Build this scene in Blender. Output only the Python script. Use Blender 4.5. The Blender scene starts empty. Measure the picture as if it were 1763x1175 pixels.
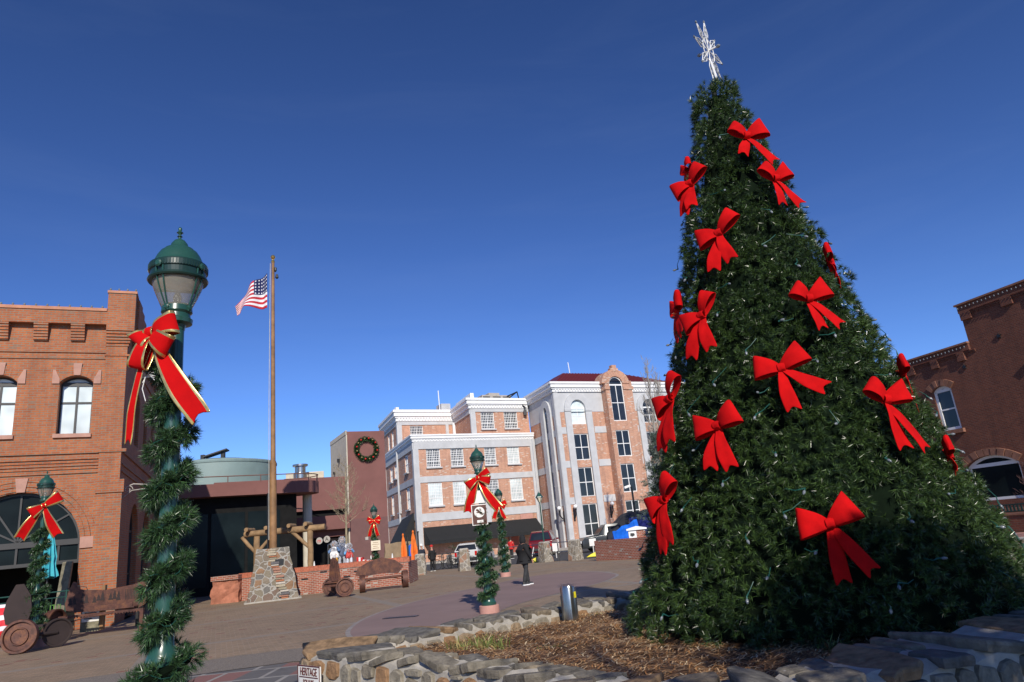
import bpy, math, random
import numpy as np
from mathutils import Vector, Matrix

SC = bpy.context.scene
COL = SC.collection
rnd = random.Random(7)
R = math.radians

# ------------------------------------------------------------------ camera
CAMH = 1.65
ROLL = math.atan2(413.5, 4087.0)
PITCH = math.atan(1175.0 / 4108.0)
fw = Vector((0, math.cos(PITCH), math.sin(PITCH)))
up0 = Vector((0, -math.sin(PITCH), math.cos(PITCH)))
r0 = Vector((1, 0, 0))
cu = up0 * math.cos(ROLL) + r0 * math.sin(ROLL)
cr = r0 * math.cos(ROLL) - up0 * math.sin(ROLL)
cam = bpy.data.objects.new('camera', bpy.data.cameras.new('camera'))
COL.objects.link(cam)
M = Matrix((cr, cu, -fw)).transposed().to_4x4()
M.translation = Vector((0, 0, CAMH))
cam.matrix_world = M
cam.data.sensor_width = 36
cam.data.lens = 1175.0 / 1763.0 * 36
cam.data.clip_start = 0.05
cam.data.clip_end = 4000
SC.camera = cam

# ------------------------------------------------------------------ sky, sun, exposure
SUN_EL, SUN_AZ = 30.5, 170.0        # azimuth clockwise from +Y (the view direction)
world = bpy.data.worlds.new('World')
SC.world = world
world.use_nodes = True
wn = world.node_tree.nodes
sky = wn.new('ShaderNodeTexSky')
sky.sky_type = 'NISHITA'
sky.sun_disc = False
sky.sun_elevation = R(SUN_EL)
sky.sun_rotation = R(SUN_AZ)
sky.altitude = 1500
sky.air_density = 1.0
sky.dust_density = 0.2
sky.ozone_density = 3.0
# high, dry mountain air: a deeper and more saturated blue than the stock sky
k1 = wn.new('ShaderNodeVectorMath'); k1.operation = 'SCALE'; k1.inputs['Scale'].default_value = .13
gm = wn.new('ShaderNodeGamma'); gm.inputs[1].default_value = 1.28
k2 = wn.new('ShaderNodeVectorMath'); k2.operation = 'MULTIPLY'; k2.inputs[1].default_value = (.70 / .13, .83 / .13, 1.13 / .13)
tc = wn.new('ShaderNodeTexCoord'); mpn = wn.new('ShaderNodeMapping'); mpn.inputs['Scale'].default_value = (1.2, 1.2, 9.0); mpn.inputs['Rotation'].default_value = (.1, -.08, 0)
cn = wn.new('ShaderNodeTexNoise'); cn.inputs['Scale'].default_value = 1.6; cn.inputs['Detail'].default_value = 7; cn.inputs['Roughness'].default_value = .6; cn.inputs['Distortion'].default_value = .6
cr2 = wn.new('ShaderNodeValToRGB'); cr2.color_ramp.elements[0].position = .48; cr2.color_ramp.elements[0].color = (0, 0, 0, 1); cr2.color_ramp.elements[1].position = .80; cr2.color_ramp.elements[1].color = (.03, .03, .03, 1)
cm = wn.new('ShaderNodeMix'); cm.data_type = 'RGBA'; cm.inputs[7].default_value = (3.6, 4.6, 6.4, 1)
for a_, b_ in ((tc.outputs['Generated'], mpn.inputs[0]), (mpn.outputs[0], cn.inputs['Vector']), (cn.outputs[0], cr2.inputs[0]), (cr2.outputs[0], cm.inputs[0]), (k2.outputs[0], cm.inputs[6]),
               (sky.outputs[0], k1.inputs[0]), (k1.outputs[0], gm.inputs[0]), (gm.outputs[0], k2.inputs[0]), (cm.outputs[2], wn['Background'].inputs[0])):
    world.node_tree.links.new(a_, b_)
wn['Background'].inputs[1].default_value = 0.13
sl = bpy.data.lights.new('sun', 'SUN')
sl.energy = 4.6
sl.angle = R(0.5)
sl.color = (1.0, 0.93, 0.82)
sun = bpy.data.objects.new('sun', sl)
COL.objects.link(sun)
S = Vector((math.sin(R(SUN_AZ)) * math.cos(R(SUN_EL)), math.cos(R(SUN_AZ)) * math.cos(R(SUN_EL)), math.sin(R(SUN_EL))))
sun.rotation_euler = S.to_track_quat('Z', 'Y').to_euler()
sun.location = (0, -20, 30)
SC.view_settings.view_transform = 'Standard'
SC.view_settings.look = 'None'
SC.view_settings.exposure = 0.0
SC.view_settings.gamma = 1.0

# ------------------------------------------------------------------ helpers
def tag(o, label=None, cat=None, group=None, kind=None):
    if label: o['label'] = label
    if cat: o['category'] = cat
    if group: o['group'] = group
    if kind: o['kind'] = kind
    return o

def thing(name, label, cat, loc=(0, 0, 0), group=None, rz=0):
    o = bpy.data.objects.new(name, None)
    o.empty_display_size = 0.2
    COL.objects.link(o)
    o.location = loc
    o.rotation_euler = (0, 0, rz)
    return tag(o, label, cat, group)

def kids(o):
    return [c for c in bpy.data.objects if c.parent == o]

def copy_tree(o, parent=None):
    ch = kids(o)
    c = o.copy(); COL.objects.link(c); c.parent = parent
    for k in ch: copy_tree(k, c)
    return c

class Fr:
    """vertical wall frame: u along heading h (deg clockwise from +Y), n outward (right of it), z up"""
    def __init__(s, o, h):
        a = R(h); s.o = Vector((o[0], o[1], o[2] if len(o) > 2 else 0)); s.h = h
        s.d = Vector((math.sin(a), math.cos(a), 0)); s.n = Vector((math.cos(a), -math.sin(a), 0))
    def p(s, u, n=0, z=0): return s.o + s.d * u + s.n * n + Vector((0, 0, z))
    def off(s, u=0, n=0, h=None): 
        q = s.p(u, n); return Fr(q, s.h if h is None else h)

class MB:
    def __init__(s): s.v = []; s.f = []; s.m = []
    def add(s, V, F, mi=0):
        n = len(s.v)
        s.v += [tuple(p) for p in V]
        for f in F: s.f.append(tuple(i + n for i in f)); s.m.append(mi)
        return s
    def box(s, c, sz, rz=0, mi=0, tilt=None):
        x, y, z = sz[0] / 2, sz[1] / 2, sz[2] / 2
        m = Matrix.Rotation(rz, 3, 'Z')
        if tilt is not None: m = tilt
        V = [Vector(c) + m @ Vector((a * x, b * y, d * z)) for d in (-1, 1) for a, b in ((-1, -1), (1, -1), (1, 1), (-1, 1))]
        return s.add(V, [(3, 2, 1, 0), (4, 5, 6, 7), (0, 1, 5, 4), (1, 2, 6, 5), (2, 3, 7, 6), (3, 0, 4, 7)], mi)
    def fbox(s, F, u0, u1, n0, n1, z0, z1, mi=0):
        V = [F.p(u, n, z) for z in (z0, z1) for u, n in ((u0, n1), (u1, n1), (u1, n0), (u0, n0))]
        return s.add(V, [(3, 2, 1, 0), (4, 5, 6, 7), (0, 1, 5, 4), (1, 2, 6, 5), (2, 3, 7, 6), (3, 0, 4, 7)], mi)
    def quad(s, a, b, c, d, mi=0): return s.add([a, b, c, d], [(0, 1, 2, 3)], mi)
    def tube(s, P, rad, seg=8, mi=0, cap=True, sq=1.0):
        P = [Vector(p) for p in P]
        if not hasattr(rad, '__len__'): rad = [rad] * len(P)
        V = []; up = None
        for i, p in enumerate(P):
            t = (P[min(i + 1, len(P) - 1)] - P[max(i - 1, 0)])
            if t.length < 1e-9: t = Vector((0, 0, 1))
            t.normalize()
            if up is None:
                up = Vector((0, 0, 1)) if abs(t.z) < .9 else Vector((1, 0, 0))
            x = up.cross(t)
            if x.length < 1e-6: x = Vector((1, 0, 0)).cross(t)
            x.normalize(); y = t.cross(x); up = y
            for k in range(seg):
                a = 2 * math.pi * k / seg
                V.append(p + (x * math.cos(a) + y * math.sin(a) * sq) * rad[i])
        F = []
        for i in range(len(P) - 1):
            for k in range(seg):
                k2 = (k + 1) % seg
                F.append((i * seg + k, i * seg + k2, (i + 1) * seg + k2, (i + 1) * seg + k))
        if cap:
            F.append(tuple(range(seg))[::-1]); F.append(tuple((len(P) - 1) * seg + k for k in range(seg)))
        return s.add(V, F, mi)
    def lathe(s, prof, c=(0, 0, 0), seg=24, mi=0, axis=None, flute=0, fn=12):
        c = Vector(c)
        q = Matrix.Identity(3) if axis is None else Vector(axis).to_track_quat('Z', 'Y').to_matrix()
        V = []
        for r, z in prof:
            for k in range(seg):
                a = 2 * math.pi * k / seg
                rr = r * (1 - flute * (0.5 + 0.5 * math.cos(a * fn)))
                V.append(c + q @ Vector((rr * math.cos(a), rr * math.sin(a), z)))
        F = []
        for i in range(len(prof) - 1):
            for k in range(seg):
                k2 = (k + 1) % seg
                F.append((i * seg + k, i * seg + k2, (i + 1) * seg + k2, (i + 1) * seg + k))
        F.append(tuple(range(seg))[::-1]); F.append(tuple((len(prof) - 1) * seg + k for k in range(seg)))
        return s.add(V, F, mi)
    def prism(s, F, pts, n0, n1, mi=0):
        """pts (u,z) counter-clockwise seen from outside; extruded from n0 (back) to n1 (front)"""
        k = len(pts)
        V = [F.p(u, n1, z) for u, z in pts] + [F.p(u, n0, z) for u, z in pts]
        Fc = [tuple(range(k)), tuple(range(2 * k - 1, k - 1, -1))]
        for i in range(k):
            j = (i + 1) % k
            Fc.append((i, k + i, k + j, j))
        return s.add(V, Fc, mi)
    def build(s, name, mats, parent=None, loc=None, smooth=False, bevel=0, solid=0):
        V = np.array(s.v, dtype=float) if s.v else np.zeros((0, 3))
        me = bpy.data.meshes.new(name)
        if loc is None:
            loc = Vector((0, 0, 0)) if parent is None else world_loc(parent)
        off = np.array(loc)
        me.from_pydata((V - off).tolist(), [], s.f)
        if not isinstance(mats, (list, tuple)): mats = [mats]
        for m in mats: me.materials.append(m)
        me.polygons.foreach_set('material_index', s.m)
        uv = me.uv_layers.new(name='uv')
        dat = np.zeros(len(me.loops) * 2)
        li = 0
        for p in me.polygons:
            nx, ny, nz = p.normal
            ids = p.vertices
            if abs(nz) > .75:
                for j, vi in enumerate(ids):
                    dat[2 * (p.loop_start + j)] = V[vi][0]; dat[2 * (p.loop_start + j) + 1] = V[vi][1]
            else:
                l = math.hypot(nx, ny); tx, ty = -ny / l, nx / l
                for j, vi in enumerate(ids):
                    dat[2 * (p.loop_start + j)] = V[vi][0] * tx + V[vi][1] * ty; dat[2 * (p.loop_start + j) + 1] = V[vi][2]
        uv.data.foreach_set('uv', dat)
        if smooth:
            me.polygons.foreach_set('use_smooth', [True] * len(me.polygons))
            try: me.set_sharp_from_angle(angle=R(40))
            except Exception: pass
        o = bpy.data.objects.new(name, me)
        COL.objects.link(o)
        if parent is not None: o.parent = parent
        else: o.location = loc
        if solid:
            md = o.modifiers.new('Solidify', 'SOLIDIFY'); md.thickness = solid; md.offset = 0
        if bevel:
            md = o.modifiers.new('Bevel', 'BEVEL'); md.width = bevel; md.segments = 2; md.limit_method = 'ANGLE'; md.angle_limit = R(40)
        return o

def world_loc(o):
    l = Vector(o.location)
    while o.parent is not None:
        o = o.parent; l = l + Vector(o.location)
    return l

# ------------------------------------------------------------------ materials
def newmat(name):
    m = bpy.data.materials.new(name); m.use_nodes = True
    nt = m.node_tree; b = nt.nodes['Principled BSDF']
    return m, nt, b

def N(nt, t, **kw):
    n = nt.nodes.new(t)
    for k, v in kw.items():
        if k.startswith('i_'): n.inputs[int(k[2:])].default_value = v
        else: setattr(n, k, v)
    return n

def L(nt, a, b): nt.links.new(a, b)

def mix(nt, fac, a, b, mode='MIX'):
    m = nt.nodes.new('ShaderNodeMix'); m.data_type = 'RGBA'; m.blend_type = mode
    for s, v in ((m.inputs[0], fac), (m.inputs[6], a), (m.inputs[7], b)):
        if hasattr(v, 'is_linked') or isinstance(v, bpy.types.NodeSocket): nt.links.new(v, s)
        elif isinstance(v, (int, float)): s.default_value = v
        else: s.default_value = (*v[:3], 1)
    return m.outputs[2]

def math_(nt, op, a, b=0.0, c=0.0):
    m = nt.nodes.new('ShaderNodeMath'); m.operation = op
    for s, v in zip(m.inputs, (a, b, c)):
        if isinstance(v, bpy.types.NodeSocket): nt.links.new(v, s)
        else: s.default_value = v
    return m.outputs[0]

def ramp(nt, fac, stops, interp='LINEAR'):
    r = nt.nodes.new('ShaderNodeValToRGB'); r.color_ramp.interpolation = interp
    while len(r.color_ramp.elements) < len(stops): r.color_ramp.elements.new(.5)
    for e, (p, c) in zip(r.color_ramp.elements, stops):
        e.position = p; e.color = (*c, 1) if len(c) == 3 else c
    if fac is not None: nt.links.new(fac, r.inputs[0])
    return r.outputs[0]

def noise(nt, scale, detail=4, vec=None, rough=.6):
    n = nt.nodes.new('ShaderNodeTexNoise'); n.inputs['Scale'].default_value = scale; n.inputs['Detail'].default_value = detail
    n.inputs['Roughness'].default_value = rough
    if vec is not None: nt.links.new(vec, n.inputs['Vector'])
    return n.outputs['Fac']

def bump(nt, b, h, strength=.4, dist=.02):
    bp = nt.nodes.new('ShaderNodeBump'); bp.inputs['Strength'].default_value = strength; bp.inputs['Distance'].default_value = dist
    nt.links.new(h, bp.inputs['Height']); nt.links.new(bp.outputs[0], b.inputs['Normal'])

def simple(name, col, rough=.6, metal=0, var=.18, scale=3.0, spec=.5, bmp=0, bscale=40):
    m, nt, b = newmat(name)
    g = nt.nodes.new('ShaderNodeNewGeometry')
    f = noise(nt, scale, 5, g.outputs['Position'])
    d = tuple(c * (1 - var) for c in col); e = tuple(min(1, c * (1 + var)) for c in col)
    L(nt, ramp(nt, f, [(.3, d), (.7, e)]), b.inputs['Base Color'])
    b.inputs['Roughness'].default_value = rough; b.inputs['Metallic'].default_value = metal
    b.inputs['Specular IOR Level'].default_value = spec
    if bmp: bump(nt, b, noise(nt, bscale, 4, g.outputs['Position']), bmp, .01)
    return m

def flat(name, col, rough=.5, metal=0): return simple(name, col, rough, metal, var=.05)

def brick_mat(name, c1, c2, mortar, bw=.22, bh=.075, ms=.1, var=.25, odd=None):
    m, nt, b = newmat(name)
    uv = nt.nodes.new('ShaderNodeUVMap'); uv.uv_map = 'uv'
    br = nt.nodes.new('ShaderNodeTexBrick')
    L(nt, uv.outputs[0], br.inputs['Vector'])
    br.inputs['Scale'].default_value = 1
    br.inputs['Brick Width'].default_value = bw; br.inputs['Row Height'].default_value = bh
    br.inputs['Mortar Size'].default_value = bh * ms; br.inputs['Mortar Smooth'].default_value = .3
    br.inputs['Color1'].default_value = (*c1, 1); br.inputs['Color2'].default_value = (*c2, 1); br.inputs['Mortar'].default_value = (*mortar, 1)
    g = nt.nodes.new('ShaderNodeNewGeometry')
    big = noise(nt, .8, 5, g.outputs['Position'])
    fine = noise(nt, 14, 4, g.outputs['Position'])
    c = mix(nt, .45, br.outputs['Color'], ramp(nt, fine, [(.3, (1 - var,) * 3), (.7, (1 + var * .3,) * 3)]), 'MULTIPLY')
    c = mix(nt, .6, c, ramp(nt, big, [(.3, (.78, .76, .76)), (.62, (1.05, 1.03, 1.0))]), 'MULTIPLY')
    st = nt.nodes.new('ShaderNodeMapping'); st.inputs['Scale'].default_value = (1.6, 1.6, .16); L(nt, g.outputs['Position'], st.inputs[0])
    c = mix(nt, .5, c, ramp(nt, noise(nt, 1.4, 6, st.outputs[0], .7), [(.34, (.62, .60, .60)), (.52, (1, 1, 1)), (.72, (1.12, 1.12, 1.12))]), 'MULTIPLY')
    if odd:
        # single odd coloured bricks
        sep = nt.nodes.new('ShaderNodeSeparateXYZ'); L(nt, uv.outputs[0], sep.inputs[0])
        row = math_(nt, 'FLOOR', math_(nt, 'DIVIDE', sep.outputs[1], bh))
        colm = math_(nt, 'FLOOR', math_(nt, 'ADD', math_(nt, 'DIVIDE', sep.outputs[0], bw), math_(nt, 'MULTIPLY', math_(nt, 'MODULO', row, 2), .5)))
        cb = nt.nodes.new('ShaderNodeCombineXYZ'); L(nt, row, cb.inputs[0]); L(nt, colm, cb.inputs[1])
        w = nt.nodes.new('ShaderNodeTexWhiteNoise'); w.noise_dimensions = '2D'; L(nt, cb.outputs[0], w.inputs['Vector'])
        fac = math_(nt, 'MULTIPLY', math_(nt, 'GREATER_THAN', w.outputs[0], odd[1]), math_(nt, 'SUBTRACT', 1.0, br.outputs['Fac']))
        c = mix(nt, fac, c, odd[0])
    L(nt, c, b.inputs['Base Color'])
    b.inputs['Roughness'].default_value = .85
    bump(nt, b, math_(nt, 'SUBTRACT', fine, br.outputs['Fac']), .5, .008)
    return m

def stone_mat(name, cols, scale=3.0, mortar=(.45, .42, .38), edge=.06, isl=False):
    """rubble masonry: voronoi stones set in pale mortar"""
    m, nt, b = newmat(name)
    g = nt.nodes.new('ShaderNodeNewGeometry')
    wv = nt.nodes.new('ShaderNodeTexNoise'); wv.inputs['Scale'].default_value = 4; L(nt, g.outputs['Position'], wv.inputs['Vector'])
    mx = nt.nodes.new('ShaderNodeVectorMath'); mx.operation = 'MULTIPLY_ADD'
    L(nt, wv.outputs['Color'], mx.inputs[0]); mx.inputs[1].default_value = (.15, .15, .15); L(nt, g.outputs['Position'], mx.inputs[2])
    vo = nt.nodes.new('ShaderNodeTexVoronoi'); vo.feature = 'DISTANCE_TO_EDGE'; vo.inputs['Scale'].default_value = scale; L(nt, mx.outputs[0], vo.inputs['Vector'])
    vc = nt.nodes.new('ShaderNodeTexVoronoi'); vc.inputs['Scale'].default_value = scale; L(nt, mx.outputs[0], vc.inputs['Vector'])
    n = len(cols)
    sx = nt.nodes.new('ShaderNodeSeparateColor'); L(nt, vc.outputs['Color'], sx.inputs[0])
    sc = ramp(nt, sx.outputs[0], [(i / n, c) for i, c in enumerate(cols)], 'CONSTANT')
    f = noise(nt, 22, 5, g.outputs['Position'])
    sc = mix(nt, .6, sc, ramp(nt, f, [(.3, (.6, .58, .56)), (.7, (1.15, 1.12, 1.1))]), 'MULTIPLY')
    ed = math_(nt, 'LESS_THAN', vo.outputs['Distance'], edge)
    L(nt, mix(nt, ed, sc, mortar), b.inputs['Base Color'])
    b.inputs['Roughness'].default_value = .9
    h = math_(nt, 'ADD', math_(nt, 'MINIMUM', math_(nt, 'MULTIPLY', vo.outputs['Distance'], 5), .6), math_(nt, 'MULTIPLY', f, .35))
    bump(nt, b, h, .8, .04)
    return m

def island_mat(name, stops, rough=.9, nscale=18, spec=.3, var=(.65, 1.15), bmp=.5):
    """each loose piece of the mesh takes its own colour"""
    m, nt, b = newmat(name)
    g = nt.nodes.new('ShaderNodeNewGeometry')
    c = ramp(nt, g.outputs['Random Per Island'], stops, 'CONSTANT' if len(stops) > 3 else 'LINEAR')
    f = noise(nt, nscale, 6, g.outputs['Position'])
    c = mix(nt, .8, c, ramp(nt, f, [(.3, (var[0],) * 3), (.7, (var[1],) * 3)]), 'MULTIPLY')
    L(nt, c, b.inputs['Base Color'])
    b.inputs['Roughness'].default_value = rough; b.inputs['Specular IOR Level'].default_value = spec
    if bmp: bump(nt, b, f, bmp, .03)
    return m

def needle_mat(name, dark, light, rough=.35):
    m, nt, b = newmat(name)
    g = nt.nodes.new('ShaderNodeNewGeometry')
    c = ramp(nt, g.outputs['Random Per Island'], [(0, dark), (.8, light), (.97, tuple(x * 1.9 for x in light))])
    f = noise(nt, 1.3, 3, g.outputs['Position'])
    c = mix(nt, .7, c, ramp(nt, f, [(.35, (.62, .68, .66)), (.65, (1.2, 1.15, 1.0))]), 'MULTIPLY')
    L(nt, c, b.inputs['Base Color'])
    b.inputs['Roughness'].default_value = rough; b.inputs['Specular IOR Level'].default_value = .6
    return m

def glass_mat(name, col, rough=.04):
    m, nt, b = newmat(name)
    g = nt.nodes.new('ShaderNodeNewGeometry')
    f = noise(nt, .7, 2, g.outputs['Position'])
    L(nt, ramp(nt, f, [(.35, tuple(c * .7 for c in col)), (.65, tuple(c * 1.3 for c in col))]), b.inputs['Base Color'])
    b.inputs['Roughness'].default_value = rough; b.inputs['IOR'].default_value = 1.5
    bump(nt, b, noise(nt, 1.5, 2, g.outputs['Position']), .08, .02)
    return m

MT = {}
MT['brickL'] = brick_mat('orange_brick', (.46, .140, .045), (.36, .097, .034), (.25, .20, .145), .26, .088, .16, odd=((.25, .12, .07), .97))
MT['brickR'] = brick_mat('dark_red_brick', (.19, .055, .028), (.13, .037, .022), (.15, .095, .065), .22, .075, .13)
MT['brickH'] = brick_mat('pale_orange_brick', (.64, .30, .17), (.50, .215, .125), (.50, .40, .33), .25, .085, .16, odd=((.6, .5, .42), .94))
MT['brickP'] = brick_mat('planter_brick', (.40, .11, .06), (.28, .075, .04), (.42, .34, .28), .22, .08, .16, odd=((.36, .30, .26), .95))
MT['sandstone'] = simple('pink_sandstone', (.43, .235, .175), .8, bmp=.3, var=.15)
MT['redstone'] = simple('rough_red_sandstone', (.36, .14, .085), .9, bmp=1.0, bscale=6, var=.35)
MT['stucco'] = simple('grey_stucco', (.50, .505, .51), .9, var=.1, scale=1.2, bmp=.2)
MT['white'] = simple('white_cornice_paint', (.80, .80, .79), .6, var=.04)
MT['cream'] = simple('cream_stucco', (.55, .50, .40), .9, var=.1)
MT['mauve'] = simple('mauve_stucco', (.195, .085, .073), .9, var=.12, scale=.8, bmp=.1)
MT['mauve2'] = simple('mauve_grey_paint', (.155, .078, .072), .9, var=.1)
MT['darkwall'] = simple('painted_recess_shade', (.010, .010, .010), .8, var=.3, spec=.15)  # near-black colour stands in for shade in the porch and shopfront recesses
MT['shop'] = glass_mat('shop_glass', (.008, .013, .014), .25); MT['shop'].node_tree.nodes['Principled BSDF'].inputs['Specular IOR Level'].default_value = .12
MT['tank'] = simple('teal_tank', (.19, .26, .245), .6, var=.12, scale=.6)
MT['metalroof'] = simple('maroon_metal_roof', (.14, .02, .025), .5, var=.1)
MT['glass'] = glass_mat('window_glass', (.018, .022, .028))
MT['blind'] = glass_mat('glass_over_pale_blind', (.50, .56, .56), .12)
MT['blindw'] = glass_mat('glass_over_white_blind', (.62, .70, .70), .12)
MT['winwhite'] = simple('white_window_paint', (.78, .78, .76), .5, var=.04)
MT['windark'] = simple('dark_window_frame', (.028, .027, .026), .5, var=.1)
MT['green'] = simple('green_enamel', (.020, .075, .056), .28, var=.12, spec=.6)
MT['green2'] = simple('dark_green_enamel', (.010, .035, .028), .35, var=.2)
MT['black'] = simple('black_metal', (.012, .012, .013), .4, var=.3)
MT['awning'] = simple('black_awning_canvas', (.012, .013, .014), .85, var=.2)
MT['pink'] = simple('pink_concrete', (.50, .26, .21), .85, var=.12, bmp=.2)
MT['concrete'] = simple('pale_concrete', (.40, .37, .33), .9, var=.15, bmp=.2)
MT['asphalt'] = simple('asphalt', (.052, .052, .055), .9, var=.25, bmp=.3)
MT['bulb'] = simple('frosted_bulb', (.16, .18, .20), .3, var=.1)
MT['wire'] = simple('teal_wire', (.012, .085, .065), .5)
MT['rope'] = simple('cream_rope', (.5, .48, .42), .8)
MT['pole'] = simple('gold_brown_wood', (.235, .125, .052), .7, var=.35, scale=2)
MT['log'] = simple('weathered_log', (.27, .17, .085), .85, var=.35, scale=3, bmp=.5, bscale=9)
MT['oldwood'] = simple('old_grey_green_wood', (.20, .18, .12), .9, var=.4, scale=6, bmp=.5)
MT['gold'] = simple('gold_ribbon_edge', (.62, .47, .18), .25, .75, var=.25, scale=30)
MT['brass'] = simple('brass', (.75, .55, .2), .25, .9)
MT['orange'] = simple('orange_fabric', (.72, .16, .018), .8, var=.2, scale=5)
MT['teal'] = simple('turquoise_fabric', (.05, .40, .47), .8, var=.12)
MT['blue'] = simple('blue_tarp', (.01, .13, .62), .45, var=.3, scale=2)
MT['navy'] = simple('navy_tarp', (.008, .012, .10), .45, var=.5, scale=2)
MT['greytarp'] = simple('black_tarp', (.03, .03, .032), .5, var=.3, scale=2)
MT['yellow'] = simple('yellow_plastic', (.75, .65, .02), .5)
MT['signbrown'] = simple('brown_sign_face', (.085, .028, .015), .4)
MT['signwhite'] = simple('white_sign_face', (.75, .73, .68), .5, var=.08)
MT['signcream'] = simple('cream_sign_face', (.68, .60, .44), .5, var=.05)
MT['maroon'] = simple('maroon_lettering', (.10, .015, .012), .5)
MT['skin'] = simple('skin', (.42, .22, .15), .55, var=.08)
MT['cloth_black'] = simple('black_cloth', (.010, .010, .011), .9, var=.3, scale=8, bmp=.4, bscale=12)
MT['denim'] = simple('charcoal_denim', (.030, .031, .033), .9, var=.3, scale=10, bmp=.4, bscale=16)
MT['tan'] = simple('tan_cloth', (.32, .22, .13), .9)
MT['redcloth'] = simple('red_cloth', (.55, .02, .02), .9)
MT['whitecloth'] = simple('white_cloth', (.75, .75, .73), .8)
MT['rubber'] = simple('tyre_rubber', (.014, .014, .014), .85)
MT['steel'] = simple('galvanised_steel', (.42, .43, .42), .28, .95, var=.15, scale=8)
MT['chrome'] = simple('wheel_alloy', (.5, .5, .5), .25, .9)
MT['redlens'] = simple('red_lens', (.5, .01, .01), .15)
MT['clearlens'] = simple('lamp_lens', (.7, .7, .68), .1)

def red_velvet():
    m, nt, b = newmat('red_bow_felt')
    g = nt.nodes.new('ShaderNodeNewGeometry')
    f = noise(nt, 5, 4, g.outputs['Position'])
    f2 = noise(nt, 160, 2, g.outputs['Position'])
    L(nt, ramp(nt, f, [(.3, (.40, .0015, .003)), (.7, (.58, .003, .004))]), b.inputs['Base Color'])
    b.inputs['Roughness'].default_value = .9
    b.inputs['Specular IOR Level'].default_value = .15
    bump(nt, b, f2, .3, .004)
    return m
MT['red'] = red_velvet()

def rust():
    m, nt, b = newmat('rusty_iron')
    g = nt.nodes.new('ShaderNodeNewGeometry')
    f = noise(nt, 4, 8, g.outputs['Position'], .7)
    f2 = noise(nt, 30, 5, g.outputs['Position'])
    c = ramp(nt, f, [(.3, (.045, .022, .018)), (.5, (.12, .05, .035)), (.66, (.20, .085, .04)), (.8, (.14, .09, .075))])
    c = mix(nt, .6, c, ramp(nt, f2, [(.3, (.6, .6, .6)), (.7, (1.2, 1.15, 1.1))]), 'MULTIPLY')
    L(nt, c, b.inputs['Base Color']); b.inputs['Roughness'].default_value = .62; b.inputs['Metallic'].default_value = .35
    bump(nt, b, f2, .4, .006)
    return m
MT['rust'] = rust()

STONES = [(.19, .155, .115), (.23, .19, .14), (.15, .14, .125), (.25, .15, .085), (.20, .18, .15), (.21, .18, .13), (.17, .12, .09), (.22, .20, .165)]
MT['rubble'] = stone_mat('rubble_stone', STONES, 3.4, (.33, .31, .27))
MT['rubble2'] = stone_mat('bollard_rubble', [(.25, .22, .17), (.30, .18, .12), (.22, .20, .17), (.28, .25, .20), (.24, .2, .15)], 3.4, (.36, .33, .28))

# ------------------------------------------------------------------ architecture helpers
def wall(mb, F, u0, u1, z0, z1, n=0.0, ops=(), depth=.22, mi=0, rmi=None):
    """a wall face with real openings: ops = (ua, ub, za, zb, arch_rise)"""
    if rmi is None: rmi = mi
    us = sorted({u0, u1, *[a for o in ops for a in o[:2] if u0 < a < u1]})
    zs = sorted({z0, z1, *[a for o in ops for a in o[2:4] if z0 < a < z1]})
    for i in range(len(us) - 1):
        for j in range(len(zs) - 1):
            cu_, cz = (us[i] + us[i + 1]) / 2, (zs[j] + zs[j + 1]) / 2
            if any(o[0] < cu_ < o[1] and o[2] < cz < o[3] for o in ops): continue
            mb.quad(F.p(us[i], n, zs[j]), F.p(us[i + 1], n, zs[j]), F.p(us[i + 1], n, zs[j + 1]), F.p(us[i], n, zs[j + 1]), mi)
    for o in ops:
        ua, ub, za, zb = o[:4]; rise = o[4] if len(o) > 4 else 0
        n2 = n - depth; zs_ = zb - rise
        mb.quad(F.p(ua, n, za), F.p(ua, n, zs_), F.p(ua, n2, zs_), F.p(ua, n2, za), rmi)
        mb.quad(F.p(ub, n, zs_), F.p(ub, n, za), F.p(ub, n2, za), F.p(ub, n2, zs_), rmi)
        mb.quad(F.p(ub, n, za), F.p(ua, n, za), F.p(ua, n2, za), F.p(ub, n2, za), rmi)
        if rise <= 0:
            mb.quad(F.p(ua, n, zb), F.p(ub, n, zb), F.p(ub, n2, zb), F.p(ua, n2, zb), rmi)
        else:
            A = arcpts(ua, ub, zb, rise)
            half = len(A) // 2
            for i in range(len(A) - 1):
                (a0, b0), (a1, b1) = A[i], A[i + 1]
                mb.quad(F.p(a0, n, b0), F.p(a1, n, b1), F.p(a1, n2, b1), F.p(a0, n2, b0), rmi)
                cu2, cz2 = (ua, zb) if i < half else (ub, zb)
                mb.add([F.p(cu2, n, cz2), F.p(a0, n, b0), F.p(a1, n, b1)], [(0, 1, 2)], mi)

def arcpts(ua, ub, zb, rise, k=16):
    """left to right along the arch"""
    w = (ub - ua) / 2; c = (ua + ub) / 2
    rad = (w * w + rise * rise) / (2 * rise); cz = zb - rad
    a0 = math.asin(min(1, w / rad))
    if rise > w: a0 = math.pi / 2
    return [(c + rad * math.sin(-a0 + 2 * a0 * i / k), cz + rad * math.cos(-a0 + 2 * a0 * i / k)) for i in range(k + 1)]

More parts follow.
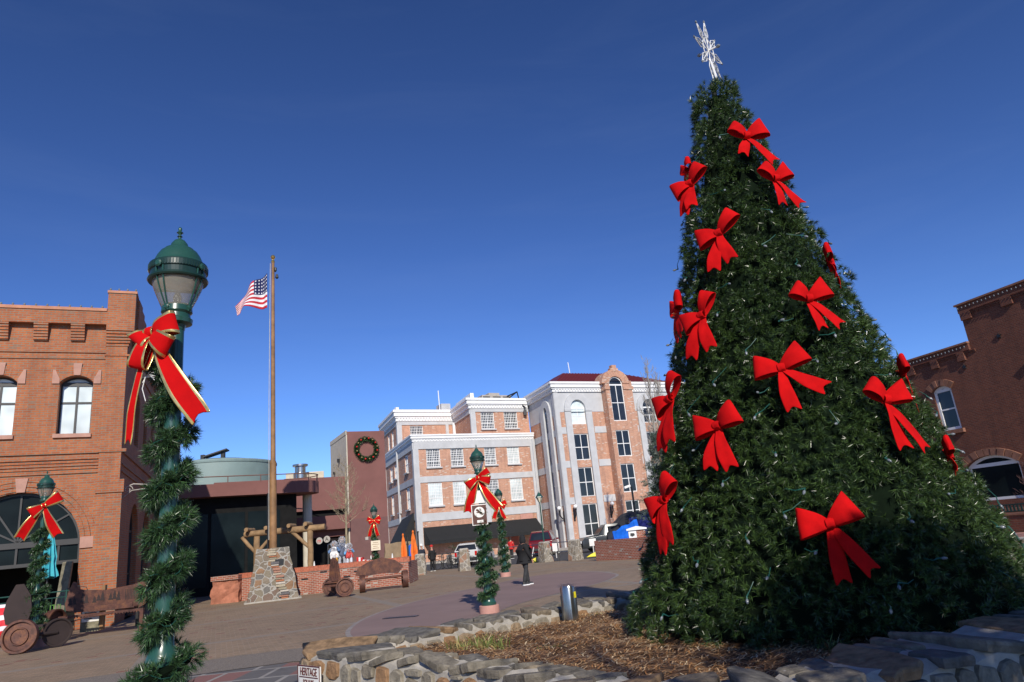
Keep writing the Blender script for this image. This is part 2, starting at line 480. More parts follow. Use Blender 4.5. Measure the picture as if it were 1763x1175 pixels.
def window(parent, F, ua, ub, za, zb, n, cols=2, rows=2, fm='winwhite', pm='glass', rise=0, fw_=.07, mw=.035, sill=None, rowpos=None, sillm='stucco'):
    """window frame part with its pane as a sub-part"""
    mb = MB(); zs_ = zb - rise; d0, d1 = n - .05, n + .03
    mb.fbox(F, ua, ub, d0, d1, za, za + fw_)
    mb.fbox(F, ua, ua + fw_, d0, d1, za + fw_, zs_); mb.fbox(F, ub - fw_, ub, d0, d1, za + fw_, zs_)
    if rise > 0:
        A = arcpts(ua, ub, zb, rise); B = arcpts(ua + fw_, ub - fw_, zb - fw_, rise * (1 - fw_ * 2 / (ub - ua)))
        for i in range(len(A) - 1):
            mb.prism(F, [B[i], B[i + 1], A[i + 1], A[i]], d0, d1)
        mb.fbox(F, ua + fw_, ub - fw_, d0, d1 - .004, zs_ - mw, zs_ + mw)
    else: mb.fbox(F, ua + fw_, ub - fw_, d0, d1, zb - fw_, zb)
    ztop = zs_ if rise else zb - fw_
    for i in range(1, cols):
        u = ua + (ub - ua) * i / cols; w_ = mw * (1.7 if cols > 2 and i * 2 == cols else 1)
        mb.fbox(F, u - w_ / 2, u + w_ / 2, d0, d1 - .008, za + fw_, ztop)
    rp = rowpos if rowpos else [i / rows for i in range(1, rows)]
    for q in rp:
        z = za + (ztop - za) * q
        mb.fbox(F, ua + fw_, ub - fw_, d0, d1 - .012, z - mw / 2, z + mw / 2)
    if sill: mb.fbox(F, ua - sill, ub + sill, n, n + .30, za - .14, za - .003, 1)
    w = mb.build('window', [MT[fm], MT[sillm]], parent)
    pb = MB(); pts = [(ua + .01, za + .01), (ub - .01, za + .01)]
    if rise: pts += [(a, b) for a, b in arcpts(ua + .02, ub - .02, zb - .02, rise)][::-1]
    else: pts += [(ub - .01, zb - .01), (ua + .01, zb - .01)]
    pb.prism(F, pts, n - .03, n - .015)
    p = pb.build('pane', MT[pm], w, loc=world_loc(parent))
    return w

def cornice(mb, F, u0, u1, z0, z1, out=.35, mi=0, dent=True, n=0, l=0.0, r=0.0):
    """stepped white moulding; l, r = how far the ends run past"""
    h = z1 - z0
    st = [(0, .28, .35), (.28, .42, .55), (.42, .78, .8), (.78, 1.0, 1.0)]
    for a, b, k in st:
        mb.fbox(F, u0 - l * out * k, u1 + r * out * k, n - .05, n + out * k, z0 + h * a, z0 + h * b, mi)
    if dent:
        k = int((u1 - u0) / .34)
        for i in range(k):
            u = u0 + (i + .25) * (u1 - u0) / k
            mb.fbox(F, u, u + .17, n + out * .35, n + out * .5, z0 + h * .1, z0 + h * .28, mi)

def text_mesh(name, body, size, mat, parent, loc, rot, scale=(1, 1, 1)):
    cu_ = bpy.data.curves.new(name, 'FONT'); cu_.body = body; cu_.size = size; cu_.extrude = .003; cu_.align_x = 'CENTER'; cu_.align_y = 'CENTER'
    tmp = bpy.data.objects.new('tmp', cu_); COL.objects.link(tmp); bpy.context.view_layer.update()
    me = bpy.data.meshes.new_from_object(tmp.evaluated_get(bpy.context.evaluated_depsgraph_get()))
    bpy.data.objects.remove(tmp); me.materials.clear(); me.materials.append(mat)
    o = bpy.data.objects.new(name, me); COL.objects.link(o); o.parent = parent; o.location = loc; o.rotation_euler = rot; o.scale = scale
    return o

# ------------------------------------------------------------------ ground
def sheet(name, pts, z, mat, label=None):
    mb = MB(); mb.add([(x, y, z) for x, y in pts], [tuple(range(len(pts)))])
    o = mb.build(name, mat); o['kind'] = 'structure'
    if label: o['label'] = label
    return o

def paver_mat():
    m, nt, b = newmat('brick_pavers')
    g = nt.nodes.new('ShaderNodeNewGeometry')
    mp = nt.nodes.new('ShaderNodeMapping'); mp.inputs['Rotation'].default_value = (0, 0, R(-24)); L(nt, g.outputs['Position'], mp.inputs[0])
    def grid(bw, bh, thr, vec):
        sep = nt.nodes.new('ShaderNodeSeparateXYZ'); L(nt, vec, sep.inputs[0])
        row = math_(nt, 'FLOOR', math_(nt, 'DIVIDE', sep.outputs[1], bh))
        colm = math_(nt, 'FLOOR', math_(nt, 'ADD', math_(nt, 'DIVIDE', sep.outputs[0], bw), math_(nt, 'MULTIPLY', math_(nt, 'MODULO', row, 2), .5)))
        cb = nt.nodes.new('ShaderNodeCombineXYZ'); L(nt, row, cb.inputs[0]); L(nt, colm, cb.inputs[1])
        w = nt.nodes.new('ShaderNodeTexWhiteNoise'); w.noise_dimensions = '2D'; L(nt, cb.outputs[0], w.inputs['Vector'])
        return w.outputs[0]
    br = nt.nodes.new('ShaderNodeTexBrick'); L(nt, mp.outputs[0], br.inputs['Vector'])
    br.inputs['Scale'].default_value = 1; br.inputs['Brick Width'].default_value = .22; br.inputs['Row Height'].default_value = .11
    br.inputs['Mortar Size'].default_value = .007; br.inputs['Mortar Smooth'].default_value = .2
    br.inputs['Color1'].default_value = (.232, .167, .102, 1); br.inputs['Color2'].default_value = (.282, .206, .129, 1); br.inputs['Mortar'].default_value = (.32, .26, .20, 1)
    w = grid(.22, .11, 0, mp.outputs[0])
    big = noise(nt, .25, 6, g.outputs['Position']); fine = noise(nt, 9, 5, g.outputs['Position'])
    c = mix(nt, .7, br.outputs['Color'], ramp(nt, w, [(0, (.8, .8, .8)), (1, (1.15, 1.1, 1.1))]), 'MULTIPLY')
    patch = math_(nt, 'GREATER_THAN', noise(nt, .6, 2, g.outputs['Position']), .5)
    c = mix(nt, math_(nt, 'MULTIPLY', math_(nt, 'GREATER_THAN', w, .972), patch), c, (.20, .055, .04))
    c = mix(nt, .75, c, ramp(nt, big, [(.3, (.82, .8, .8)), (.6, (1.1, 1.08, 1.05))]), 'MULTIPLY')
    c = mix(nt, .4, c, ramp(nt, fine, [(.3, (.75, .75, .75)), (.7, (1.15, 1.15, 1.15))]), 'MULTIPLY')
    # broad concrete bands crossing the brickwork
    sp = nt.nodes.new('ShaderNodeSeparateXYZ'); L(nt, mp.outputs[0], sp.inputs[0])
    fx = math_(nt, 'LESS_THAN', math_(nt, 'PINGPONG', math_(nt, 'ADD', sp.outputs[0], 1.3), 3.2), .16)
    fy = math_(nt, 'LESS_THAN', math_(nt, 'PINGPONG', math_(nt, 'ADD', sp.outputs[1], 0.9), 3.2), .16)
    band = math_(nt, 'MAXIMUM', fx, fy)
    c = mix(nt, band, c, mix(nt, .5, (.25, .205, .15), ramp(nt, fine, [(.3, (.19, .16, .13)), (.7, (.31, .26, .22))])))
    L(nt, c, b.inputs['Base Color']); b.inputs['Roughness'].default_value = .8
    bump(nt, b, math_(nt, 'SUBTRACT', fine, br.outputs['Fac']), .35, .006)
    return m

MT['pavers'] = paver_mat()
MT['mauveconc'] = simple('mauve_concrete', (.235, .160, .142), .85, var=.12, scale=.7, bmp=.15)
MT['whiteline'] = simple('pale_edging', (.27, .24, .22), .85)
MT['soil'] = simple('soil', (.07, .05, .035), .95, bmp=.5)
MT['slate'] = brick_mat('square_slabs', (.16, .15, .14), (.13, .125, .12), (.33, .31, .28), .85, .85, .05, odd=((.23, .11, .09), .62))
MT['aggregate'] = simple('pebble_aggregate', (.19, .16, .13), .95, var=.5, scale=60, bmp=.6)

sheet('ground', [(-1500, -300), (1500, -300), (1500, 3000), (-1500, 3000)], -.016, MT['asphalt'])
sheet('plaza', [(-60, -30), (60, -30), (60, 28), (22, 34), (3.2, 42.2), (-2.2, 45.6), (-8.5, 50.5), (-16, 56.5), (-60, 80)], 0, MT['pavers'])
circ = [(-0.91, 17.37), (-0.12, 19.4), (1.21, 21.6), (2.05, 23.1), (2.62, 24.7), (2.85, 26.3), (2.35, 29.0), (1.1, 30.6), (-0.4, 29.9), (-1.6, 27.6), (-2.92, 25.1), (-4.0, 22.3), (-4.45, 19.3), (-4.35, 17), (-3.95, 15.3), (-3.27, 14.0), (-2.3, 12.6), (-.8, 11.0), (.6, 12.0), (-.6, 15)]
def smooth_loop(P, k=4):
    out = []; n = len(P)
    for i in range(n):
        p0, p1, p2, p3 = [Vector((*P[(i + j - 1) % n], 0)) for j in range(4)]
        for t in [q / k for q in range(k)]:
            v = .5 * ((2 * p1) + (-p0 + p2) * t + (2 * p0 - 5 * p1 + 4 * p2 - p3) * t * t + (-p0 + 3 * p1 - 3 * p2 + p3) * t ** 3)
            out.append((v.x, v.y))
    return out
cs = smooth_loop(circ)
cen = Vector((-1.0, 20.5, 0))
sheet('path_edging', [(cen.x + (x - cen.x) * 1.03, cen.y + (y - cen.y) * 1.012) for x, y in cs], .004, MT['whiteline'])
sheet('path', cs, .008, MT['mauveconc'])
# slab strip and aggregate strip in front of the lamp
sheet('slab_path', [(-9.5, 11.2), (-6.1, 11.9), (-4.3, 12.35), (-2.0, 11.5), (-2.0, 8.0), (-12, 6.5)], .004, MT['slate'])
sheet('aggregate_strip', [(-9.6, 11.2), (-6.15, 11.9), (-4.2, 12.4), (-2.8, 11.8), (-2.3, 12.6), (-4.3, 14.15), (-5.7, 13.9), (-7.4, 13.2), (-10, 12.3)], .009, MT['aggregate'])
# far pavement of the street with its kerb
o_ = MB(); P6 = [(-30, 62.5), (-9.5, 66.5), (1.5, 68.2), (4.4, 66.3), (30, 79), (30, 110), (-30, 110)]
o_.add([(x, y, .12) for x, y in P6] + [(x, y, -.02) for x, y in P6], [tuple(range(7))] + [(i, i + 7, (i + 1) % 7 + 7, (i + 1) % 7) for i in range(7)])
sw = o_.build('sidewalk', MT['concrete']); sw['kind'] = 'structure'
# drain covers on the plaza
for (x, y, w, rz, lb) in ((-3.45, 18.15, .9, -.25, 'long dark drain cover set in the mauve paving'),):
    o = MB().box((x, y, .014), (w, .22, .012), rz).build('drain_cover', MT['black'], loc=(x, y, 0)); tag(o, lb, 'drain cover')

# ------------------------------------------------------------------ brick building on the left
LB = Fr((-15.38, 26), 65); LS = Fr((-15.38, 26), 158); LS.n = -LS.n
tb = thing('brick_building', 'orange brick two storey building with corbelled parapet and big arch behind the left lamps', 'building', (-15.38, 26, 0))
mb = MB()
ops = []
for c in (-1.65, -4.1, -6.55, -9.0): ops.append((c - .55, c + .55, 7.0, 9.26, .27))
ops.append((-5.05, -1.15, 0.0, 4.9, 1.9))
ops.append((-11.0, -7.1, 0.0, 4.9, 1.9))
wall(mb, LB, -13, 0, 0, 11.1, 0, ops, .42)
mb.quad(LB.p(-13, 0, 11.1), LB.p(0, 0, 11.1), LB.p(0, 0, 12.0), LB.p(-13, 0, 12.0))
# side wall with a row of openings in shadow
sops = [(-u - 1.1, -u, 7.0, 9.3, .3) for u in (3, 5.6, 8.2, 10.8, 13.4)] + [(-u - 2.4, -u, 0.0, 4.6, 1.1) for u in (3, 7, 11)]
wall(mb, LS, -17, 0, 0, 11.9, 0, sops, .3)
mb.quad(LS.p(-17, 0, 0), LS.p(-17, 0, 11.9), LS.p(-17, -12, 11.9), LS.p(-17, -12, 0))
mb.quad(LS.p(-17, 0, 11.6), LS.p(0, 0, 11.6), LB.p(-13, 0, 11.6), LB.p(-13, -17, 11.6))
# corner pier on both faces, with a stepped cap
mb.fbox(LB, -.73, .002, -.1, .10, 5.2, 10.45)
mb.fbox(LB, -.73, .10, -.1, .10, 0, 4.72)
mb.fbox(LB, -.77, .16, -.1, .15, 4.72, 5.2)
for i, z in enumerate((10.45, 10.57, 10.69, 10.81, 10.93)):
    mb.fbox(LB, -.75 - .0 * i, .04 + i * .045, -.1, .13 + i * .035, z, z + .085)
    mb.fbox(LB, -.73, .03 + i * .04, -.1, .10 + i * .03, z + .085, z + .12)
mb.fbox(LB, -.76, .22, -.5, .30, 11.05, 12.62)
# overhanging parapet on brackets
mb.fbox(LB, -13, -.76, -.28, .27, 11.3, 11.84)
for c in (-1.73, -2.94, -4.2, -5.45, -6.7, -7.95, -9.2):
    for i in range(6):
        z = 10.64 + i * .11; w = .235; o = .10 + i * .028
        mb.fbox(LB, c - w, c + w, -.02, o + .02, z + .03, z + .11); mb.fbox(LB, c - w + .01, c + w - .01, -.02, o - .02, z, z + .03)
# string courses
for z, h, o in ((10.18, .08, .05), (9.93, .07, .04), (6.24, .1, .07), (6.02, .08, .06), (5.90, .05, .04), (5.78, .05, .045), (5.66, .05, .04), (5.50, .06, .05)):
    mb.fbox(LB, -13, -.735, -.02, o, z, z + h)
mb.fbox(LB, -.775, .17, -.1, .14, 6.24, 6.36)
mb.fbox(LB, -.76, .15, -.1, .13, 10.04, 10.12)
# same courses down the side
for z, h, o in ((11.3, .55, .3), (10.18, .08, .05), (6.24, .1, .07), (5.78, .05, .05), (5.5, .06, .05)):
    mb.fbox(LS, -17, -.2, -.02, o, z, z + h)
for i in range(12):
    c = -1.2 - i * 1.25
    for j in range(4): mb.fbox(LS, c - .22, c + .22, -.02, .09 + j * .06, 10.64 + j * .165, 10.64 + j * .165 + .13)
# brick tower pieces stepping up behind the corner
for i, (a, b, z) in enumerate(((-1.2, -.25, 12.55), (-2.0, -1.2, 12.45), (-2.8, -2.0, 12.3), (-3.5, -2.8, 12.1))):
    mb.fbox(LS, a, b, -.3, .3 - i * .02, 11.86, z)
# arch rings and a brick ring round windows
for c in (-1.65, -4.1, -6.55, -9.0):
    A = arcpts(c - .55, c + .55, 9.27, .27); B = arcpts(c - .68, c + .68, 9.62, .36)
    for i in range(16):
        mb.prism(LB, [A[i], A[i + 1], B[i + 1], B[i]], -.02, .035 if i % 2 else .028)
for c in (-3.1, -9.05):
    for r_in, r_out, th in ((1.955, 2.10, .03), (2.12, 2.28, .045), (2.30, 2.45, .035)):
        for i in range(26):
            a, b = math.pi * i / 26, math.pi * (i + 1) / 26
            zc = 2.98
            mb.prism(LB, [(c - math.cos(a) * r_in, zc + math.sin(a) * r_in), (c - math.cos(b) * r_in, zc + math.sin(b) * r_in),
                          (c - math.cos(b) * r_out, zc + math.sin(b) * r_out), (c - math.cos(a) * r_out, zc + math.sin(a) * r_out)], -.02, th + (.008 if i % 2 else 0))
mb.build('wall', MT['brickL'], tb)
# stone trim, each stone a part
def stone(name, kind, *a):
    g = MB(); (g.prism if kind == 'p' else g.fbox)(LB, *a); g.build(name, MT['sandstone'], tb)
for c in (-1.65, -4.1, -6.55, -9.0):
    stone('keystone', 'p', [(c - .11, 9.27), (c + .11, 9.27), (c + .145, 9.74), (c - .145, 9.74)], -.02, .07)
    for s in (-1, 1):
        pts = [(c + s * .56, 8.94), (c + s * .80, 8.94), (c + s * .80, 9.48), (c + s * .72, 9.48), (c + s * .56, 9.12)]
        stone('springer_stone', 'p', pts if s > 0 else pts[::-1], -.02, .05)
    stone('sill', 'b', c - .63, c + .60, -.25, .09, 6.85, 6.995)
for c in (-3.1, -9.05):
    stone('keystone', 'p', [(c - .12, 4.9), (c + .13, 4.9), (c + .2, 5.4), (c - .19, 5.4)], -.02, .09)
    for s in (-1, 1): stone('springer_stone', 'b', c + s * 2.17 - .22, c + s * 2.17 + .22, -.02, .06, 2.79, 3.19)
MT['terracotta'] = simple('terracotta_coping', (.46, .20, .11), .7)
cb = MB(); cb.fbox(LB, -13, -.78, -.32, .31, 11.84, 11.96); cb.fbox(LB, -.79, .26, -.54, .34, 12.62, 12.72)
cb.build('parapet_coping', MT['terracotta'], tb)
for i, c in enumerate((-1.65, -4.1, -6.55, -9.0)):
    window(tb, LB, c - .55, c + .55, 7.0, 9.26, -.35, 2, 2, 'windark', 'blindw', .27, .06, .075, rowpos=[.63])
for o in sops: window(tb, LS, *o[:4], -.25, 2, 2, 'windark', 'glass', o[4], .06, .05)
for c in (-3.1, -9.05):
    w = MB()
    A = arcpts(c - 1.94, c + 1.94, 4.89, 1.89, 20)
    B = arcpts(c - 1.86, c + 1.86, 4.80, 1.8, 20)
    for i in range(20): w.prism(LB, [B[i], B[i + 1], A[i + 1], A[i]], -.3, -.2)
    w.fbox(LB, c - 1.94, c + 1.94, -.32, -.17, 2.96, 3.16); w.fbox(LB, c - 1.94, c + 1.94, -.3, -.18, 2.30, 2.42)
    for k in range(7):
        u = c - 1.94 + k * (3.88 - .07) / 6; w.fbox(LB, u, u + .07, -.3, -.19, 2.42, 2.96)
    for a in (60, 90, 120, 33, 147):
        ca, sa = math.cos(R(a)), math.sin(R(a)); q = .03
        w.prism(LB, [(c - q * sa, 3.16 + q * ca), (c + q * sa, 3.16 - q * ca), (c + 1.85 * ca + q * sa, 3.16 + 1.66 * sa - q * ca), (c + 1.85 * ca - q * sa, 3.16 + 1.66 * sa + q * ca)], -.29, -.21)
    wo = w.build('arch_window', MT['windark'], tb)
    pb = MB(); pb.prism(LB, [(c - 1.93, 2.3), (c + 1.93, 2.3)] + [(a, b) for a, b in arcpts(c - 1.93, c + 1.93, 4.88, 1.88, 20)][::-1], -.28, -.26)
    pb.build('pane', MT['shop'], wo, loc=world_loc(tb))
    d = MB(); d.fbox(LB, c - 1.95, c + 1.95, -3.2, -3.1, 0, 4.9); d.fbox(LB, c - 2.0, c - 1.95, -3.2, -.3, 0, 4.9); d.fbox(LB, c + 1.95, c + 2.0, -3.2, -.3, 0, 4.9); d.fbox(LB, c - 2, c + 2, -3.2, -.3, 4.9, 4.95)
    d.build('porch_interior', MT['darkwall'], tb)  # depth shade of the porch is in the near-black colour
# bulbs along the parapet
st = thing('light_string', 'row of small white bulbs on top of the left building parapet', 'string lights', LB.p(-6, 0, 11.96))
bb = MB()
for i in range(30):
    u = -.95 - i * .37
    b_ = MB(); q = LB.p(u, .2, 11.96); b_.lathe([(.012, 0), (.03, .03), (.045, .07), (.03, .11), (.004, .13)], q, 8); b_.build('bulb', MT['bulb'], st)
for i in range(4):
    b_ = MB(); q = LB.p(-.7 + i * .3, .25, 12.72); b_.lathe([(.012, 0), (.03, .03), (.045, .07), (.03, .11), (.004, .13)], q, 8); b_.build('bulb', MT['bulb'], st)
c_ = MB(); c_.tube([LB.p(-.85, .2, 11.97), LB.p(-12, .2, 11.97)], .012, 5); c_.build('cord', MT['wire'], st)
# scroll bracket on the side wall
s_ = MB(); q = LS.p(-.9, .02, 5.0)
def LSp(n, z): return LS.p(-.9, n, z)
s_.tube([LSp(.0, 4.95), LSp(.35, 5.1), LSp(.8, 5.05), LSp(1.3, 4.75), LSp(1.5, 4.5)], .025, 6)
s_.tube([LSp(.0, 4.6), LSp(.3, 4.85), LSp(.8, 4.9), LSp(1.2, 4.75)], .02, 6)
s_.tube([LSp(.18 + .16 * (1 - t / 14) * math.cos(t * .7), 4.9 + .16 * (1 - t / 14) * math.sin(t * .7)) for t in range(13)], .018, 6)
tag(s_.build('scroll_bracket', MT['concrete'], loc=LS.p(-.9, 0, 4.8)), 'pale scrolled iron bracket on the shaded side of the left brick building', 'bracket')

# ------------------------------------------------------------------ brick building on the right
RS = 1.3
def rz_(z): return 1.65 + (z - 1.65) * RS
RB = Fr((22.1, 31.2), 160)
tr = thing('brick_building', 'dark red brick building with stepped parapet at the right edge', 'building', (22.1, 31.2, 0))
mb = MB()
ru = lambda u: u * RS
wz = (ru(-2.68), ru(-1.9), rz_(3.92), rz_(5.60), .22)
ar = (ru(-2.15), ru(-.2), rz_(1.25), rz_(2.80), .42)
ops = [wz, ar, (ru(-5.2), ru(-4.4), rz_(3.92), rz_(5.6), .22), (ru(-5.6), ru(-3.6), rz_(1.25), rz_(2.8), .42), (ru(1.2), ru(2.0), rz_(3.92), rz_(5.6), .22)]
wall(mb, RB, -9, 6, 0, rz_(6.3), 0, ops, .25)
mb.fbox(RB, -9, 6, -.3, 0, rz_(6.3), rz_(6.55))
# low part: parapet with corbelled recesses
mb.fbox(RB, -9, ru(-.72), -.3, .12, rz_(6.62), rz_(6.86))
for c in (-5.4, -4.3, -3.2, -2.12, -1.0):
    mb.fbox(RB, ru(c - .28), ru(c + .02), -.1, .12, rz_(6.3), rz_(6.62))
for i in range(3):
    mb.fbox(RB, -9, ru(-.55), -.1, .03 + .03 * i, rz_(6.50) + i * .05, rz_(6.50) + i * .05 + .04)
mb.fbox(RB, ru(-.72), 6, -.3, 0, rz_(6.55), rz_(8.0))
mb.fbox(RB, ru(-.74), 6, -.32, .12, rz_(8.0), rz_(8.28))
for c in (-.35, .98 + .22, 2.3):
    mb.fbox(RB, ru(c - .36), ru(c + .04), -.1, .12, rz_(7.72), rz_(8.0))
for i in range(3):
    mb.fbox(RB, ru(-.7), 6, -.1, .03 + .03 * i, rz_(7.88) + i * .05, rz_(7.88) + i * .05 + .04)
mb.quad(RB.p(-9, 0, 0), RB.p(-9, 0, rz_(6.6)), RB.p(-9, -14, rz_(6.6)), RB.p(-9, -14, 0))
mb.quad(RB.p(-9, -.3, rz_(6.5)), RB.p(6, -.3, rz_(6.5)), RB.p(6, -14, rz_(6.5)), RB.p(-9, -14, rz_(6.5)))
mb.fbox(RB, -9, 6, -.1, .2, 0, rz_(.78))
mb.build('wall', MT['brickR'], tr)
MT['browntrim'] = simple('brown_sandstone', (.23, .105, .065), .85, var=.25, bmp=.6, bscale=8)
mb = MB()
def arch_blocks(c, w, zb, rise, h, n, k=9):
    A = arcpts(c - w, c + w, zb, rise, k); B = arcpts(c - w - h * .8, c + w + h * .8, zb + h, rise + h * .25, k)
    for i in range(k):
        j = .92
        a0 = (A[i][0] * j + A[i + 1][0] * (1 - j), A[i][1]); 
        t = .05
        P0 = [A[i][q] + (A[i + 1][q] - A[i][q]) * t for q in (0, 1)]; P1 = [A[i][q] + (A[i + 1][q] - A[i][q]) * (1 - t) for q in (0, 1)]
        Q0 = [B[i][q] + (B[i + 1][q] - B[i][q]) * t for q in (0, 1)]; Q1 = [B[i][q] + (B[i + 1][q] - B[i][q]) * (1 - t) for q in (0, 1)]
        mb.prism(RB, [P0, P1, Q1, Q0], -.02, .10 + .05 * rnd.random())
for o in ops:
    c, w = (o[0] + o[1]) / 2, (o[1] - o[0]) / 2
    arch_blocks(c, w + .02, o[3] + .01, o[4], .32, 0, 9 if w > .8 else 7)
    if w < .8: mb.fbox(RB, o[0] - .15, o[1] + .15, -.1, .16, o[2] - .2, o[2] - .01)
mb.fbox(RB, -9, 6, -.1, .3, rz_(.78), rz_(.95))
mb.build('stone_trim', MT['browntrim'], tr)
mb = MB(); mb.fbox(RB, -9, ru(-.70), -.34, .2, rz_(6.865), rz_(6.93)); mb.fbox(RB, ru(-.8), 6, -.34, .2, rz_(8.285), rz_(8.35))
mb.build('parapet_coping', MT['browntrim'], tr)
for o in ops:
    if o[1] - o[0] > 1.5:
        window(tr, RB, o[0], o[1], o[2], o[3], -.15, 1, 1, 'winwhite', 'shop', o[4], .12, .08)
    else:
        window(tr, RB, o[0], o[1], o[2], o[3], -.1, 1, 2, 'winwhite', 'glass', o[4], .13, .07, rowpos=[.52])
for u, z in ((.42, 6.79), (-1.13, 6.07)):
    mb = MB(); q = RB.p(ru(u), .05, rz_(z)); pts = []
    for k in range(10):
        a = R(36 * k + 18); r_ = .13 if k % 2 == 0 else .055; pts.append((r_ * math.cos(a), r_ * math.sin(a)))
    F2 = Fr(RB.p(ru(u)), 160); mb.prism(F2, [(x, rz_(z) + y) for x, y in pts], 0, .06); mb.build('wall_anchor', MT['black'], tr)
b_ = MB()
b_.fbox(RB, ru(.1), ru(.55), .02, .06, rz_(1.75), rz_(2.42)); b_.fbox(RB, ru(.06), ru(.6), .0, .03, rz_(1.70), rz_(2.47))
tag(b_.build('notice_board', MT['signwhite'], loc=RB.p(ru(.3), 0, rz_(2))), 'pale notice board on the dark brick wall at the right edge', 'notice board')
st = thing('light_string', 'line of small bulbs along the stepped parapet of the right building', 'string lights', RB.p(0, 0, 10))
for i in range(34):
    if i < 18: q = RB.p(ru(-3.5) + i * .205, .22, rz_(6.76))
    else: q = RB.p(ru(-.65) + (i - 18) * .205, .22, rz_(8.18))
    b_ = MB(); b_.lathe([(.012, .03), (.024, .0), (.03, -.03), (.004, -.06)], q, 6); b_.build('bulb', MT['bulb'], st)

# ------------------------------------------------------------------ hotel: left wing
HA = (-11.14, 69.78)
H1 = Fr(HA, 60); HS = Fr(HA, 158)
th = thing('hotel_building', 'pale brick and grey stucco hotel with white cornices and an arched brick bay', 'building', (0, 72, 0))
br = MB(); st_ = MB(); co = MB()
rows = [(9.33, 11.2), (5.45, 7.75)]
wu = [(1.35, 2.9), (4.08, 5.58), (8.04, 9.45), (10.82, 12.36)]
ops = [(a, b, z0, z1) for z0, z1 in rows for a, b in wu]
wall(br, H1, 0, 14.4, 0, 12.0, 0, ops, .15)
st_.fbox(H1, 0, .5, -.1, .10, 0, 11.2)
st_.fbox(H1, 13.75, 14.4, -.1, .10, 0, 11.2)
st_.fbox(H1, .5, 13.75, -.1, .07, 3.98, 4.75); st_.fbox(H1, .5, 13.75, -.1, .07, 7.80, 8.42)
st_.fbox(H1, 0, 14.4, -.1, .105, 11.2, 11.97)
cornice(co, H1, 0, 14.3, 11.97, 12.68, .36, dent=True, l=1)
# side wall
sw_ = [(-4.4, -2.8, 9.25, 11.1), (-10.3, -8.9, 9.3, 10.85), (-12.9, -11.5, 9.15, 10.8), (-4.4, -2.8, 5.45, 7.7), (-12.8, -11.4, 5.45, 7.6), (-8.8, -7.4, 5.45, 7.65)]
wall(br, HS, -16, 0, 0, 12.0, 0, sw_, .15)
st_.fbox(HS, -.55, .1, -.1, .09, 0, 11.2); st_.fbox(HS, -16, -15.3, -.1, .09, 0, 11.2)
st_.fbox(HS, -15.3, -.55, -.1, .06, 4.2, 4.85); st_.fbox(HS, -15.3, -.55, -.1, .06, 7.75, 8.4); st_.fbox(HS, -16, 0, -.1, .095, 11.2, 11.97)
cornice(co, HS, -16, 0, 11.97, 12.68, .36, dent=False, r=1)
# terrace floor
br.quad(H1.p(0, 0, 12.4), H1.p(14.4, 0, 12.4), H1.p(14.4, -9, 12.4), H1.p(1.35, -9, 12.4))
# set back upper floor
U = HS.p(-7.36); HU = Fr(U, 60); HUs = Fr(U, 158)
uo = [(1.5, 3.05, 13.2, 14.95)]
wall(br, HU, 0, 8, 12.4, 15.4, 0, uo, .15)
st_.fbox(HU, 0, .5, -.1, .09, 12.4, 15.05); st_.fbox(HU, 0, 8, -.1, .092, 15.05, 15.47); st_.fbox(HU, 5.9, 6.25, -.1, .12, 12.4, 15.05)
cornice(co, HU, 0, 7.4, 15.47, 16.75, .5, l=1)
uso = [(-3.6, -2.5, 12.95, 14.8), (-5.9, -4.9, 12.95, 14.8)]
wall(br, HUs, -9.5, 0, 12.4, 15.4, 0, uso, .15)
st_.fbox(HUs, -.5, .09, -.1, .08, 12.4, 15.05); st_.fbox(HUs, -9.5, 0, -.1, .085, 15.05, 15.47)
cornice(co, HUs, -9.5, 0, 15.47, 16.75, .5, dent=False, r=1)
br.quad(HU.p(0, 0, 16.3), HU.p(8, 0, 16.3), HU.p(8, -9, 16.3), HU.p(1.35, -9, 16.3))
# right upper block, nearly flush with the front
HV = Fr(H1.p(7.1, -.8), 60); HVs = Fr(H1.p(7.1, -.8), 158)
vo = [(1.27, 2.93, 13.35, 15.24), (4.18, 5.9, 13.38, 15.28)]
wall(br, HV, 0, 7.4, 12.4, 15.4, 0, vo, .15)
wall(br, HVs, -7, 0, 12.4, 15.4, 0, (), .15)
st_.fbox(HV, 0, .62, -.1, .09, 12.4, 15.25); st_.fbox(HV, 0, 7.4, -.1, .093, 15.25, 15.62); st_.fbox(HVs, -7, 0, -.1, .085, 15.05, 15.62)
cornice(co, HV, 0, 7.3, 15.62, 16.75, .5, l=1); cornice(co, HVs, -6.6, 0, 15.62, 16.75, .5, dent=False, r=1)
co.fbox(HVs, -5.4, 0.3, -.5, -.1, 16.75, 17.3)
co.fbox(HU, -.1, .25, -.4, .1, 16.75, 17.1)
br.quad(HV.p(.1, -.1, 16.3), HV.p(7.4, -.1, 16.3), HV.p(7.4, -9, 16.3), HV.p(1.4, -9, 16.3))
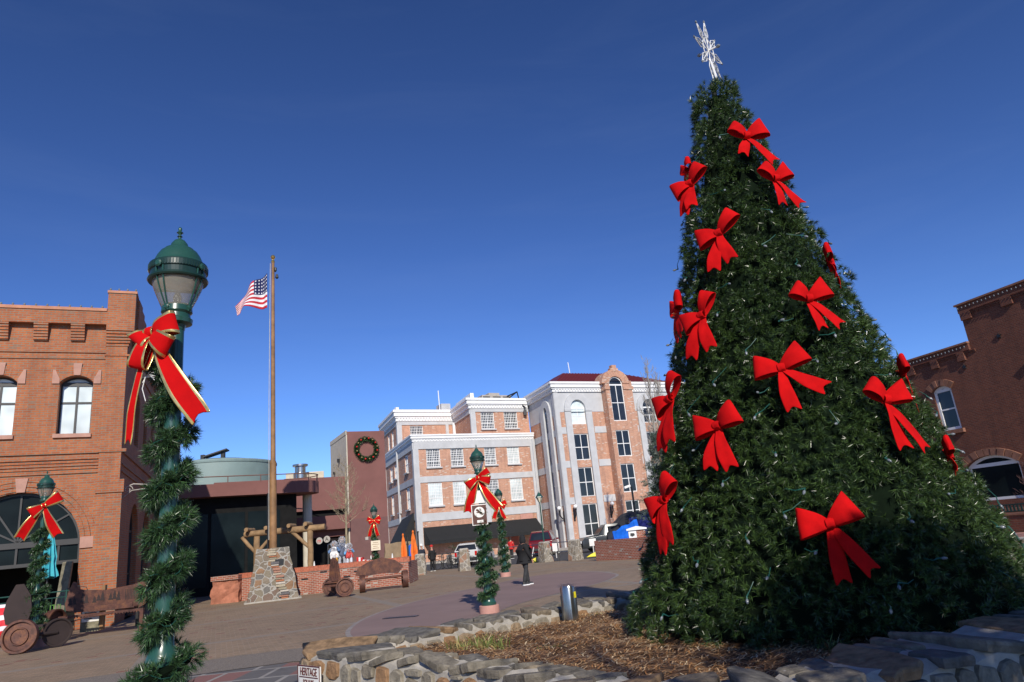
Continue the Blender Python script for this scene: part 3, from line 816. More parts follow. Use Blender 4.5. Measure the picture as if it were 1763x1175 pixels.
# ---- bay tower
B0 = Fr((3.09, 70.9), 64).p(.8); HB = Fr(B0, 64); HBs = Fr(B0, 158)
BL = 19.0
a1 = (1.78, 3.60); pr = (6.4, 8.2)
bops = [(a1[0], a1[1], 12.46, 15.1, .9), (a1[0], a1[1], 8.68, 11.45), (a1[0], a1[1], 4.93, 7.93), (a1[0], a1[1], 1.0, 4.2)]
a2 = (11.05, 12.9)
bops += [(a2[0], a2[1], 12.46, 15.1, .9), (a2[0], a2[1], 8.68, 11.45), (a2[0], a2[1], 4.93, 7.93), (a2[0], a2[1], 1.0, 4.2)]
wall(br, HB, 0, BL, 0, 13.8, 0, [o for o in bops if o[3] < 13.8] + [(a1[0], a1[1], 12.46, 13.8), (a2[0], a2[1], 12.46, 13.8)], .25)
wall(st_, HB, 0, BL, 13.8, 16.0, .03, [(a1[0], a1[1], 13.8, 15.1, .9), (a2[0], a2[1], 13.8, 15.1, .9)], .28)
for z in (11.48, 7.95, 4.25):
    for a, b in ((.45, 1.0), (4.5, 6.0), (9.5, 10.2), (13.8, BL)): st_.fbox(HB, a, b, -.1, .06, z, z + .70)
    for a, b in (a1, a2): st_.fbox(HB, a + .002, b - .002, -.2, -.02, z - .02, z + .76)
st_.fbox(HB, -.05, .45, -.1, .10, 0, 16.0)
for c in (a1, a2):
    st_.fbox(HB, c[0] - .75, c[0], -.1, .16, 0, 13.95); st_.fbox(HB, c[1], c[1] + .75, -.1, .16, 0, 13.95)
    m_ = (c[0] + c[1]) / 2; w_ = (c[1] - c[0]) / 2
    for i in range(18):
        a, b = math.pi * i / 18, math.pi * (i + 1) / 18
        st_.prism(HB, [(m_ - math.cos(a) * w_, 14.1 + math.sin(a) * 1.0), (m_ - math.cos(b) * w_, 14.1 + math.sin(b) * 1.0), (m_ - math.cos(b) * (w_ + .72), 14.1 + math.sin(b) * 1.75), (m_ - math.cos(a) * (w_ + .72), 14.1 + math.sin(a) * 1.75)], -.05, .18)
    for s in (c[0] - .78, c[1] - .03): st_.fbox(HB, s, s + .8, 0, .24, 13.85, 14.1)
cornice(co, HB, 0, BL, 15.95, 17.0, .55, l=1)
# bay side
so = [(-2.85, -1.9, 1.0, 14.75, .5)]
wall(br, HBs, -7.2, 0, 0, 13.5, 0, [(-2.85, -1.9, 1.0, 13.5)], .25)
wall(st_, HBs, -7.2, 0, 13.5, 16.0, .02, [(-2.85, -1.9, 13.5, 14.75, .5)], .27)
st_.fbox(HBs, -.5, .05, -.1, .09, 0, 15.9)
st_.fbox(HBs, -3.75, -2.85, -.1, .2, 0, 14.0); st_.fbox(HBs, -1.9, -1.05, -.1, .2, 0, 14.0)
for i in range(12):
    a, b = math.pi * i / 12, math.pi * (i + 1) / 12; m_ = -2.37
    st_.prism(HBs, [(m_ - math.cos(a) * .48, 14.0 + math.sin(a) * .75), (m_ - math.cos(b) * .48, 14.0 + math.sin(b) * .75), (m_ - math.cos(b) * 1.3, 14.0 + math.sin(b) * 1.5), (m_ - math.cos(a) * 1.3, 14.0 + math.sin(a) * 1.5)], -.05, .2)
for z in (11.3, 7.85, 4.2):
    for a, b in ((-1.05, -.5), (-7.2, -3.75)): st_.fbox(HBs, a, b, -.1, .05, z, z + .68)
    st_.fbox(HBs, -2.85, -1.9, -.22, -.05, z, z + .7)
cornice(co, HBs, -7.2, 0, 15.95, 17.0, .55, dent=True, r=1)
# brick pier
HP = Fr(HB.p(5.95, 1.0), 64)      # u 0..3.35 on the front
pu0, pu1 = 0.0, 3.45; q0, q1 = .50, 2.25
pops = [(q0, q1, 12.55, 17.45, .9), (q0, q1, 8.75, 11.55), (q0, q1, 5.0, 7.96), (q0, q1, 2.2, 4.17), (q0, q1, .3, 1.9)]
wall(br, HP, pu0, pu1, 0, 17.0, 0, pops[1:] + [(q0, q1, 12.55, 17.0)], .25)
# arched gable of the pier
m_ = (q0 + q1) / 2; w_ = (q1 - q0) / 2
for i in range(24):
    a, b = math.pi * i / 24, math.pi * (i + 1) / 24
    ro = 1.78; hz = 1.55
    br.prism(HP, [(m_ - math.cos(a) * w_ , 16.7 + math.sin(a) * .78), (m_ - math.cos(b) * w_, 16.7 + math.sin(b) * .78), (m_ - math.cos(b) * ro, 16.7 + math.sin(b) * hz), (m_ - math.cos(a) * ro, 16.7 + math.sin(a) * hz)], -1.6, .06 + (.02 if i % 2 else 0))
br.fbox(HP, m_ - .28, m_ + .28, -.4, .12, 18.1, 18.75); br.fbox(HP, m_ - .5, m_ + .5, -.38, .1, 18.0, 18.4)
br.fbox(HP, -.12, q0, -1.2, .12, 16.0, 16.35); br.fbox(HP, q1, 3.57, -1.2, .12, 16.0, 16.35)
br.quad(HP.p(0, -1.1, 0), HP.p(0, 0, 0), HP.p(0, 0, 17), HP.p(0, -1.1, 17)); br.quad(HP.p(pu1, 0, 0), HP.p(pu1, -1.1, 0), HP.p(pu1, -1.1, 17), HP.p(pu1, 0, 17))
for z0, z1 in ((11.58, 12.52), (7.99, 8.72), (4.2, 4.97)): st_.fbox(HP, q0 + .002, q1 - .002, -.2, -.03, z0, z1)
# left wing body roof / rear and mass behind so nothing is open
br.quad(HB.p(0, -.2, 16.6), HB.p(BL, -.2, 16.6), HB.p(BL, -14, 16.6), HB.p(0, -14, 16.6))
br.quad(HB.p(BL, 0, 0), HB.p(BL, -14, 0), HB.p(BL, -14, 16.6), HB.p(BL, 0, 16.6))
br.build('wall', MT['brickH'], th); st_.build('stucco_trim', MT['stucco'], th); co.build('cornice', MT['white'], th)
# maroon hip roof
rf = MB(); ra = [HB.p(.6, -.6, 17.0), HB.p(BL - .6, -.6, 17.0), HB.p(BL - .6, -12, 17.0), HB.p(.6, -12, 17.0)]
rt = [HB.p(4.4, -5.2, 19.4), HB.p(12.5, -5.2, 19.4), HB.p(12.5, -7.5, 19.4), HB.p(4.4, -7.5, 19.4)]
rf.add(ra + rt, [(0, 1, 5, 4), (1, 2, 6, 5), (2, 3, 7, 6), (3, 0, 4, 7), (4, 5, 6, 7)])
for i in range(46):
    t = i / 45; p0 = ra[0].lerp(ra[1], t); 
    u = .6 + (BL - 1.2) * t
    if u < 4.4: tt = (u - .6) / 3.8
    elif u > 12.5: tt = (BL - .6 - u) / (BL - .6 - 12.5)
    else: tt = 1
    p1 = HB.p(u, -.6 - 4.6 * tt, 17 + 2.4 * tt)
    if tt > .03: rf.tube([p0 + Vector((0, 0, .03)), p1 + Vector((0, 0, .03))], .035, 4)
rf.build('roof', MT['metalroof'], th)
# windows
for k, (z0, z1) in enumerate(rows):
    for i, (a, b) in enumerate(wu):
        bl = (k == 1 and i in (0, 1)) or (k == 1 and i == 3) or (k == 0 and i == 3)
        window(th, H1, a, b, z0, z1, -.1, 8, 6, 'winwhite', 'blind' if bl else 'glass', 0, .08, .045, sill=.1, rowpos=[.14, .33, .36, .49, .62, .75, .88])
for o in vo: window(th, HV, *o, -.1, 8, 6, 'winwhite', 'glass', 0, .08, .045, sill=.1, rowpos=[.17, .34, .38, .53, .69, .84])
for o in uo: window(th, HU, *o, -.1, 8, 6, 'winwhite', 'glass', 0, .06, .04, rowpos=[.17, .34, .5, .67, .84])
for o in sw_: window(th, HS, *o, -.1, 2, 2, 'winwhite', 'blind', 0, .1, .06, sill=.1)
for o in uso: window(th, HUs, *o, -.1, 2, 2, 'winwhite', 'blind', 0, .1, .06)
for o in bops:
    window(th, HB, *o[:4], -.12, 2, 2, 'winwhite', 'blindw' if len(o) > 4 and o[0] < 5 else 'glass', o[4] if len(o) > 4 else 0, .09, .08, rowpos=[.5] if o[3] != 4.2 else [.39])
for z0, z1, rs in ((12.0, 14.73, .5), (8.55, 11.3, 0), (4.9, 7.85, 0), (1.0, 4.2, 0)):
    window(th, HBs, -2.84, -1.91, z0, z1, -.15, 1, 2, 'winwhite', 'glass', rs, .07, .07)
for o in pops:
    window(th, HP, *o[:4], -.12, 2, 2, 'winwhite', 'glass', o[4] if len(o) > 4 else 0, .09, .08)
# ground floor bits
d = MB(); d.fbox(H1, 10.0, 11.2, .02, .08, 0.1, 2.6); d.build('door', simple('red_brown_door', (.33, .09, .06), .6), th)
pn = MB(); pn.fbox(H1, 11.7, 13.2, .02, .06, 3.3, 3.95); pn.build('blank_sign_panel', MT['pink'], th)
dp = MB(); dp.tube([HS.p(-7.7, .14, 12.2), HS.p(-7.6, .16, 11.9), HS.p(-7.6, .14, 4.4), HS.p(-7.6, .14, .3)], .11, 8)
dp.build('downpipe', MT['stucco'], th); dp = MB(); dp.tube([H1.p(14.1, .2, 12), H1.p(14.1, .2, .3)], .09, 8)
dp.build('downpipe', MT['stucco'], th)
dp = MB(); dp.tube([HU.p(6.9, .3, 15.2), HU.p(6.9, .3, 12.5)], .22, 10); dp.build('roof_pipe', MT['white'], th)
# awning
aw = MB()
A0, A1 = .55, 13.6
V = [H1.p(A0, .07, 3.4), H1.p(A1, .07, 3.4), H1.p(A1, 1.6, 2.05), H1.p(A0, 1.6, 2.05), H1.p(A0, 1.6, 1.72), H1.p(A1, 1.6, 1.72), H1.p(A0, .07, 1.75), H1.p(A1, .07, 1.75)]
aw.add(V, [(3, 2, 1, 0), (4, 5, 2, 3), (6, 4, 3, 0), (5, 7, 1, 2), (6, 7, 5, 4)])
tag(aw.build('awning', MT['awning'], loc=H1.p(7, 0, 2.5)), 'long black canvas awning over the hotel ground floor', 'awning')
aw = MB()
V = [HS.p(-7.2, .1, 4.6), HS.p(-1.0, .1, 5.0), HS.p(-1.0, 1.5, 2.4), HS.p(-7.2, 1.5, 2.2), HS.p(-7.2, 1.5, 1.7), HS.p(-1.0, 1.5, 1.8), HS.p(-7.2, .1, 1.7), HS.p(-1.0, .1, 1.8)]
aw.add(V, [(3, 2, 1, 0), (4, 5, 2, 3), (6, 4, 3, 0), (5, 7, 1, 2), (6, 7, 5, 4)])
tag(aw.build('awning', MT['awning'], loc=HS.p(-4, 0, 3)), 'black canvas awning on the narrow left side of the hotel above the orange umbrellas', 'awning')
# globe lamps
for (F, u, z, lb) in ((HBs, -.75, 3.9, 'white globe wall lamp left of the hotel corner, above the railing'), (HB, .75, 3.9, 'white globe wall lamp just right of the hotel corner'), (HB, 5.15, 3.9, 'white globe wall lamp beside the tall brick bay')):
    t = thing('wall_lamp', lb, 'wall lamp', F.p(u, .1, z), 'globe lamps on the hotel')
    g = MB(); g.lathe([(.02, -.2), (.12, -.17), (.2, -.08), (.22, 0), (.2, .1), (.12, .18), (.01, .21)], F.p(u, .5, z + .1), 12); g.build('globe', MT['white'], t, smooth=True)
    g = MB(); g.tube([F.p(u, .05, z - .9), F.p(u, .2, z - 1.0), F.p(u, .5, z - .6), F.p(u, .5, z - .1)], [.05, .06, .07, .09], 6); g.fbox(F, u - .09, u + .09, .02, .08, z - 1.3, z - .2); g.build('bracket', MT['black'], t)
# roof kit
t = thing('air_conditioner', 'grey rooftop air conditioning unit on the hotel roof', 'air conditioner', HV.p(4.5, -3, 16.3))
g = MB(); g.fbox(HV, 2.9, 6.7, -4.4, -2.4, 16.5, 17.75); g.fbox(HV, 3.9, 5.3, -4.2, -2.6, 17.752, 18.05); g.build('casing', MT['concrete'], t, bevel=.03)
g = MB()
for i in range(9):
    for a, b in ((3.0, 3.9), (4.3, 5.3), (5.6, 6.6)): g.fbox(HV, a, b, -2.4, -2.37, 16.65 + i * .11, 16.7 + i * .11)
g.build('louvres', MT['windark'], t)
t = thing('antenna', 'thin white antenna on the hotel roof beside a small grey hut', 'antenna', HU.p(6, -3, 16.3))
g = MB(); g.tube([HU.p(6.2, -2, 16.4), HU.p(6.15, -2, 19.6)], .06, 6); g.build('mast', MT['white'], t)
g = MB(); g.fbox(HU, 6.6, 7.8, -4, -2.4, 16.3, 18.1); g.build('roof_hut', MT['stucco'], t)
g = MB(); g.tube([HB.p(6.0, -6.2, 19.3), HB.p(5.9, -6.2, 21)], .05, 6); tag(g.build('antenna', MT['white'], loc=HB.p(6, -6.2, 19.3)), 'thin white antenna on the maroon roof ridge', 'antenna')
g = MB(); c0 = HBs.p(-6.6, .6, 15.6); g.tube([c0, c0 + Vector((-.6, 0, .7)), c0 + Vector((-.8, 0, 2.0)), c0 + Vector((-2.0, .6, 1.7))], .09, 6); g.tube([c0 + Vector((-.8, 0, 2.0)), c0 + Vector((-2.4, .6, 1.1))], .07, 6); g.box(c0 + Vector((-.1, 0, -.5)), (.35, .4, .6))
tag(g.build('camera_boom', MT['black'], loc=c0), 'black bent metal boom at the junction of the hotel roofs', 'metal boom')

# ------------------------------------------------------------------ mauve building
MF = Fr((-20.5, 42.5), 58)
tm = thing('mauve_building', 'mauve stucco building with a curved roof terrace and tall blank tower', 'building', (-16, 46, 0))
TF = Fr((-15.8, 52), 62)
mb = MB()
t0, t1 = 2.40, 5.45
TS = Fr(TF.p(t0), 152)
mb.fbox(TF, t0, t1, -5.6, 0, 0, 10.85)
mb.fbox(TF, -7, t0 - .002, -5, -.6, 5.0, 7.45)
mb.fbox(TF, -2, t0 - .002, -4, -.3, 3.0, 4.5)
tw = mb.build('tower', MT['mauve'], tm)
p = MB(); p.fbox(TF, t0 + .003, t1 - .003, .0, .012, .0, 4.15); p.build('paint_patch', MT['mauve2'], tm)
mb = MB()
mb.fbox(TS, -5.6, .03, -.05, .03, 0, 10.9)
mb.fbox(TS, -5.6, .03, -.05, .06, 10.6, 10.93)
mb.build('side_wall', MT['cream'], tm)
g = MB(); g.box(TS.p(-2.3, .12, 8.9), (.2, .2, .3)); g.box(TS.p(-4, .12, 8.1), (.15, .2, .2)); g.build('vent', MT['black'], tm)
# curved terrace slab
pts = [MF.p(u, 0) for u in [-14 + i for i in range(20)]]
endc = MF.p(6.2, -1.6); 
for i in range(13):
    a = R(90 - i * 15)
    pts.append(endc + MF.d * (1.9 * math.cos(a)) + MF.n * (1.6 * math.sin(a)))
pts.append(MF.p(6.0, -9)); pts.append(MF.p(-14, -9))
mb = MB(); k = len(pts)
mb.add([(q.x, q.y, 6.65) for q in pts] + [(q.x, q.y, 5.88) for q in pts], [tuple(range(k))[::-1], tuple(range(k, 2 * k))] + [(i, (i + 1) % k, (i + 1) % k + k, i + k) for i in range(k)])
mb.build('terrace_slab', MT['mauve'], tm)
rl = MB(); rp = [q + Vector((0, 0, 7.12)) - MF.n * .15 for q in pts[:-2]]
rl.tube(rp, .035, 6)
for i in range(0, len(rp), 2): rl.tube([rp[i], rp[i] - Vector((0, 0, .5))], .03, 6)
rl.build('railing', simple('brown_pipe_rail', (.16, .08, .06), .5), tm)
# shopfront under the slab, recess shade painted in as near-black
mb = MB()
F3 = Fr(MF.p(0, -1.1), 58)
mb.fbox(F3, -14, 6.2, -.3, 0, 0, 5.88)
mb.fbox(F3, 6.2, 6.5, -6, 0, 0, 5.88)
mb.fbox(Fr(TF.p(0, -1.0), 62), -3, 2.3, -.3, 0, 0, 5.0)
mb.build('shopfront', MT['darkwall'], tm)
pb = MB()
for i in range(8): pb.fbox(F3, -12 + i * 2.2, -12 + i * 2.2 + 2.0, .02, .05, .5, 4.9)
pb.build('shop_glass', MT['shop'], tm)
cl = MB(); cl.tube([MF.p(7.6, -2.6, 0), MF.p(7.6, -2.6, 5.9)], .32, 12); cl.build('column', MT['cream'], tm)
# upper balcony edge beside the tower
bl = MB(); bl.fbox(TF, -3.4, t0 - .01, -.6, .45, 3.5, 4.5); bl.build('balcony', MT['mauve'], tm)
# signs
for i, (x, z, lb, ch) in enumerate(((-12.6, 2.55, 'round white sign with a red letter m in the dark shopfront, left of the pair', 'm'), (-12.15, 2.6, 'round white sign with a dark mark in the dark shopfront, right of the pair', 'A'))):
    y = 42.0
    t = thing('round_sign', lb, 'sign', (x, y, z), 'pair of round shop signs')
    g = MB(); g.lathe([(.19, 0), (.2, .02), (.19, .04)], (x, y, z), 20, axis=(0, -1, 0)); g.build('disc', MT['concrete'], t)
    text_mesh('letter', ch, .3, MT['redcloth'] if i == 0 else MT['windark'], t, (0, -.05, 0), (R(90), 0, 0))
    g = MB(); g.tube([(x, y + .02, z), (x, y + 3.6, z)], .02, 5); g.build('bracket', MT['black'], t)
# steel tank
t = thing('storage_tank', 'big pale teal round tank on the roof behind the terrace', 'tank', (-27.5, 62, 0))
g = MB(); g.lathe([(4.9, 6), (4.9, 10.1), (4.85, 10.35), (3.0, 10.75), (.2, 10.95)], (-27.6, 62, 0), 48); g.build('tank_wall', MT['tank'], t, smooth=True)
g = MB(); g.lathe([(4.95, 10.15), (4.97, 10.3), (4.9, 10.42)], (-27.6, 62, 0), 48); g.build('rim', MT['tank'], t)
g = MB(); g.box((-27.0, 60, 11.25), (2.0, 1.2, .10), .2, tilt=Matrix.Rotation(.2, 3, 'Z') @ Matrix.Rotation(-.28, 3, 'Y')); g.box((-28.2, 60, 10.95), (.3, .3, .6)); g.box((-26.4, 60, 11.0), (.3, .3, .6)); g.build('roof_panel', MT['windark'], t)
g = MB(); g.lathe([(.55, 7.3), (.55, 8.25), (.42, 8.3), (.42, 8.75), (.6, 8.8), (.6, 8.95), (.1, 9.0)], (-18.1, 55.5, 0), 16)
tag(g.build('roof_vent', MT['steel'], loc=(-18.1, 55.5, 7.3), smooth=True), 'round silver vent cowl on the roof behind the terrace railing', 'roof vent')
g = MB(); g.box((-18.2, 57, 7.9), (3.0, 1.6, 1.0), .3); tag(g.build('roof_box', MT['cream'], loc=(-18.2, 57, 7.4), bevel=.05), 'low cream box on the roof behind the vent cowl', 'roof box')

# ------------------------------------------------------------------ foliage
NR = np.random.default_rng(11)
def norm(a): return a / np.maximum(np.linalg.norm(a, axis=1, keepdims=True), 1e-9)
def tufts(name, P, D, nl, length, width, twig, mat, parent=None, loc=None, a0=22, a1=75):
    n = len(P); D = norm(D)
    ref = np.where(np.abs(D[:, 2:3]) < .9, np.array([[0, 0, 1.]]), np.array([[1., 0, 0]]))
    X = norm(np.cross(ref, D)); Y = np.cross(D, X)
    t = NR.random((n, nl)) ** .6; ph = NR.random((n, nl)) * 2 * np.pi
    an = np.radians(a0 + (a1 - a0) * NR.random((n, nl))) * (1.15 - .5 * t)
    d = D[:, None] * np.cos(an)[..., None] + (X[:, None] * np.cos(ph)[..., None] + Y[:, None] * np.sin(ph)[..., None]) * np.sin(an)[..., None]
    b = P[:, None] + D[:, None] * (t * twig)[..., None]
    ln = length * (.65 + .55 * NR.random((n, nl)))
    sd = np.cross(d, NR.normal(size=d.shape)); sd /= np.maximum(np.linalg.norm(sd, axis=2, keepdims=True), 1e-9)
    tip = b + d * ln[..., None] + np.array([0, 0, -.12]) * (ln ** 1)[..., None]
    V = np.stack([b - sd * width / 2, b + sd * width / 2, tip + sd * width * .12], 2).reshape(-1, 3)
    off = np.array(world_loc(parent) if parent is not None else (loc if loc is not None else (0, 0, 0)))
    V = V - off
    me = bpy.data.meshes.new(name); nf = n * nl
    me.vertices.add(nf * 3); me.vertices.foreach_set('co', V.ravel())
    me.loops.add(nf * 3); me.loops.foreach_set('vertex_index', np.arange(nf * 3, dtype=np.int32))
    me.polygons.add(nf); me.polygons.foreach_set('loop_start', np.arange(0, nf * 3, 3, dtype=np.int32)); me.polygons.foreach_set('loop_total', np.full(nf, 3, dtype=np.int32))
    me.materials.append(mat); me.update(calc_edges=True); me.validate()
    o = bpy.data.objects.new(name, me); COL.objects.link(o)
    if parent is not None: o.parent = parent
    else: o.location = off
    return o

MT['fir'] = needle_mat('artificial_fir', (.013, .030, .010), (.060, .106, .029), .28)
MT['garland'] = needle_mat('garland_needles', (.012, .036, .014), (.046, .100, .036), .36)
MT['core'] = simple('painted_gap_shade', (.004, .009, .004), 1.0, var=.4, spec=.1)  # near-black colour stands in for shade between the needles

# ------------------------------------------------------------------ christmas tree
TC = Vector((3.47, 8.99, 0)); TZ0, TZ1 = .45, 7.66
def tree_r(z):
    q = (z - TZ0) / (TZ1 - TZ0)
    return 2.32 + (.36 - 2.32) * q - .12 * math.sin(math.pi * min(1, max(0, q)))
def tree_p(az, z, ex=0):
    """az: degrees, 0 towards the camera side (-y), positive to the right (+x)"""
    q = (z - TZ0) / (TZ1 - TZ0); a = R(az)
    return Vector((TC.x - .05 * q + (tree_r(z) + ex) * math.sin(a), TC.y - (tree_r(z) + ex) * math.cos(a), z))
tt = thing('christmas_tree', 'tall cone shaped artificial christmas tree in the stone planter', 'christmas tree', (3.32, 8.97, .45))
Pl, Dl = [], []
z = TZ0 + .02
while z < TZ1 + .02:
    r_ = tree_r(z); nb = max(6, int(2 * math.pi * r_ / .235))
    for k in range(nb):
        az = 360 * (k + rnd.random() * .7) / nb + z * 77; zz = z + rnd.uniform(-.11, .11)
        bo = rnd.gauss(0.0, .03) + (.10 if zz < .8 else 0)
        # some missing branches leave dark gaps
        if rnd.random() < .02: continue
        for j in range(16):
            dz, da = rnd.gauss(0, .075), rnd.gauss(0, .08)
            z2 = min(TZ1 + .1, max(.38, zz + dz)); a2 = az + math.degrees(da / max(r_, .3))
            dd = (dz * dz + da * da)
            ex = bo - 3.2 * dd + rnd.gauss(0, .02)
            p = tree_p(a2, z2, ex - .075)
            a = R(a2); nrm = Vector((math.sin(a), -math.cos(a), .24))
            tn = Vector((math.cos(a), math.sin(a), 0))
            d = nrm * .75 + tn * (da * 6) + Vector((0, 0, 1)) * (dz * 6 + .10) + Vector((rnd.gauss(0, .33), rnd.gauss(0, .33), rnd.gauss(0, .33)))
            Pl.append(p); Dl.append(d)
    z += .215
# crown of the tree
for i in range(170):
    a = rnd.random() * 360; r_ = .36 * math.sqrt(rnd.random()); q = R(a)
    Pl.append(Vector((TC.x - .05 + r_ * math.cos(q), TC.y + r_ * math.sin(q), 7.66 + rnd.uniform(-.05, .12)))); Dl.append(Vector((math.cos(q) * .7, math.sin(q) * .7, .8 + rnd.random())) + Vector((rnd.gauss(0, .3),) * 3))
tufts('foliage', np.array([tuple(p) for p in Pl]), np.array([tuple(p) for p in Dl]), 32, .076, .0064, .045, MT['fir'], tt, None, 18, 88)
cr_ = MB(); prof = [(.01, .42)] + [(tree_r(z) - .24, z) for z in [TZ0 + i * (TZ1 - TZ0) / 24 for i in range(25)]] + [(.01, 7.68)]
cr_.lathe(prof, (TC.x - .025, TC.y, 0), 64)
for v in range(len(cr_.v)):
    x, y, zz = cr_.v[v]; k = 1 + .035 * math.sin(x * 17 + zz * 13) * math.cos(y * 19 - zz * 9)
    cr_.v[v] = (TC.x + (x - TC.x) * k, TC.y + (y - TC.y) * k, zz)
cr_.build('gap_shade_core', MT['core'], tt, smooth=True)  # dark cone puts the shade of the branch gaps into its colour
fr_ = MB(); fr_.tube([(TC.x, TC.y, .3), (TC.x - .05, TC.y, 7.95)], [.1, .04], 8); fr_.build('trunk', MT['windark'], tt)

# string of frosted bulbs
ls = thing('light_string', 'teal wired string of frosted bulbs wound round the big christmas tree', 'string lights', TC)
for i in range(96):
    t = (i + .5) / 96; zz = .6 + 7.1 * (1 - math.sqrt(1 - t * .985)); az = (i * 47.3 + rnd.uniform(-9, 9)) % 220 - 110
    p = tree_p(az, zz, .055 + rnd.uniform(-.015, .02)); a = R(az); nrm = Vector((math.sin(a), -math.cos(a), 0))
    dn = (nrm * .5 + Vector((rnd.uniform(-.7, .7), 0, rnd.uniform(-1.1, .1)))).normalized()
    g = MB(); g.lathe([(.009, 0), (.015, .010), (.016, .024), (.011, .04), (.002, .05)], p, 8, axis=dn)
    q1 = p - dn * .03; q2 = q1 + Vector((math.cos(a), math.sin(a), 0)) * rnd.uniform(-.22, .22) + Vector((0, 0, rnd.uniform(-.02, .16)))
    g.tube([p + dn * .004, q1, q1.lerp(q2, .5) - Vector((0, 0, .02)), q2 - nrm * .06], [.009, .009, .004, .004], 5, mi=1); g.build('bulb', [MT['bulb'], MT['wire']], ls, smooth=True)

# snowflake star
so_ = Vector((3.46, 8.96, 8.52))
t = thing('snowflake_topper', 'white wire snowflake standing on the tip of the tree', 'tree topper', (3.44, 8.96, 7.95))
g = MB()
ax1 = Vector((.63, .777, 0)).normalized(); ax2 = Vector((.05, -.02, 1)).normalized()
bl_ = g
for k in range(8):
    a = R(45 * k) + .06; rl_ = .50 if k % 2 == 0 else .47
    d = ax1 * math.cos(a) + ax2 * math.sin(a); e = ax1 * -math.sin(a) + ax2 * math.cos(a)
    g.tube([so_, so_ + d * rl_], .007, 5)
    g.tube([so_ + d * .1, so_ + d * rl_ * .6 + e * .07, so_ + d * rl_ * 1.02], .0065, 5)
    g.tube([so_ + d * .1, so_ + d * rl_ * .6 - e * .07, so_ + d * rl_ * 1.02], .0065, 5)
    for f in (.45, .62, .8, 1.0):
        for s in (-1, 1):
            bl_.lathe([(.005, -.022), (.013, -.008), (.013, .012), (.004, .026)], so_ + d * rl_ * f + e * s * .05 * (1.15 - f), 6, 1, axis=d)
for k in range(16):
    a, b = R(22.5 * k), R(22.5 * (k + 1)); g.tube([so_ + (ax1 * math.cos(a) + ax2 * math.sin(a)) * .2, so_ + (ax1 * math.cos(b) + ax2 * math.sin(b)) * .2], .009, 5)
cross = ax1.cross(ax2)
g.tube([so_ - cross * .17, so_ + cross * .17], .014, 5)
for s in (-1, 1): bl_.lathe([(.01, -.03), (.026, -.01), (.026, .02), (.006, .04)], so_ + cross * .15 * s, 6, 1, axis=cross * s)
g.tube([so_ - ax2 * .15, Vector((3.50, 8.96, 7.95))], [.014, .02], 6)
g.tube([so_ + ax1 * .04 - ax2 * .18, Vector((3.51, 8.96, 7.95))], .012, 6)
g.build('wire_frame', [MT['winwhite'], MT['bulb']], t)

# ------------------------------------------------------------------ bows
def ribbon(mb, C, W, half, notch=0, gold=False, trim=.16):
    """ribbon along centre points C, W = width directions, half = half widths"""
    cols = [-1, -1 + trim, 0, 1 - trim, 1] if gold else [-1, -.5, 0, .5, 1]
    base = len(mb.v); n = len(C)
    for i in range(n):
        for c in cols:
            p = Vector(C[i]) + Vector(W[i]) * half[i] * c
            p.z += .007 * math.sin(i * 2.3 + c * 3.1 + base * .7) + .005 * math.sin(i * 1.1 - c * 5 + base)
            if i == n - 1 and notch:
                d = (Vector(C[-1]) - Vector(C[-2])).normalized(); p -= d * notch * (1 - abs(c))
            mb.v.append(tuple(p))
    for i in range(n - 1):
        for j in range(4):
            a = base + i * 5 + j
            mb.f.append((a, a + 1, a + 6, a + 5)); mb.m.append(1 if gold and j in (0, 3) else 0)

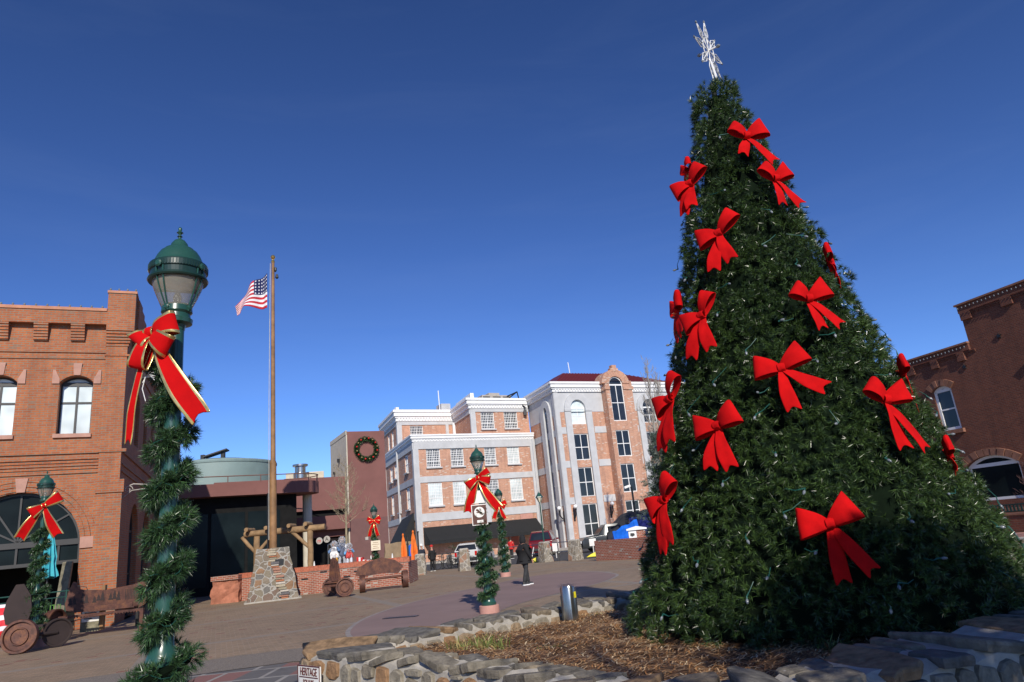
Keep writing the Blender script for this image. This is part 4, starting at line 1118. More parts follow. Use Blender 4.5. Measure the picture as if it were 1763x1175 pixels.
def make_bow(root, xf, size=1.0, gold=False, tails=((-14, .62), (24, .60)), loops=((168, .33, .16), (14, .33, .16)), seed=0, thick=.012, tw=.098, curl=.0):
    """local frame: x right, y up, z out of the surface; xf maps it to world"""
    rr = random.Random(seed)
    mats = [MT['red'], MT['gold']]
    def fin(mb, name, par=None):
        mb.v = [tuple(xf @ Vector(v)) for v in mb.v]
        o = mb.build(name, mats, root, smooth=True); 
        md = o.modifiers.new('Solidify', 'SOLIDIFY'); md.thickness = thick * size; md.offset = 0
        sb = o.modifiers.new('Subdivision', 'SUBSURF'); sb.levels = 1; sb.render_levels = 1; 
        return o
    for ang, ln, hw in loops:
        a = R(ang); d = Vector((math.cos(a), math.sin(a), 0)); e = Vector((-math.sin(a), math.cos(a), 0))
        if e.y < 0: e = -e
        mb = MB(); C, W, H = [], [], []
        for i in range(13):
            t = i / 12; th = t * 2 * math.pi
            x = ln * (.5 - .5 * math.cos(th)) ** .8; zf = .035 + .085 * math.sin(th) * (1 if t < .5 else .55)
            C.append((d * x * size) + Vector((0, 0, (zf + .05 * x / ln) * size)))
            tilt = .18 * math.sin(th * .5)
            W.append((e * math.cos(tilt) + Vector((0, 0, 1)) * math.sin(tilt)))
            H.append((.042 + (hw - .042) * (x / ln) ** .75) * size)
        ribbon(mb, C, W, H, gold=gold); fin(mb, 'loop')
    for tl_ in tails:
        ang, ln = tl_[:2]; twd = tl_[2] if len(tl_) > 2 else tw
        a = R(-90 + ang); d = Vector((math.cos(a), math.sin(a), 0)); e = Vector((math.sin(a), -math.cos(a), 0)); 
        mb = MB(); C, W, H = [], [], []; ph = rr.uniform(-1, 1)
        for i in range(8):
            t = i / 7; x = ln * t
            C.append((d * x + e * (.05 * math.sin(t * 2.2 + ph) - .05 * math.sin(ph))) * size + Vector((0, 0, (.02 + .035 * math.sin(t * 4 + ph) + curl * t * t) * size)))
            tw_ = .35 * math.sin(t * 3 + ph)
            W.append((e * math.cos(tw_) + Vector((0, 0, 1)) * math.sin(tw_)))
            H.append((min(.035, twd) + (twd - min(.035, twd)) * min(1, t * 1.8)) * size)
        ribbon(mb, C, W, H, notch=.10 * size, gold=gold); fin(mb, 'tail')
    mb = MB(); C, W, H = [], [], []
    for i in range(9):
        th = 2 * math.pi * i / 8
        C.append(Vector((0, .058 * math.cos(th) * size, (.06 + .055 * math.sin(th)) * size))); W.append(Vector((1, 0, 0))); H.append(.048 * size)
    ribbon(mb, C, W, H, gold=gold, trim=.25); fin(mb, 'knot')

def tree_bow(az, z, roll, size, label, yaw=0, ex=.10, **kw):
    p = tree_p(az, z, ex); a = R(az + yaw)
    out = Vector((math.sin(a), -math.cos(a), .24)).normalized()
    up = (Vector((0, 0, 1)) - out * out.z).normalized(); rt = up.cross(out)
    q = R(roll); rt2 = rt * math.cos(q) + up * math.sin(q); up2 = up * math.cos(q) - rt * math.sin(q)
    xf = Matrix((rt2, up2, out)).transposed().to_4x4(); xf.translation = p
    root = thing('bow', label, 'bow', p, 'plain red bows on the big tree')
    make_bow(root, xf, size * .95, seed=int(az * 3 + z * 10), **kw)

LP = ((168, .31, .15), (20, .31, .15))
tree_bow(2.2, 6.55, -8, .92, 'highest red bow on the right of the tree, its tails sweeping right', loops=((150, .30, .10), (28, .33, .17)), tails=((-2, .42), (42, .66)))
tree_bow(13, 5.79, 2, .90, 'red bow just below the topmost one on the right of the tree', loops=((130, .30, .11), (30, .30, .15)), tails=((2, .52), (30, .60)))
tree_bow(-62, 6.1, -6, .95, 'red bow on the upper left edge of the tree, two tails hanging free', loops=((205, .30, .16), (52, .32, .12)), tails=((-16, .55), (14, .45)), yaw=18)
tree_bow(-86, 6.5, 0, .7, ex=.0, label='red loop peeping out from behind the upper left edge of the tree', yaw=0, loops=((150, .3, .12), (20, .3, .12)), tails=((0, .25), (12, .2)))
tree_bow(-37, 5.12, 6, .95, 'red bow left of centre, fourth of the tree from the top', loops=((182, .32, .16), (38, .36, .12)), tails=((-12, .62), (6, .52)))
tree_bow(-80, 4.38, 0, .85, ex=.02, label='red bow seen edge on at the left side halfway up the tree', yaw=-12)
tree_bow(-51, 4.05, 6, .95, 'red bow low on the left side halfway up, one loop folded back', loops=((190, .32, .16), (58, .34, .11)), tails=((-24, .66), (6, .56)))
tree_bow(1.9, 3.97, 0, .88, 'red bow right of centre halfway up the tree with narrow left loop', loops=((140, .26, .13), (26, .33, .17)), tails=((16, .52), (42, .60)))
tree_bow(33, 4.58, -20, .7, ex=.0, label='red bow seen edge on at the right side above halfway', yaw=34, tails=((18, .4, .05), (30, .6, .04)))
tree_bow(-18.3, 3.15, 4, .92, 'red bow in the middle of the tree with its right tail flung wide', loops=((170, .33, .16), (26, .36, .16)), tails=((-2, .60), (48, .62)))
tree_bow(14.7, 2.66, -6, .95, 'red bow on the right side, partly caught in the needles, below the middle', loops=((140, .28, .12), (22, .33, .15)), tails=((8, .64), (36, .74)))
tree_bow(40, 3.02, -20, .72, ex=.0, label='red bow seen edge on against the right building, with one long thin tail', yaw=34, tails=((20, .5, .05), (34, 1.05, .04)))
tree_bow(-72, 3.11, 4, 1.0, 'red bow on the left edge of the lower half, above the lowest left one', loops=((196, .32, .17), (55, .36, .11)), tails=((-16, .74), (4, .62)))
tree_bow(-44.5, 2.62, 2, .93, 'red bow left of centre in the lower half of the tree, loops level', loops=((176, .32, .17), (22, .33, .17)), tails=((-10, .60), (14, .62)))
tree_bow(37, 2.05, -20, .66, ex=-.02, label='lowest red bow at the right edge, seen edge on above the arched window', yaw=30, tails=((14, .35, .05), (26, .4, .05)))
tree_bow(-69, 1.89, 6, .98, 'lowest red bow on the left edge of the tree', loops=((202, .31, .18), (48, .34, .13)), tails=((-12, .70), (2, .60)))
tree_bow(-15.7, 1.47, 6, .93, 'lowest red bow on the front of the tree with wide splayed tails', loops=((172, .33, .18), (26, .34, .18)), tails=((2, .66), (32, .66)))

# ------------------------------------------------------------------ stone planter round the tree
OUT = [(-3.0, 9.35), (-2.86, 9.0), (-2.40, 8.58), (-1.83, 8.0), (-1.30, 7.5), (-.87, 7.0), (-.50, 6.55), (-.22, 6.12), (.15, 5.6), (.7, 5.1), (1.4, 4.85), (2.1, 4.95), (2.9, 5.3), (3.75, 5.65), (5.2, 6.4), (6.4, 7.7), (6.9, 9.5), (6.6, 11.4), (5.4, 13.0), (3.9, 13.7), (2.7, 13.4), (1.63, 12.81), (.31, 11.83), (-.75, 11.0), (-1.89, 10.33), (-2.57, 9.85)]
INN = [(-2.1, 9.35), (-1.98, 9.12), (-1.70, 8.75), (-1.38, 8.25), (-.86, 7.6), (-.40, 7.12), (.0, 6.6), (.28, 6.25), (.52, 5.95), (.95, 5.6), (1.45, 5.45), (1.95, 5.6), (2.6, 6.1), (3.6, 6.5), (4.7, 7.1), (5.7, 8.2), (6.1, 9.6), (5.8, 11.1), (4.9, 12.3), (3.8, 12.9), (2.9, 12.7), (1.80, 12.0), (.6, 11.2), (-.45, 10.45), (-1.25, 9.75), (-1.7, 9.35)]
def resample(A, B, step=.06):
    n = len(A); RA, RBb = [], []
    A3 = smooth_loop(A, 6); B3 = smooth_loop(B, 6)
    return A3, B3
OA, IB = resample(OUT, INN)
NS = len(OA)
def along(P, s):
    s = s % NS; i = int(s); f = s - i; a = P[i]; b = P[(i + 1) % NS]
    return Vector((a[0] + (b[0] - a[0]) * f, a[1] + (b[1] - a[1]) * f, 0))
tp = thing('stone_planter', 'low curved rubble stone planter wall with grey cap slabs around the tree', 'planter', (2, 9, 0))
mb = MB(); PT = .535
MT['mortar'] = simple('pale_mortar', (.37, .34, .29), .95, var=.22, scale=7, bmp=.9, bscale=16)
V = []
for i in range(NS):
    a = Vector((*OA[i], 0)); b = Vector((*IB[i], 0)); d = (b - a).normalized()
    w = [.02 * math.sin(i * 1.7), .02 * math.sin(i * 2.9 + 1)]
    for p, z in ((a - d * 0, -.02), (a, .3), (a + d * .03, PT - .05 + w[0]), (a + d * .12, PT + w[0]), (b - d * .1, PT + w[1]), (b, PT - .05 + w[1]), (b, .1)):
        V.append((p.x, p.y, z))
F_ = []
for i in range(NS):
    for j in range(6): 
        a = i * 7 + j; b = ((i + 1) % NS) * 7 + j
        F_.append((a, a + 1, b + 1, b))
mb.add(V, F_); mb.build('mortar', MT['mortar'], tp, smooth=False)
MT['capstone'] = island_mat('cap_slab', [(0, (.17, .15, .12)), (.22, (.21, .185, .145)), (.42, (.14, .13, .115)), (.6, (.23, .185, .13)), (.8, (.18, .16, .13)), (.93, (.28, .18, .10))], nscale=9, var=(.35, 1.35), bmp=1.0)
MT['facestone'] = island_mat('face_stone', [(0, (.22, .19, .145)), (.2, (.29, .17, .09)), (.32, (.25, .22, .17)), (.5, (.30, .22, .14)), (.6, (.17, .16, .145)), (.74, (.27, .24, .19)), (.9, (.22, .13, .08))], nscale=14, var=(.55, 1.25), bmp=.9)
def slab(mb, fn, s0, s1, w0, w1, zt, th, rr, k=13):
    """irregular flat stone spanning s0..s1 along and w0..w1 across"""
    pts = []
    for i in range(k):
        a = 2 * math.pi * i / k; c, s = math.cos(a), math.sin(a)
        q = (abs(c) ** 9 + abs(s) ** 9) ** (-1 / 9.) * rr.uniform(.80, 1.02)
        pts.append(((s0 + s1) / 2 + (s1 - s0) / 2 * c * q, (w0 + w1) / 2 + (w1 - w0) / 2 * s * q))
    tilt = (rr.uniform(-.03, .03), rr.uniform(-.03, .03)); base = len(mb.v)
    cs_, cw = (s0 + s1) / 2, (w0 + w1) / 2
    rings = ((.97, -th), (1.015, -.03), (1.0, -.008), (.955, 0), (.5, .004))
    for f, dz in rings:
        for s, w in pts:
            s2, w2 = cs_ + (s - cs_) * f, cw + (w - cw) * f
            p = fn(s2, w2); mb.v.append((p.x, p.y, zt + dz + tilt[0] * (s2 - cs_) * 1.2 + tilt[1] * (w2 - cw) + rr.uniform(-.004, .004)))
    c = fn(cs_, cw); mb.v.append((c.x, c.y, zt + .006))
    for r_ in range(len(rings) - 1):
        for i in range(k):
            j = (i + 1) % k; a = base + r_ * k + i; b = base + r_ * k + j
            mb.f.append((a, b, b + k, a + k)); mb.m.append(0)
    top = base + (len(rings) - 1) * k
    for i in range(k): mb.f.append((top + i, top + (i + 1) % k, base + len(rings) * k)); mb.m.append(0)
    mb.f.append(tuple(base + i for i in range(k))[::-1]); mb.m.append(0)
rr = random.Random(5)
mb = MB(); s = 0.0
fn = lambda s, w: along(OA, s).lerp(along(IB, s), w)
while s < NS - 1:
    seg = (along(OA, s + 1) - along(OA, s)).length
    L_ = rr.uniform(.34, .56) / max(seg, .05); e = min(s + L_, NS + .0)
    if rr.random() < .45:
        m = rr.uniform(.4, .62)
        slab(mb, fn, s + .06, e - .06 / seg * .5, -.06, m - .05, PT + .028 + rr.uniform(-.008, .014), .07, rr)
        m2 = s + (e - s) * rr.uniform(.4, .6)
        slab(mb, fn, s + .04, m2, m + .03, 1.04, PT + .022, .07, rr); slab(mb, fn, m2 + .25, e - .1, m + .03, 1.03, PT + .022 + rr.uniform(-.008, .012), .07, rr)
    else:
        slab(mb, fn, s + .05, e - .05, -.07, 1.03, PT + .030 + rr.uniform(-.008, .014), .08, rr, 14)
    s = e + .045 / seg
mb.build('cap_slabs', MT['capstone'], tp, smooth=False, bevel=.008)
# face stones, outside and inside
mb = MB()
def face_stones(P, zs, out, step, rr):
    s = 0.0
    while s < NS:
        seg = max(.04, (along(P, s + 1) - along(P, s)).length)
        w = rr.uniform(.17, .32) / seg; z = zs[0]
        while z < zs[1] - .05:
            h = rr.uniform(.16, .34); z1 = min(z + h, zs[1]); k = 9; base = len(mb.v)
            a = along(P, s + .03 * w); c = along(P, s + .5 * w); b = along(P, s + .97 * w)
            tn = (b - a).normalized(); nn = Vector((tn.y, -tn.x, 0)) * out
            cz = (z + z1) / 2; hw = (b - a).length / 2; hh = (z1 - z) / 2 - .008
            ang = rr.uniform(-.2, .2)
            ring = []
            for i in range(k):
                q = 2 * math.pi * i / k + ang; co_, si = math.cos(q), math.sin(q); m = (abs(co_) ** 7 + abs(si) ** 7) ** (-1 / 7) * rr.uniform(.78, 1.04)
                ring.append((hw * co_ * m, hh * si * m))
            for f, o in ((1.0, -.03), (.97, .012), (.85, .026)):
                for x, y in ring: 
                    p = c + tn * x * f + nn * o; mb.v.append((p.x, p.y, cz + y * f))
            for r_ in range(2):
                for i in range(k):
                    j = (i + 1) % k; mb.f.append((base + r_ * k + i, base + r_ * k + j, base + (r_ + 1) * k + j, base + (r_ + 1) * k + i)); mb.m.append(0)
            mb.f.append(tuple(base + 2 * k + i for i in range(k))); mb.m.append(0)
            z = z1
        s += w
face_stones(OA, (0.0, PT - .06), 1, .2, rr)
mb.build('face_stones', MT['facestone'], tp)
mb = MB(); s = 0.0
def inner():
    face_stones(IB, (.3, PT - .05), -1, .2, rr)
inner(); mb.build('inner_stones', MT['facestone'], tp)

# mulch bed: soil plus loose pine straw
mb = MB()
ctr = Vector((2.2, 8.9, 0))
nr = 14; V = []
for k in range(nr + 1):
    f = 1 - k / nr
    for i in range(NS):
        p = ctr + (Vector((*IB[i], 0)) - ctr) * (f * 1.01)
        V.append((p.x, p.y, .385 + .03 * math.sin(p.x * 5.1) * math.cos(p.y * 4.3) + .012 * math.sin(p.x * 23 + p.y * 17) - .02 * (f > .97)))
F_ = [(k * NS + i, k * NS + (i + 1) % NS, (k + 1) * NS + (i + 1) % NS, (k + 1) * NS + i) for k in range(nr) for i in range(NS)]
mb.add(V, F_)
MT['mulchbase'] = simple('brown_mulch_base', (.13, .068, .032), .95, var=.55, scale=25, bmp=1, bscale=50)
mu = mb.build('mulch_soil', MT['mulchbase'], smooth=True); mu['kind'] = 'structure'
MT['straw'] = island_mat('pine_straw', [(0, (.32, .155, .06)), (.3, (.46, .25, .105)), (.5, (.16, .075, .033)), (.6, (.60, .39, .20)), (.78, (.38, .19, .07)), (.88, (.72, .57, .36))], nscale=5, var=(.8, 1.1), bmp=0, rough=.7)
from mathutils.geometry import intersect_point_tri_2d
poly = np.array(IB)
def inside(x, y):
    c = False; j = len(poly) - 1
    for i in range(len(poly)):
        if (poly[i][1] > y) != (poly[j][1] > y) and x < (poly[j][0] - poly[i][0]) * (y - poly[i][1]) / (poly[j][1] - poly[i][1]) + poly[i][0]: c = not c
        j = i
    return c
mb = MB(); cnt = 0; rr = random.Random(9)
while cnt < 19000:
    x, y = rr.uniform(-2.1, 6), rr.uniform(5.5, 12.6)
    if not inside(x, y) or math.hypot(x - TC.x, y - TC.y) < 1.75: continue
    if x > 4.6 and rr.random() < .5: continue
    cnt += 1
    a = rr.gauss(.35, .75); ln = rr.uniform(.035, .16) * (1 if rr.random() < .9 else 1.6); w = rr.uniform(.0022, .006)
    zb = .385 + .03 * math.sin(x * 5.1) * math.cos(y * 4.3) + rr.uniform(.0, .035)
    d = Vector((math.cos(a), math.sin(a), rr.gauss(0, .13))) * ln / 2; sd = Vector((-math.sin(a), math.cos(a), 0)) * w; c = Vector((x, y, zb)); bend = Vector((0, 0, rr.uniform(0, .012))) + sd * rr.uniform(-3, 3)
    u_ = Vector((0, 0, w))
    V = [c - d - sd, c - d + sd, c + bend + sd * 1.2 + u_, c + bend - sd * 1.2 + u_, c + d + sd * .6, c + d - sd * .6]
    mb.add(V, [(0, 1, 2, 3), (3, 2, 4, 5)])
o = mb.build('mulch', MT['straw']); tag(o, 'brown pine straw and bark mulch filling the stone planter', 'mulch', kind='stuff')
# tufts of half dry grass
MT['grass'] = island_mat('dry_grass', [(0, (.10, .13, .03)), (.3, (.17, .20, .06)), (.55, (.30, .24, .10)), (.75, (.08, .10, .03)), (.88, (.40, .32, .18))], bmp=0, var=(.85, 1.1))
def grass_clump(c, n, h, spread, label, group=None):
    mb = MB(); rr = random.Random(int(c[0] * 100))
    for i in range(n):
        a = rr.random() * 6.28; r_ = spread * rr.random(); p = Vector((c[0] + r_ * math.cos(a) * 1.5, c[1] + r_ * math.sin(a) * .7, .37)); hh = h * rr.uniform(.35, 1)
        ln = Vector((rr.gauss(0, .35), rr.gauss(0, .3), 1)).normalized(); w = rr.uniform(.004, .010); q = rr.random() * 3.14; sd = Vector((math.cos(q), math.sin(q), 0)) * w
        b = Vector((ln.x, ln.y, 0)) * hh * .5
        m1 = p + ln * hh * .55; m2 = p + ln * hh * .9 + b * .7 - Vector((0, 0, hh * .06))
        mb.add([p - sd, p + sd, m1 + sd * .9, m1 - sd * .9, m2 + sd * .1, m2 - sd * .1], [(0, 1, 2, 3), (3, 2, 4, 5)])
    tag(mb.build('grass_clump', MT['grass'], loc=(c[0], c[1], .37)), label, 'grass clump', group)
grass_clump((-.78, 9.0, 0), 210, .24, .26, 'half dry grass clump growing beside the near end of the planter wall')
grass_clump((.15, 8.6, 0), 90, .06, .16, 'small flat green weed in the middle of the mulch')
grass_clump((2.55, 6.75, 0), 26, .22, .10, 'thin dead grass loop at the foot of the tree by the dark cap slabs')
grass_clump((.85, 11.0, 0), 30, .10, .08, 'few dry stalks at the foot of the metal box')

# steel junction box
t = thing('metal_box', 'grey galvanised metal utility box standing in the mulch near the back wall', 'utility box', (.45, 10.72, .38))
bx = MB(); c = Vector((.45, 10.72, 0))
prof = [(-.115, .07), (-.10, -.01), (-.03, -.085), (.02, -.095), (.065, -.07), (.115, .02), (.12, .08), (.0, .11)]
zz0, zz1 = .42, .87
V = [(c.x + x, c.y + y, z) for z in (zz0, zz1 - .012) for x, y in prof] + [(c.x + x * .9, c.y + y * .9, zz1 + (.015 if y < 0 else -.01)) for x, y in prof]
k = len(prof); Fc = [(r_ * k + i, r_ * k + (i + 1) % k, (r_ + 1) * k + (i + 1) % k, (r_ + 1) * k + i) for r_ in range(2) for i in range(k)] + [tuple(2 * k + i for i in range(k)), tuple(range(k))[::-1]]
bx.add(V, Fc); bx.build('housing', MT['steel'], t, smooth=True)
bx = MB(); bx.tube([(c.x, c.y, .3), (c.x, c.y, .45)], .03, 8); bx.box((c.x - .105, c.y + .06, .58), (.03, .09, .34)); bx.build('bracket', MT['black'], t)
bx = MB(); tl = Matrix.Rotation(.85, 3, 'Z'); bx.box((c.x + .096, c.y - .042, .755), (.045, .006, .085), tilt=Matrix.Rotation(.98, 3, 'Z')); bx.build('warning_label', MT['yellow'], t)

# heritage sign
hs = Fr((-2.715, 8.62), 146)
e0 = Vector((-2.66, 8.46, 0)); e1 = Vector((-2.2, 7.75, 0)); hd = math.degrees(math.atan2((e1 - e0).x, (e1 - e0).y))
hs = Fr((-2.92, 8.93), 133)
t = thing('planter_sign', 'white planter sign reading HERITAGE SQUARE on the left end of the wall', 'sign', hs.p(.2, .06, .3))
zt = .43
g = MB(); g.fbox(hs, 0, .50, .035, .055, zt - .30, zt); g.build('plate', MT['signwhite'], t)
g = MB()
for a, b, c_0, d_ in ((0, .50, zt - .008, zt + .004), (0, .01, zt - .3, zt), (.49, .50, zt - .3, zt), (.04, .46, zt - .128, zt - .118)): g.fbox(hs, a, b, .054, .060, c_0, d_)
g.build('border', MT['maroon'], t)
for txt, z_, sz, u_ in (('HERITAGE', zt - .068, .098, .25), ('SQUARE', zt - .185, .075, .25)):
    text_mesh('lettering', txt, sz, MT['maroon'], t, hs.p(u_, .058, z_) - world_loc(t), (R(90), 0, math.atan2(hs.d.y, hs.d.x)), (.86, 1.25, 1))

# ------------------------------------------------------------------ street lamps
LH = 3.95
def make_lamp(name='street_lamp', lantern=True):
    root = thing(name, '', 'street lamp')
    g = MB(); g.lathe([(.235, 0), (.235, .17), (.225, .18)], seg=32); g.build('plinth', MT['pink'], root)
    g = MB(); g.lathe([(.17, .175), (.175, .24), (.15, .27), (.145, .36), (.155, .38), (.12, .43)], seg=32)
    g.lathe([(.12, .42), (.105, .5), (.09, .95), (.085, 1.12)], seg=64, flute=.13, fn=12)
    g.lathe([(.095, 1.11), (.10, 1.14), (.085, 1.18), (.062, 1.22), (.056, 1.4), (.05, 3.1), (.05, 3.2)], seg=20)
    g.build('post', MT['green'], root, smooth=True)
    g = MB(); g.lathe([(.052, 3.19), (.06, 3.225), (.098, 3.235), (.102, 3.262), (.088, 3.272), (.084, 3.30), (.098, 3.315), (.094, 3.362), (.08, 3.366)], seg=32)
    g.build('collar', MT['green'], root, smooth=True)
    g = MB(); g.lathe([(.088, 3.335), (.098, 3.36), (.125, 3.42), (.152, 3.49), (.168, 3.55), (.166, 3.575)], seg=32)
    if 'lampglassm' not in MT:
        m, nt, b = newmat('clear_lamp_glass'); b.inputs['Transmission Weight'].default_value = .72; b.inputs['Roughness'].default_value = .12; b.inputs['IOR'].default_value = 1.12
        b.inputs['Base Color'].default_value = (.62, .58, .50, 1); MT['lampglassm'] = m
    g.build('glass_globe', MT['lampglassm'], root, smooth=True)
    g = MB(); g.lathe([(.03, 3.50), (.10, 3.51), (.14, 3.53), (.152, 3.572), (.10, 3.575)], seg=28); g.build('reflector', MT['steel'], root, smooth=True)
    g = MB(); g.lathe([(.02, 3.37), (.024, 3.43), (.01, 3.47)], seg=12); g.build('lamp_bulb', MT['bulb'], root)
    g = MB(); g.lathe([(.186, 3.535), (.192, 3.545), (.186, 3.56), (.172, 3.565), (.176, 3.60), (.185, 3.605), (.188, 3.645), (.184, 3.655), (.16, 3.66)], seg=48)
    for k in range(64):
        a = 2 * math.pi * k / 64; g.box((.187 * math.cos(a), .187 * math.sin(a), 3.625), (.004, .007, .034), a)
    g.build('vent_ring', MT['green2'], root)
    g = MB(); g.lathe([(.172, 3.655), (.160, 3.665), (.152, 3.69), (.138, 3.725), (.118, 3.757), (.098, 3.772), (.094, 3.780), (.075, 3.79), (.060, 3.80), (.052, 3.825), (.034, 3.850), (.014, 3.862)], seg=40); g.build('dome', MT['green'], root, smooth=True)
    g = MB(); g.lathe([(.013, 3.858), (.009, 3.875), (.018, 3.882), (.009, 3.89), (.010, 3.90), (.022, 3.912), (.010, 3.924), (.013, 3.938), (.010, 3.95), (.002, 3.956)], seg=16); g.build('finial', MT['green'], root, smooth=True)
    for k in range(4):
        a = R(45 + 90 * k + 12); g = MB()
        for da in (-.16, .16):
            pr_ = [(.098, 3.31), (.108, 3.36), (.134, 3.42), (.160, 3.49), (.176, 3.55), (.180, 3.60)]
            g.tube([(r_ * math.cos(a + da * (r_ / .19)), r_ * math.sin(a + da * (r_ / .19)), z) for r_, z in pr_], .0055, 6)
        g.lathe([(.022, 0), (.026, .008), (.016, .016)], (.185 * math.cos(a), .185 * math.sin(a), 3.615), 10, axis=(math.cos(a), math.sin(a), 0))
        g.lathe([(.018, 0), (.02, .01), (.012, .016)], (.094 * math.cos(a), .094 * math.sin(a), 3.335), 10, axis=(math.cos(a), math.sin(a), 0))
        g.build('cage_bar', MT['green'], root)
    return root
lamp0 = make_lamp()
def helix(z0, z1, pitch, r_, ph, n, seed, thick=.085):
    rr = random.Random(seed); P, D = [], []
    for i in range(n):
        t = rr.random(); z = z0 + (z1 - z0) * t; a = ph + 2 * math.pi * (z - z0) / pitch
        ra = r_ + (.07 if z < 1.15 else 0)
        c = Vector((ra * math.cos(a), ra * math.sin(a), z)); q = rr.random() * 6.283
        o = Vector((math.cos(a), math.sin(a), 0)); k = o * math.cos(q) + Vector((0, 0, 1)) * math.sin(q)
        if math.cos(q) < -.35 and rr.random() < .8: continue
        P.append(tuple(c + k * thick * rr.uniform(.3, .75))); D.append(tuple(k + Vector((rr.gauss(0, .35), rr.gauss(0, .35), rr.gauss(0, .35)))))
    return np.array(P), np.array(D)
def make_garland(name, z0, z1, pitch, ph, n, seed, nl=22, ln=.062, w=.0052, gr=.115, th=.085):
    root = thing(name, '', 'garland')
    P, D = helix(z0, z1, pitch, gr, ph, n, seed, th)
    tufts('needles', P, D, nl, ln, w, .05, MT['garland'], root)
    g = MB(); pts = []
    k = int((z1 - z0) / pitch * 14)
    for i in range(k + 1):
        z = z0 + (z1 - z0) * i / k; a = ph + 2 * math.pi * (z - z0) / pitch; ra = gr + (.07 if z < 1.15 else 0); pts.append((ra * math.cos(a), ra * math.sin(a), z))
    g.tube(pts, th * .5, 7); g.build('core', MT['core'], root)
    g = MB(); pts = []
    for i in range(k * 2 + 1):
        z = z0 + .03 + (z1 - z0) * i / (k * 2); a = ph + 2 * math.pi * (z - z0) / pitch; ra = gr + th * .8 + (.07 if z < 1.15 else 0) + .03 * math.sin(i * 1.3); pts.append((ra * math.cos(a), ra * math.sin(a), z + .03 * math.sin(i * .9)))
    g.tube(pts, .0022, 4); g.build('light_cord', MT['wire'], root)
    return root
# near lamp and its dressings
LAMPS = [((-2.25, 4.35), 1.0, 20, 'nearest green street lamp, its lantern standing tall against the sky'),
         ((-1.16, 17.1), 1.0, 70, 'green street lamp carrying the no smoking sign in the middle of the plaza'),
         ((-1.33, 32.1), 1.0, 10, 'green street lamp behind the man, on a pink base'),
         ((-14.0, 20.0), 1.225, 40, 'green street lamp in front of the left brick arch'),
         ((-7.74, 34.99), 1.0, 0, 'green street lamp in front of the mauve tower with a cream notice')]
for i, (p, sc, rot, lb) in enumerate(LAMPS):
    r_ = lamp0 if i == 0 else copy_tree(lamp0)
    r_.location = (p[0], p[1], 0); r_.scale = (sc,) * 3; r_.rotation_euler = (0, 0, R(rot)); r_['label'] = lb; r_['group'] = 'green street lamps on the plaza'
    if i == 0: r_.location.z = .015
gn = make_garland('garland', .2, 2.95, .27, R(200), 4200, 3, 22, .046, .0046, .072, .058)
gn.location = (-2.25, 4.35, .015); tag(gn, 'thick fir garland spiralling up the nearest lamp post', group='garlands on the lamp posts')
gf = make_garland('garland', .28, 2.45, .31, R(80), 1500, 4, 16, .07, .010, .10, .07)
gf.location = (-1.16, 17.1, 0); tag(gf, 'fir garland wound round the no smoking lamp post', group='garlands on the lamp posts')
for (p, sc, lb, rt, zo) in (((-1.33, 32.1), 1.0, 'fir garland on the lamp post behind the man', 2, .2), ((-14.0, 20.0), 1.225, 'fir garland on the lamp post before the left brick arch', 1, .1), ((-7.74, 34.99), 1.0, 'fir garland on the lamp post before the mauve tower', 4, .2)):
    c = copy_tree(gf); c.location = (p[0], p[1], 0); c.scale = (sc, sc, sc * (1.12 if zo > .15 else 1.1)); c.rotation_euler = (0, 0, rt); c['label'] = lb
def lamp_bow(p, h, face, size, label, roll=0, **kw):
    """face: heading the bow looks towards"""
    a = R(face); out = Vector((math.sin(a), math.cos(a), 0)); up = Vector((0, 0, 1)); rt = up.cross(out)
    q = R(roll); rt2 = rt * math.cos(q) + up * math.sin(q); up2 = up * math.cos(q) - rt * math.sin(q)
    xf = Matrix((rt2, up2, out)).transposed().to_4x4(); xf.translation = Vector((p[0], p[1], h)) + out * .09
    root = thing('bow', label, 'bow', (p[0], p[1], h), 'gold edged red bows on the lamps')
    make_bow(root, xf, size, gold=True, seed=int(h * 100 + face), **kw)
lamp_bow((-2.29, 4.28), 3.14, 190, .66, 'gold edged red velvet bow on the nearest lamp, under its lantern', 0,
         loops=((10, .31, .115), (-40, .31, .12), (222, .17, .12), (254, .38, .09)), tails=((-10, 1.12, .035), (32, 1.08, .11)), thick=.006)
lamp_bow((-1.16, 17.1), 3.12, 186, 1.02, 'gold edged red bow above the no smoking sign', 0,
         loops=((214, .32, .14), (28, .32, .10), (-18, .32, .12)), tails=((-18, .88), (32, .92)), tw=.12)
lamp_bow((-1.33, 32.1), 3.12, 182, 1.05, 'gold edged red bow on the lamp behind the man', -4,
         loops=((165, .33, .14), (20, .33, .14), (205, .28, .12), (-22, .28, .12)), tails=((-20, .68), (24, .70)), tw=.10)
lamp_bow((-14.0, 20.0), 3.83, 150, 1.25, 'gold edged red bow on the lamp before the left brick arch', 14,
         loops=((200, .30, .15), (18, .38, .15)), tails=((-40, .85), (12, .80)), tw=.12)
lamp_bow((-7.74, 34.99), 3.10, 172, 1.05, 'gold edged red bow on the lamp before the mauve tower', 0,
         loops=((160, .33, .13), (22, .33, .15), (200, .26, .12), (-22, .30, .12)), tails=((-16, .80), (18, .78)), tw=.10)
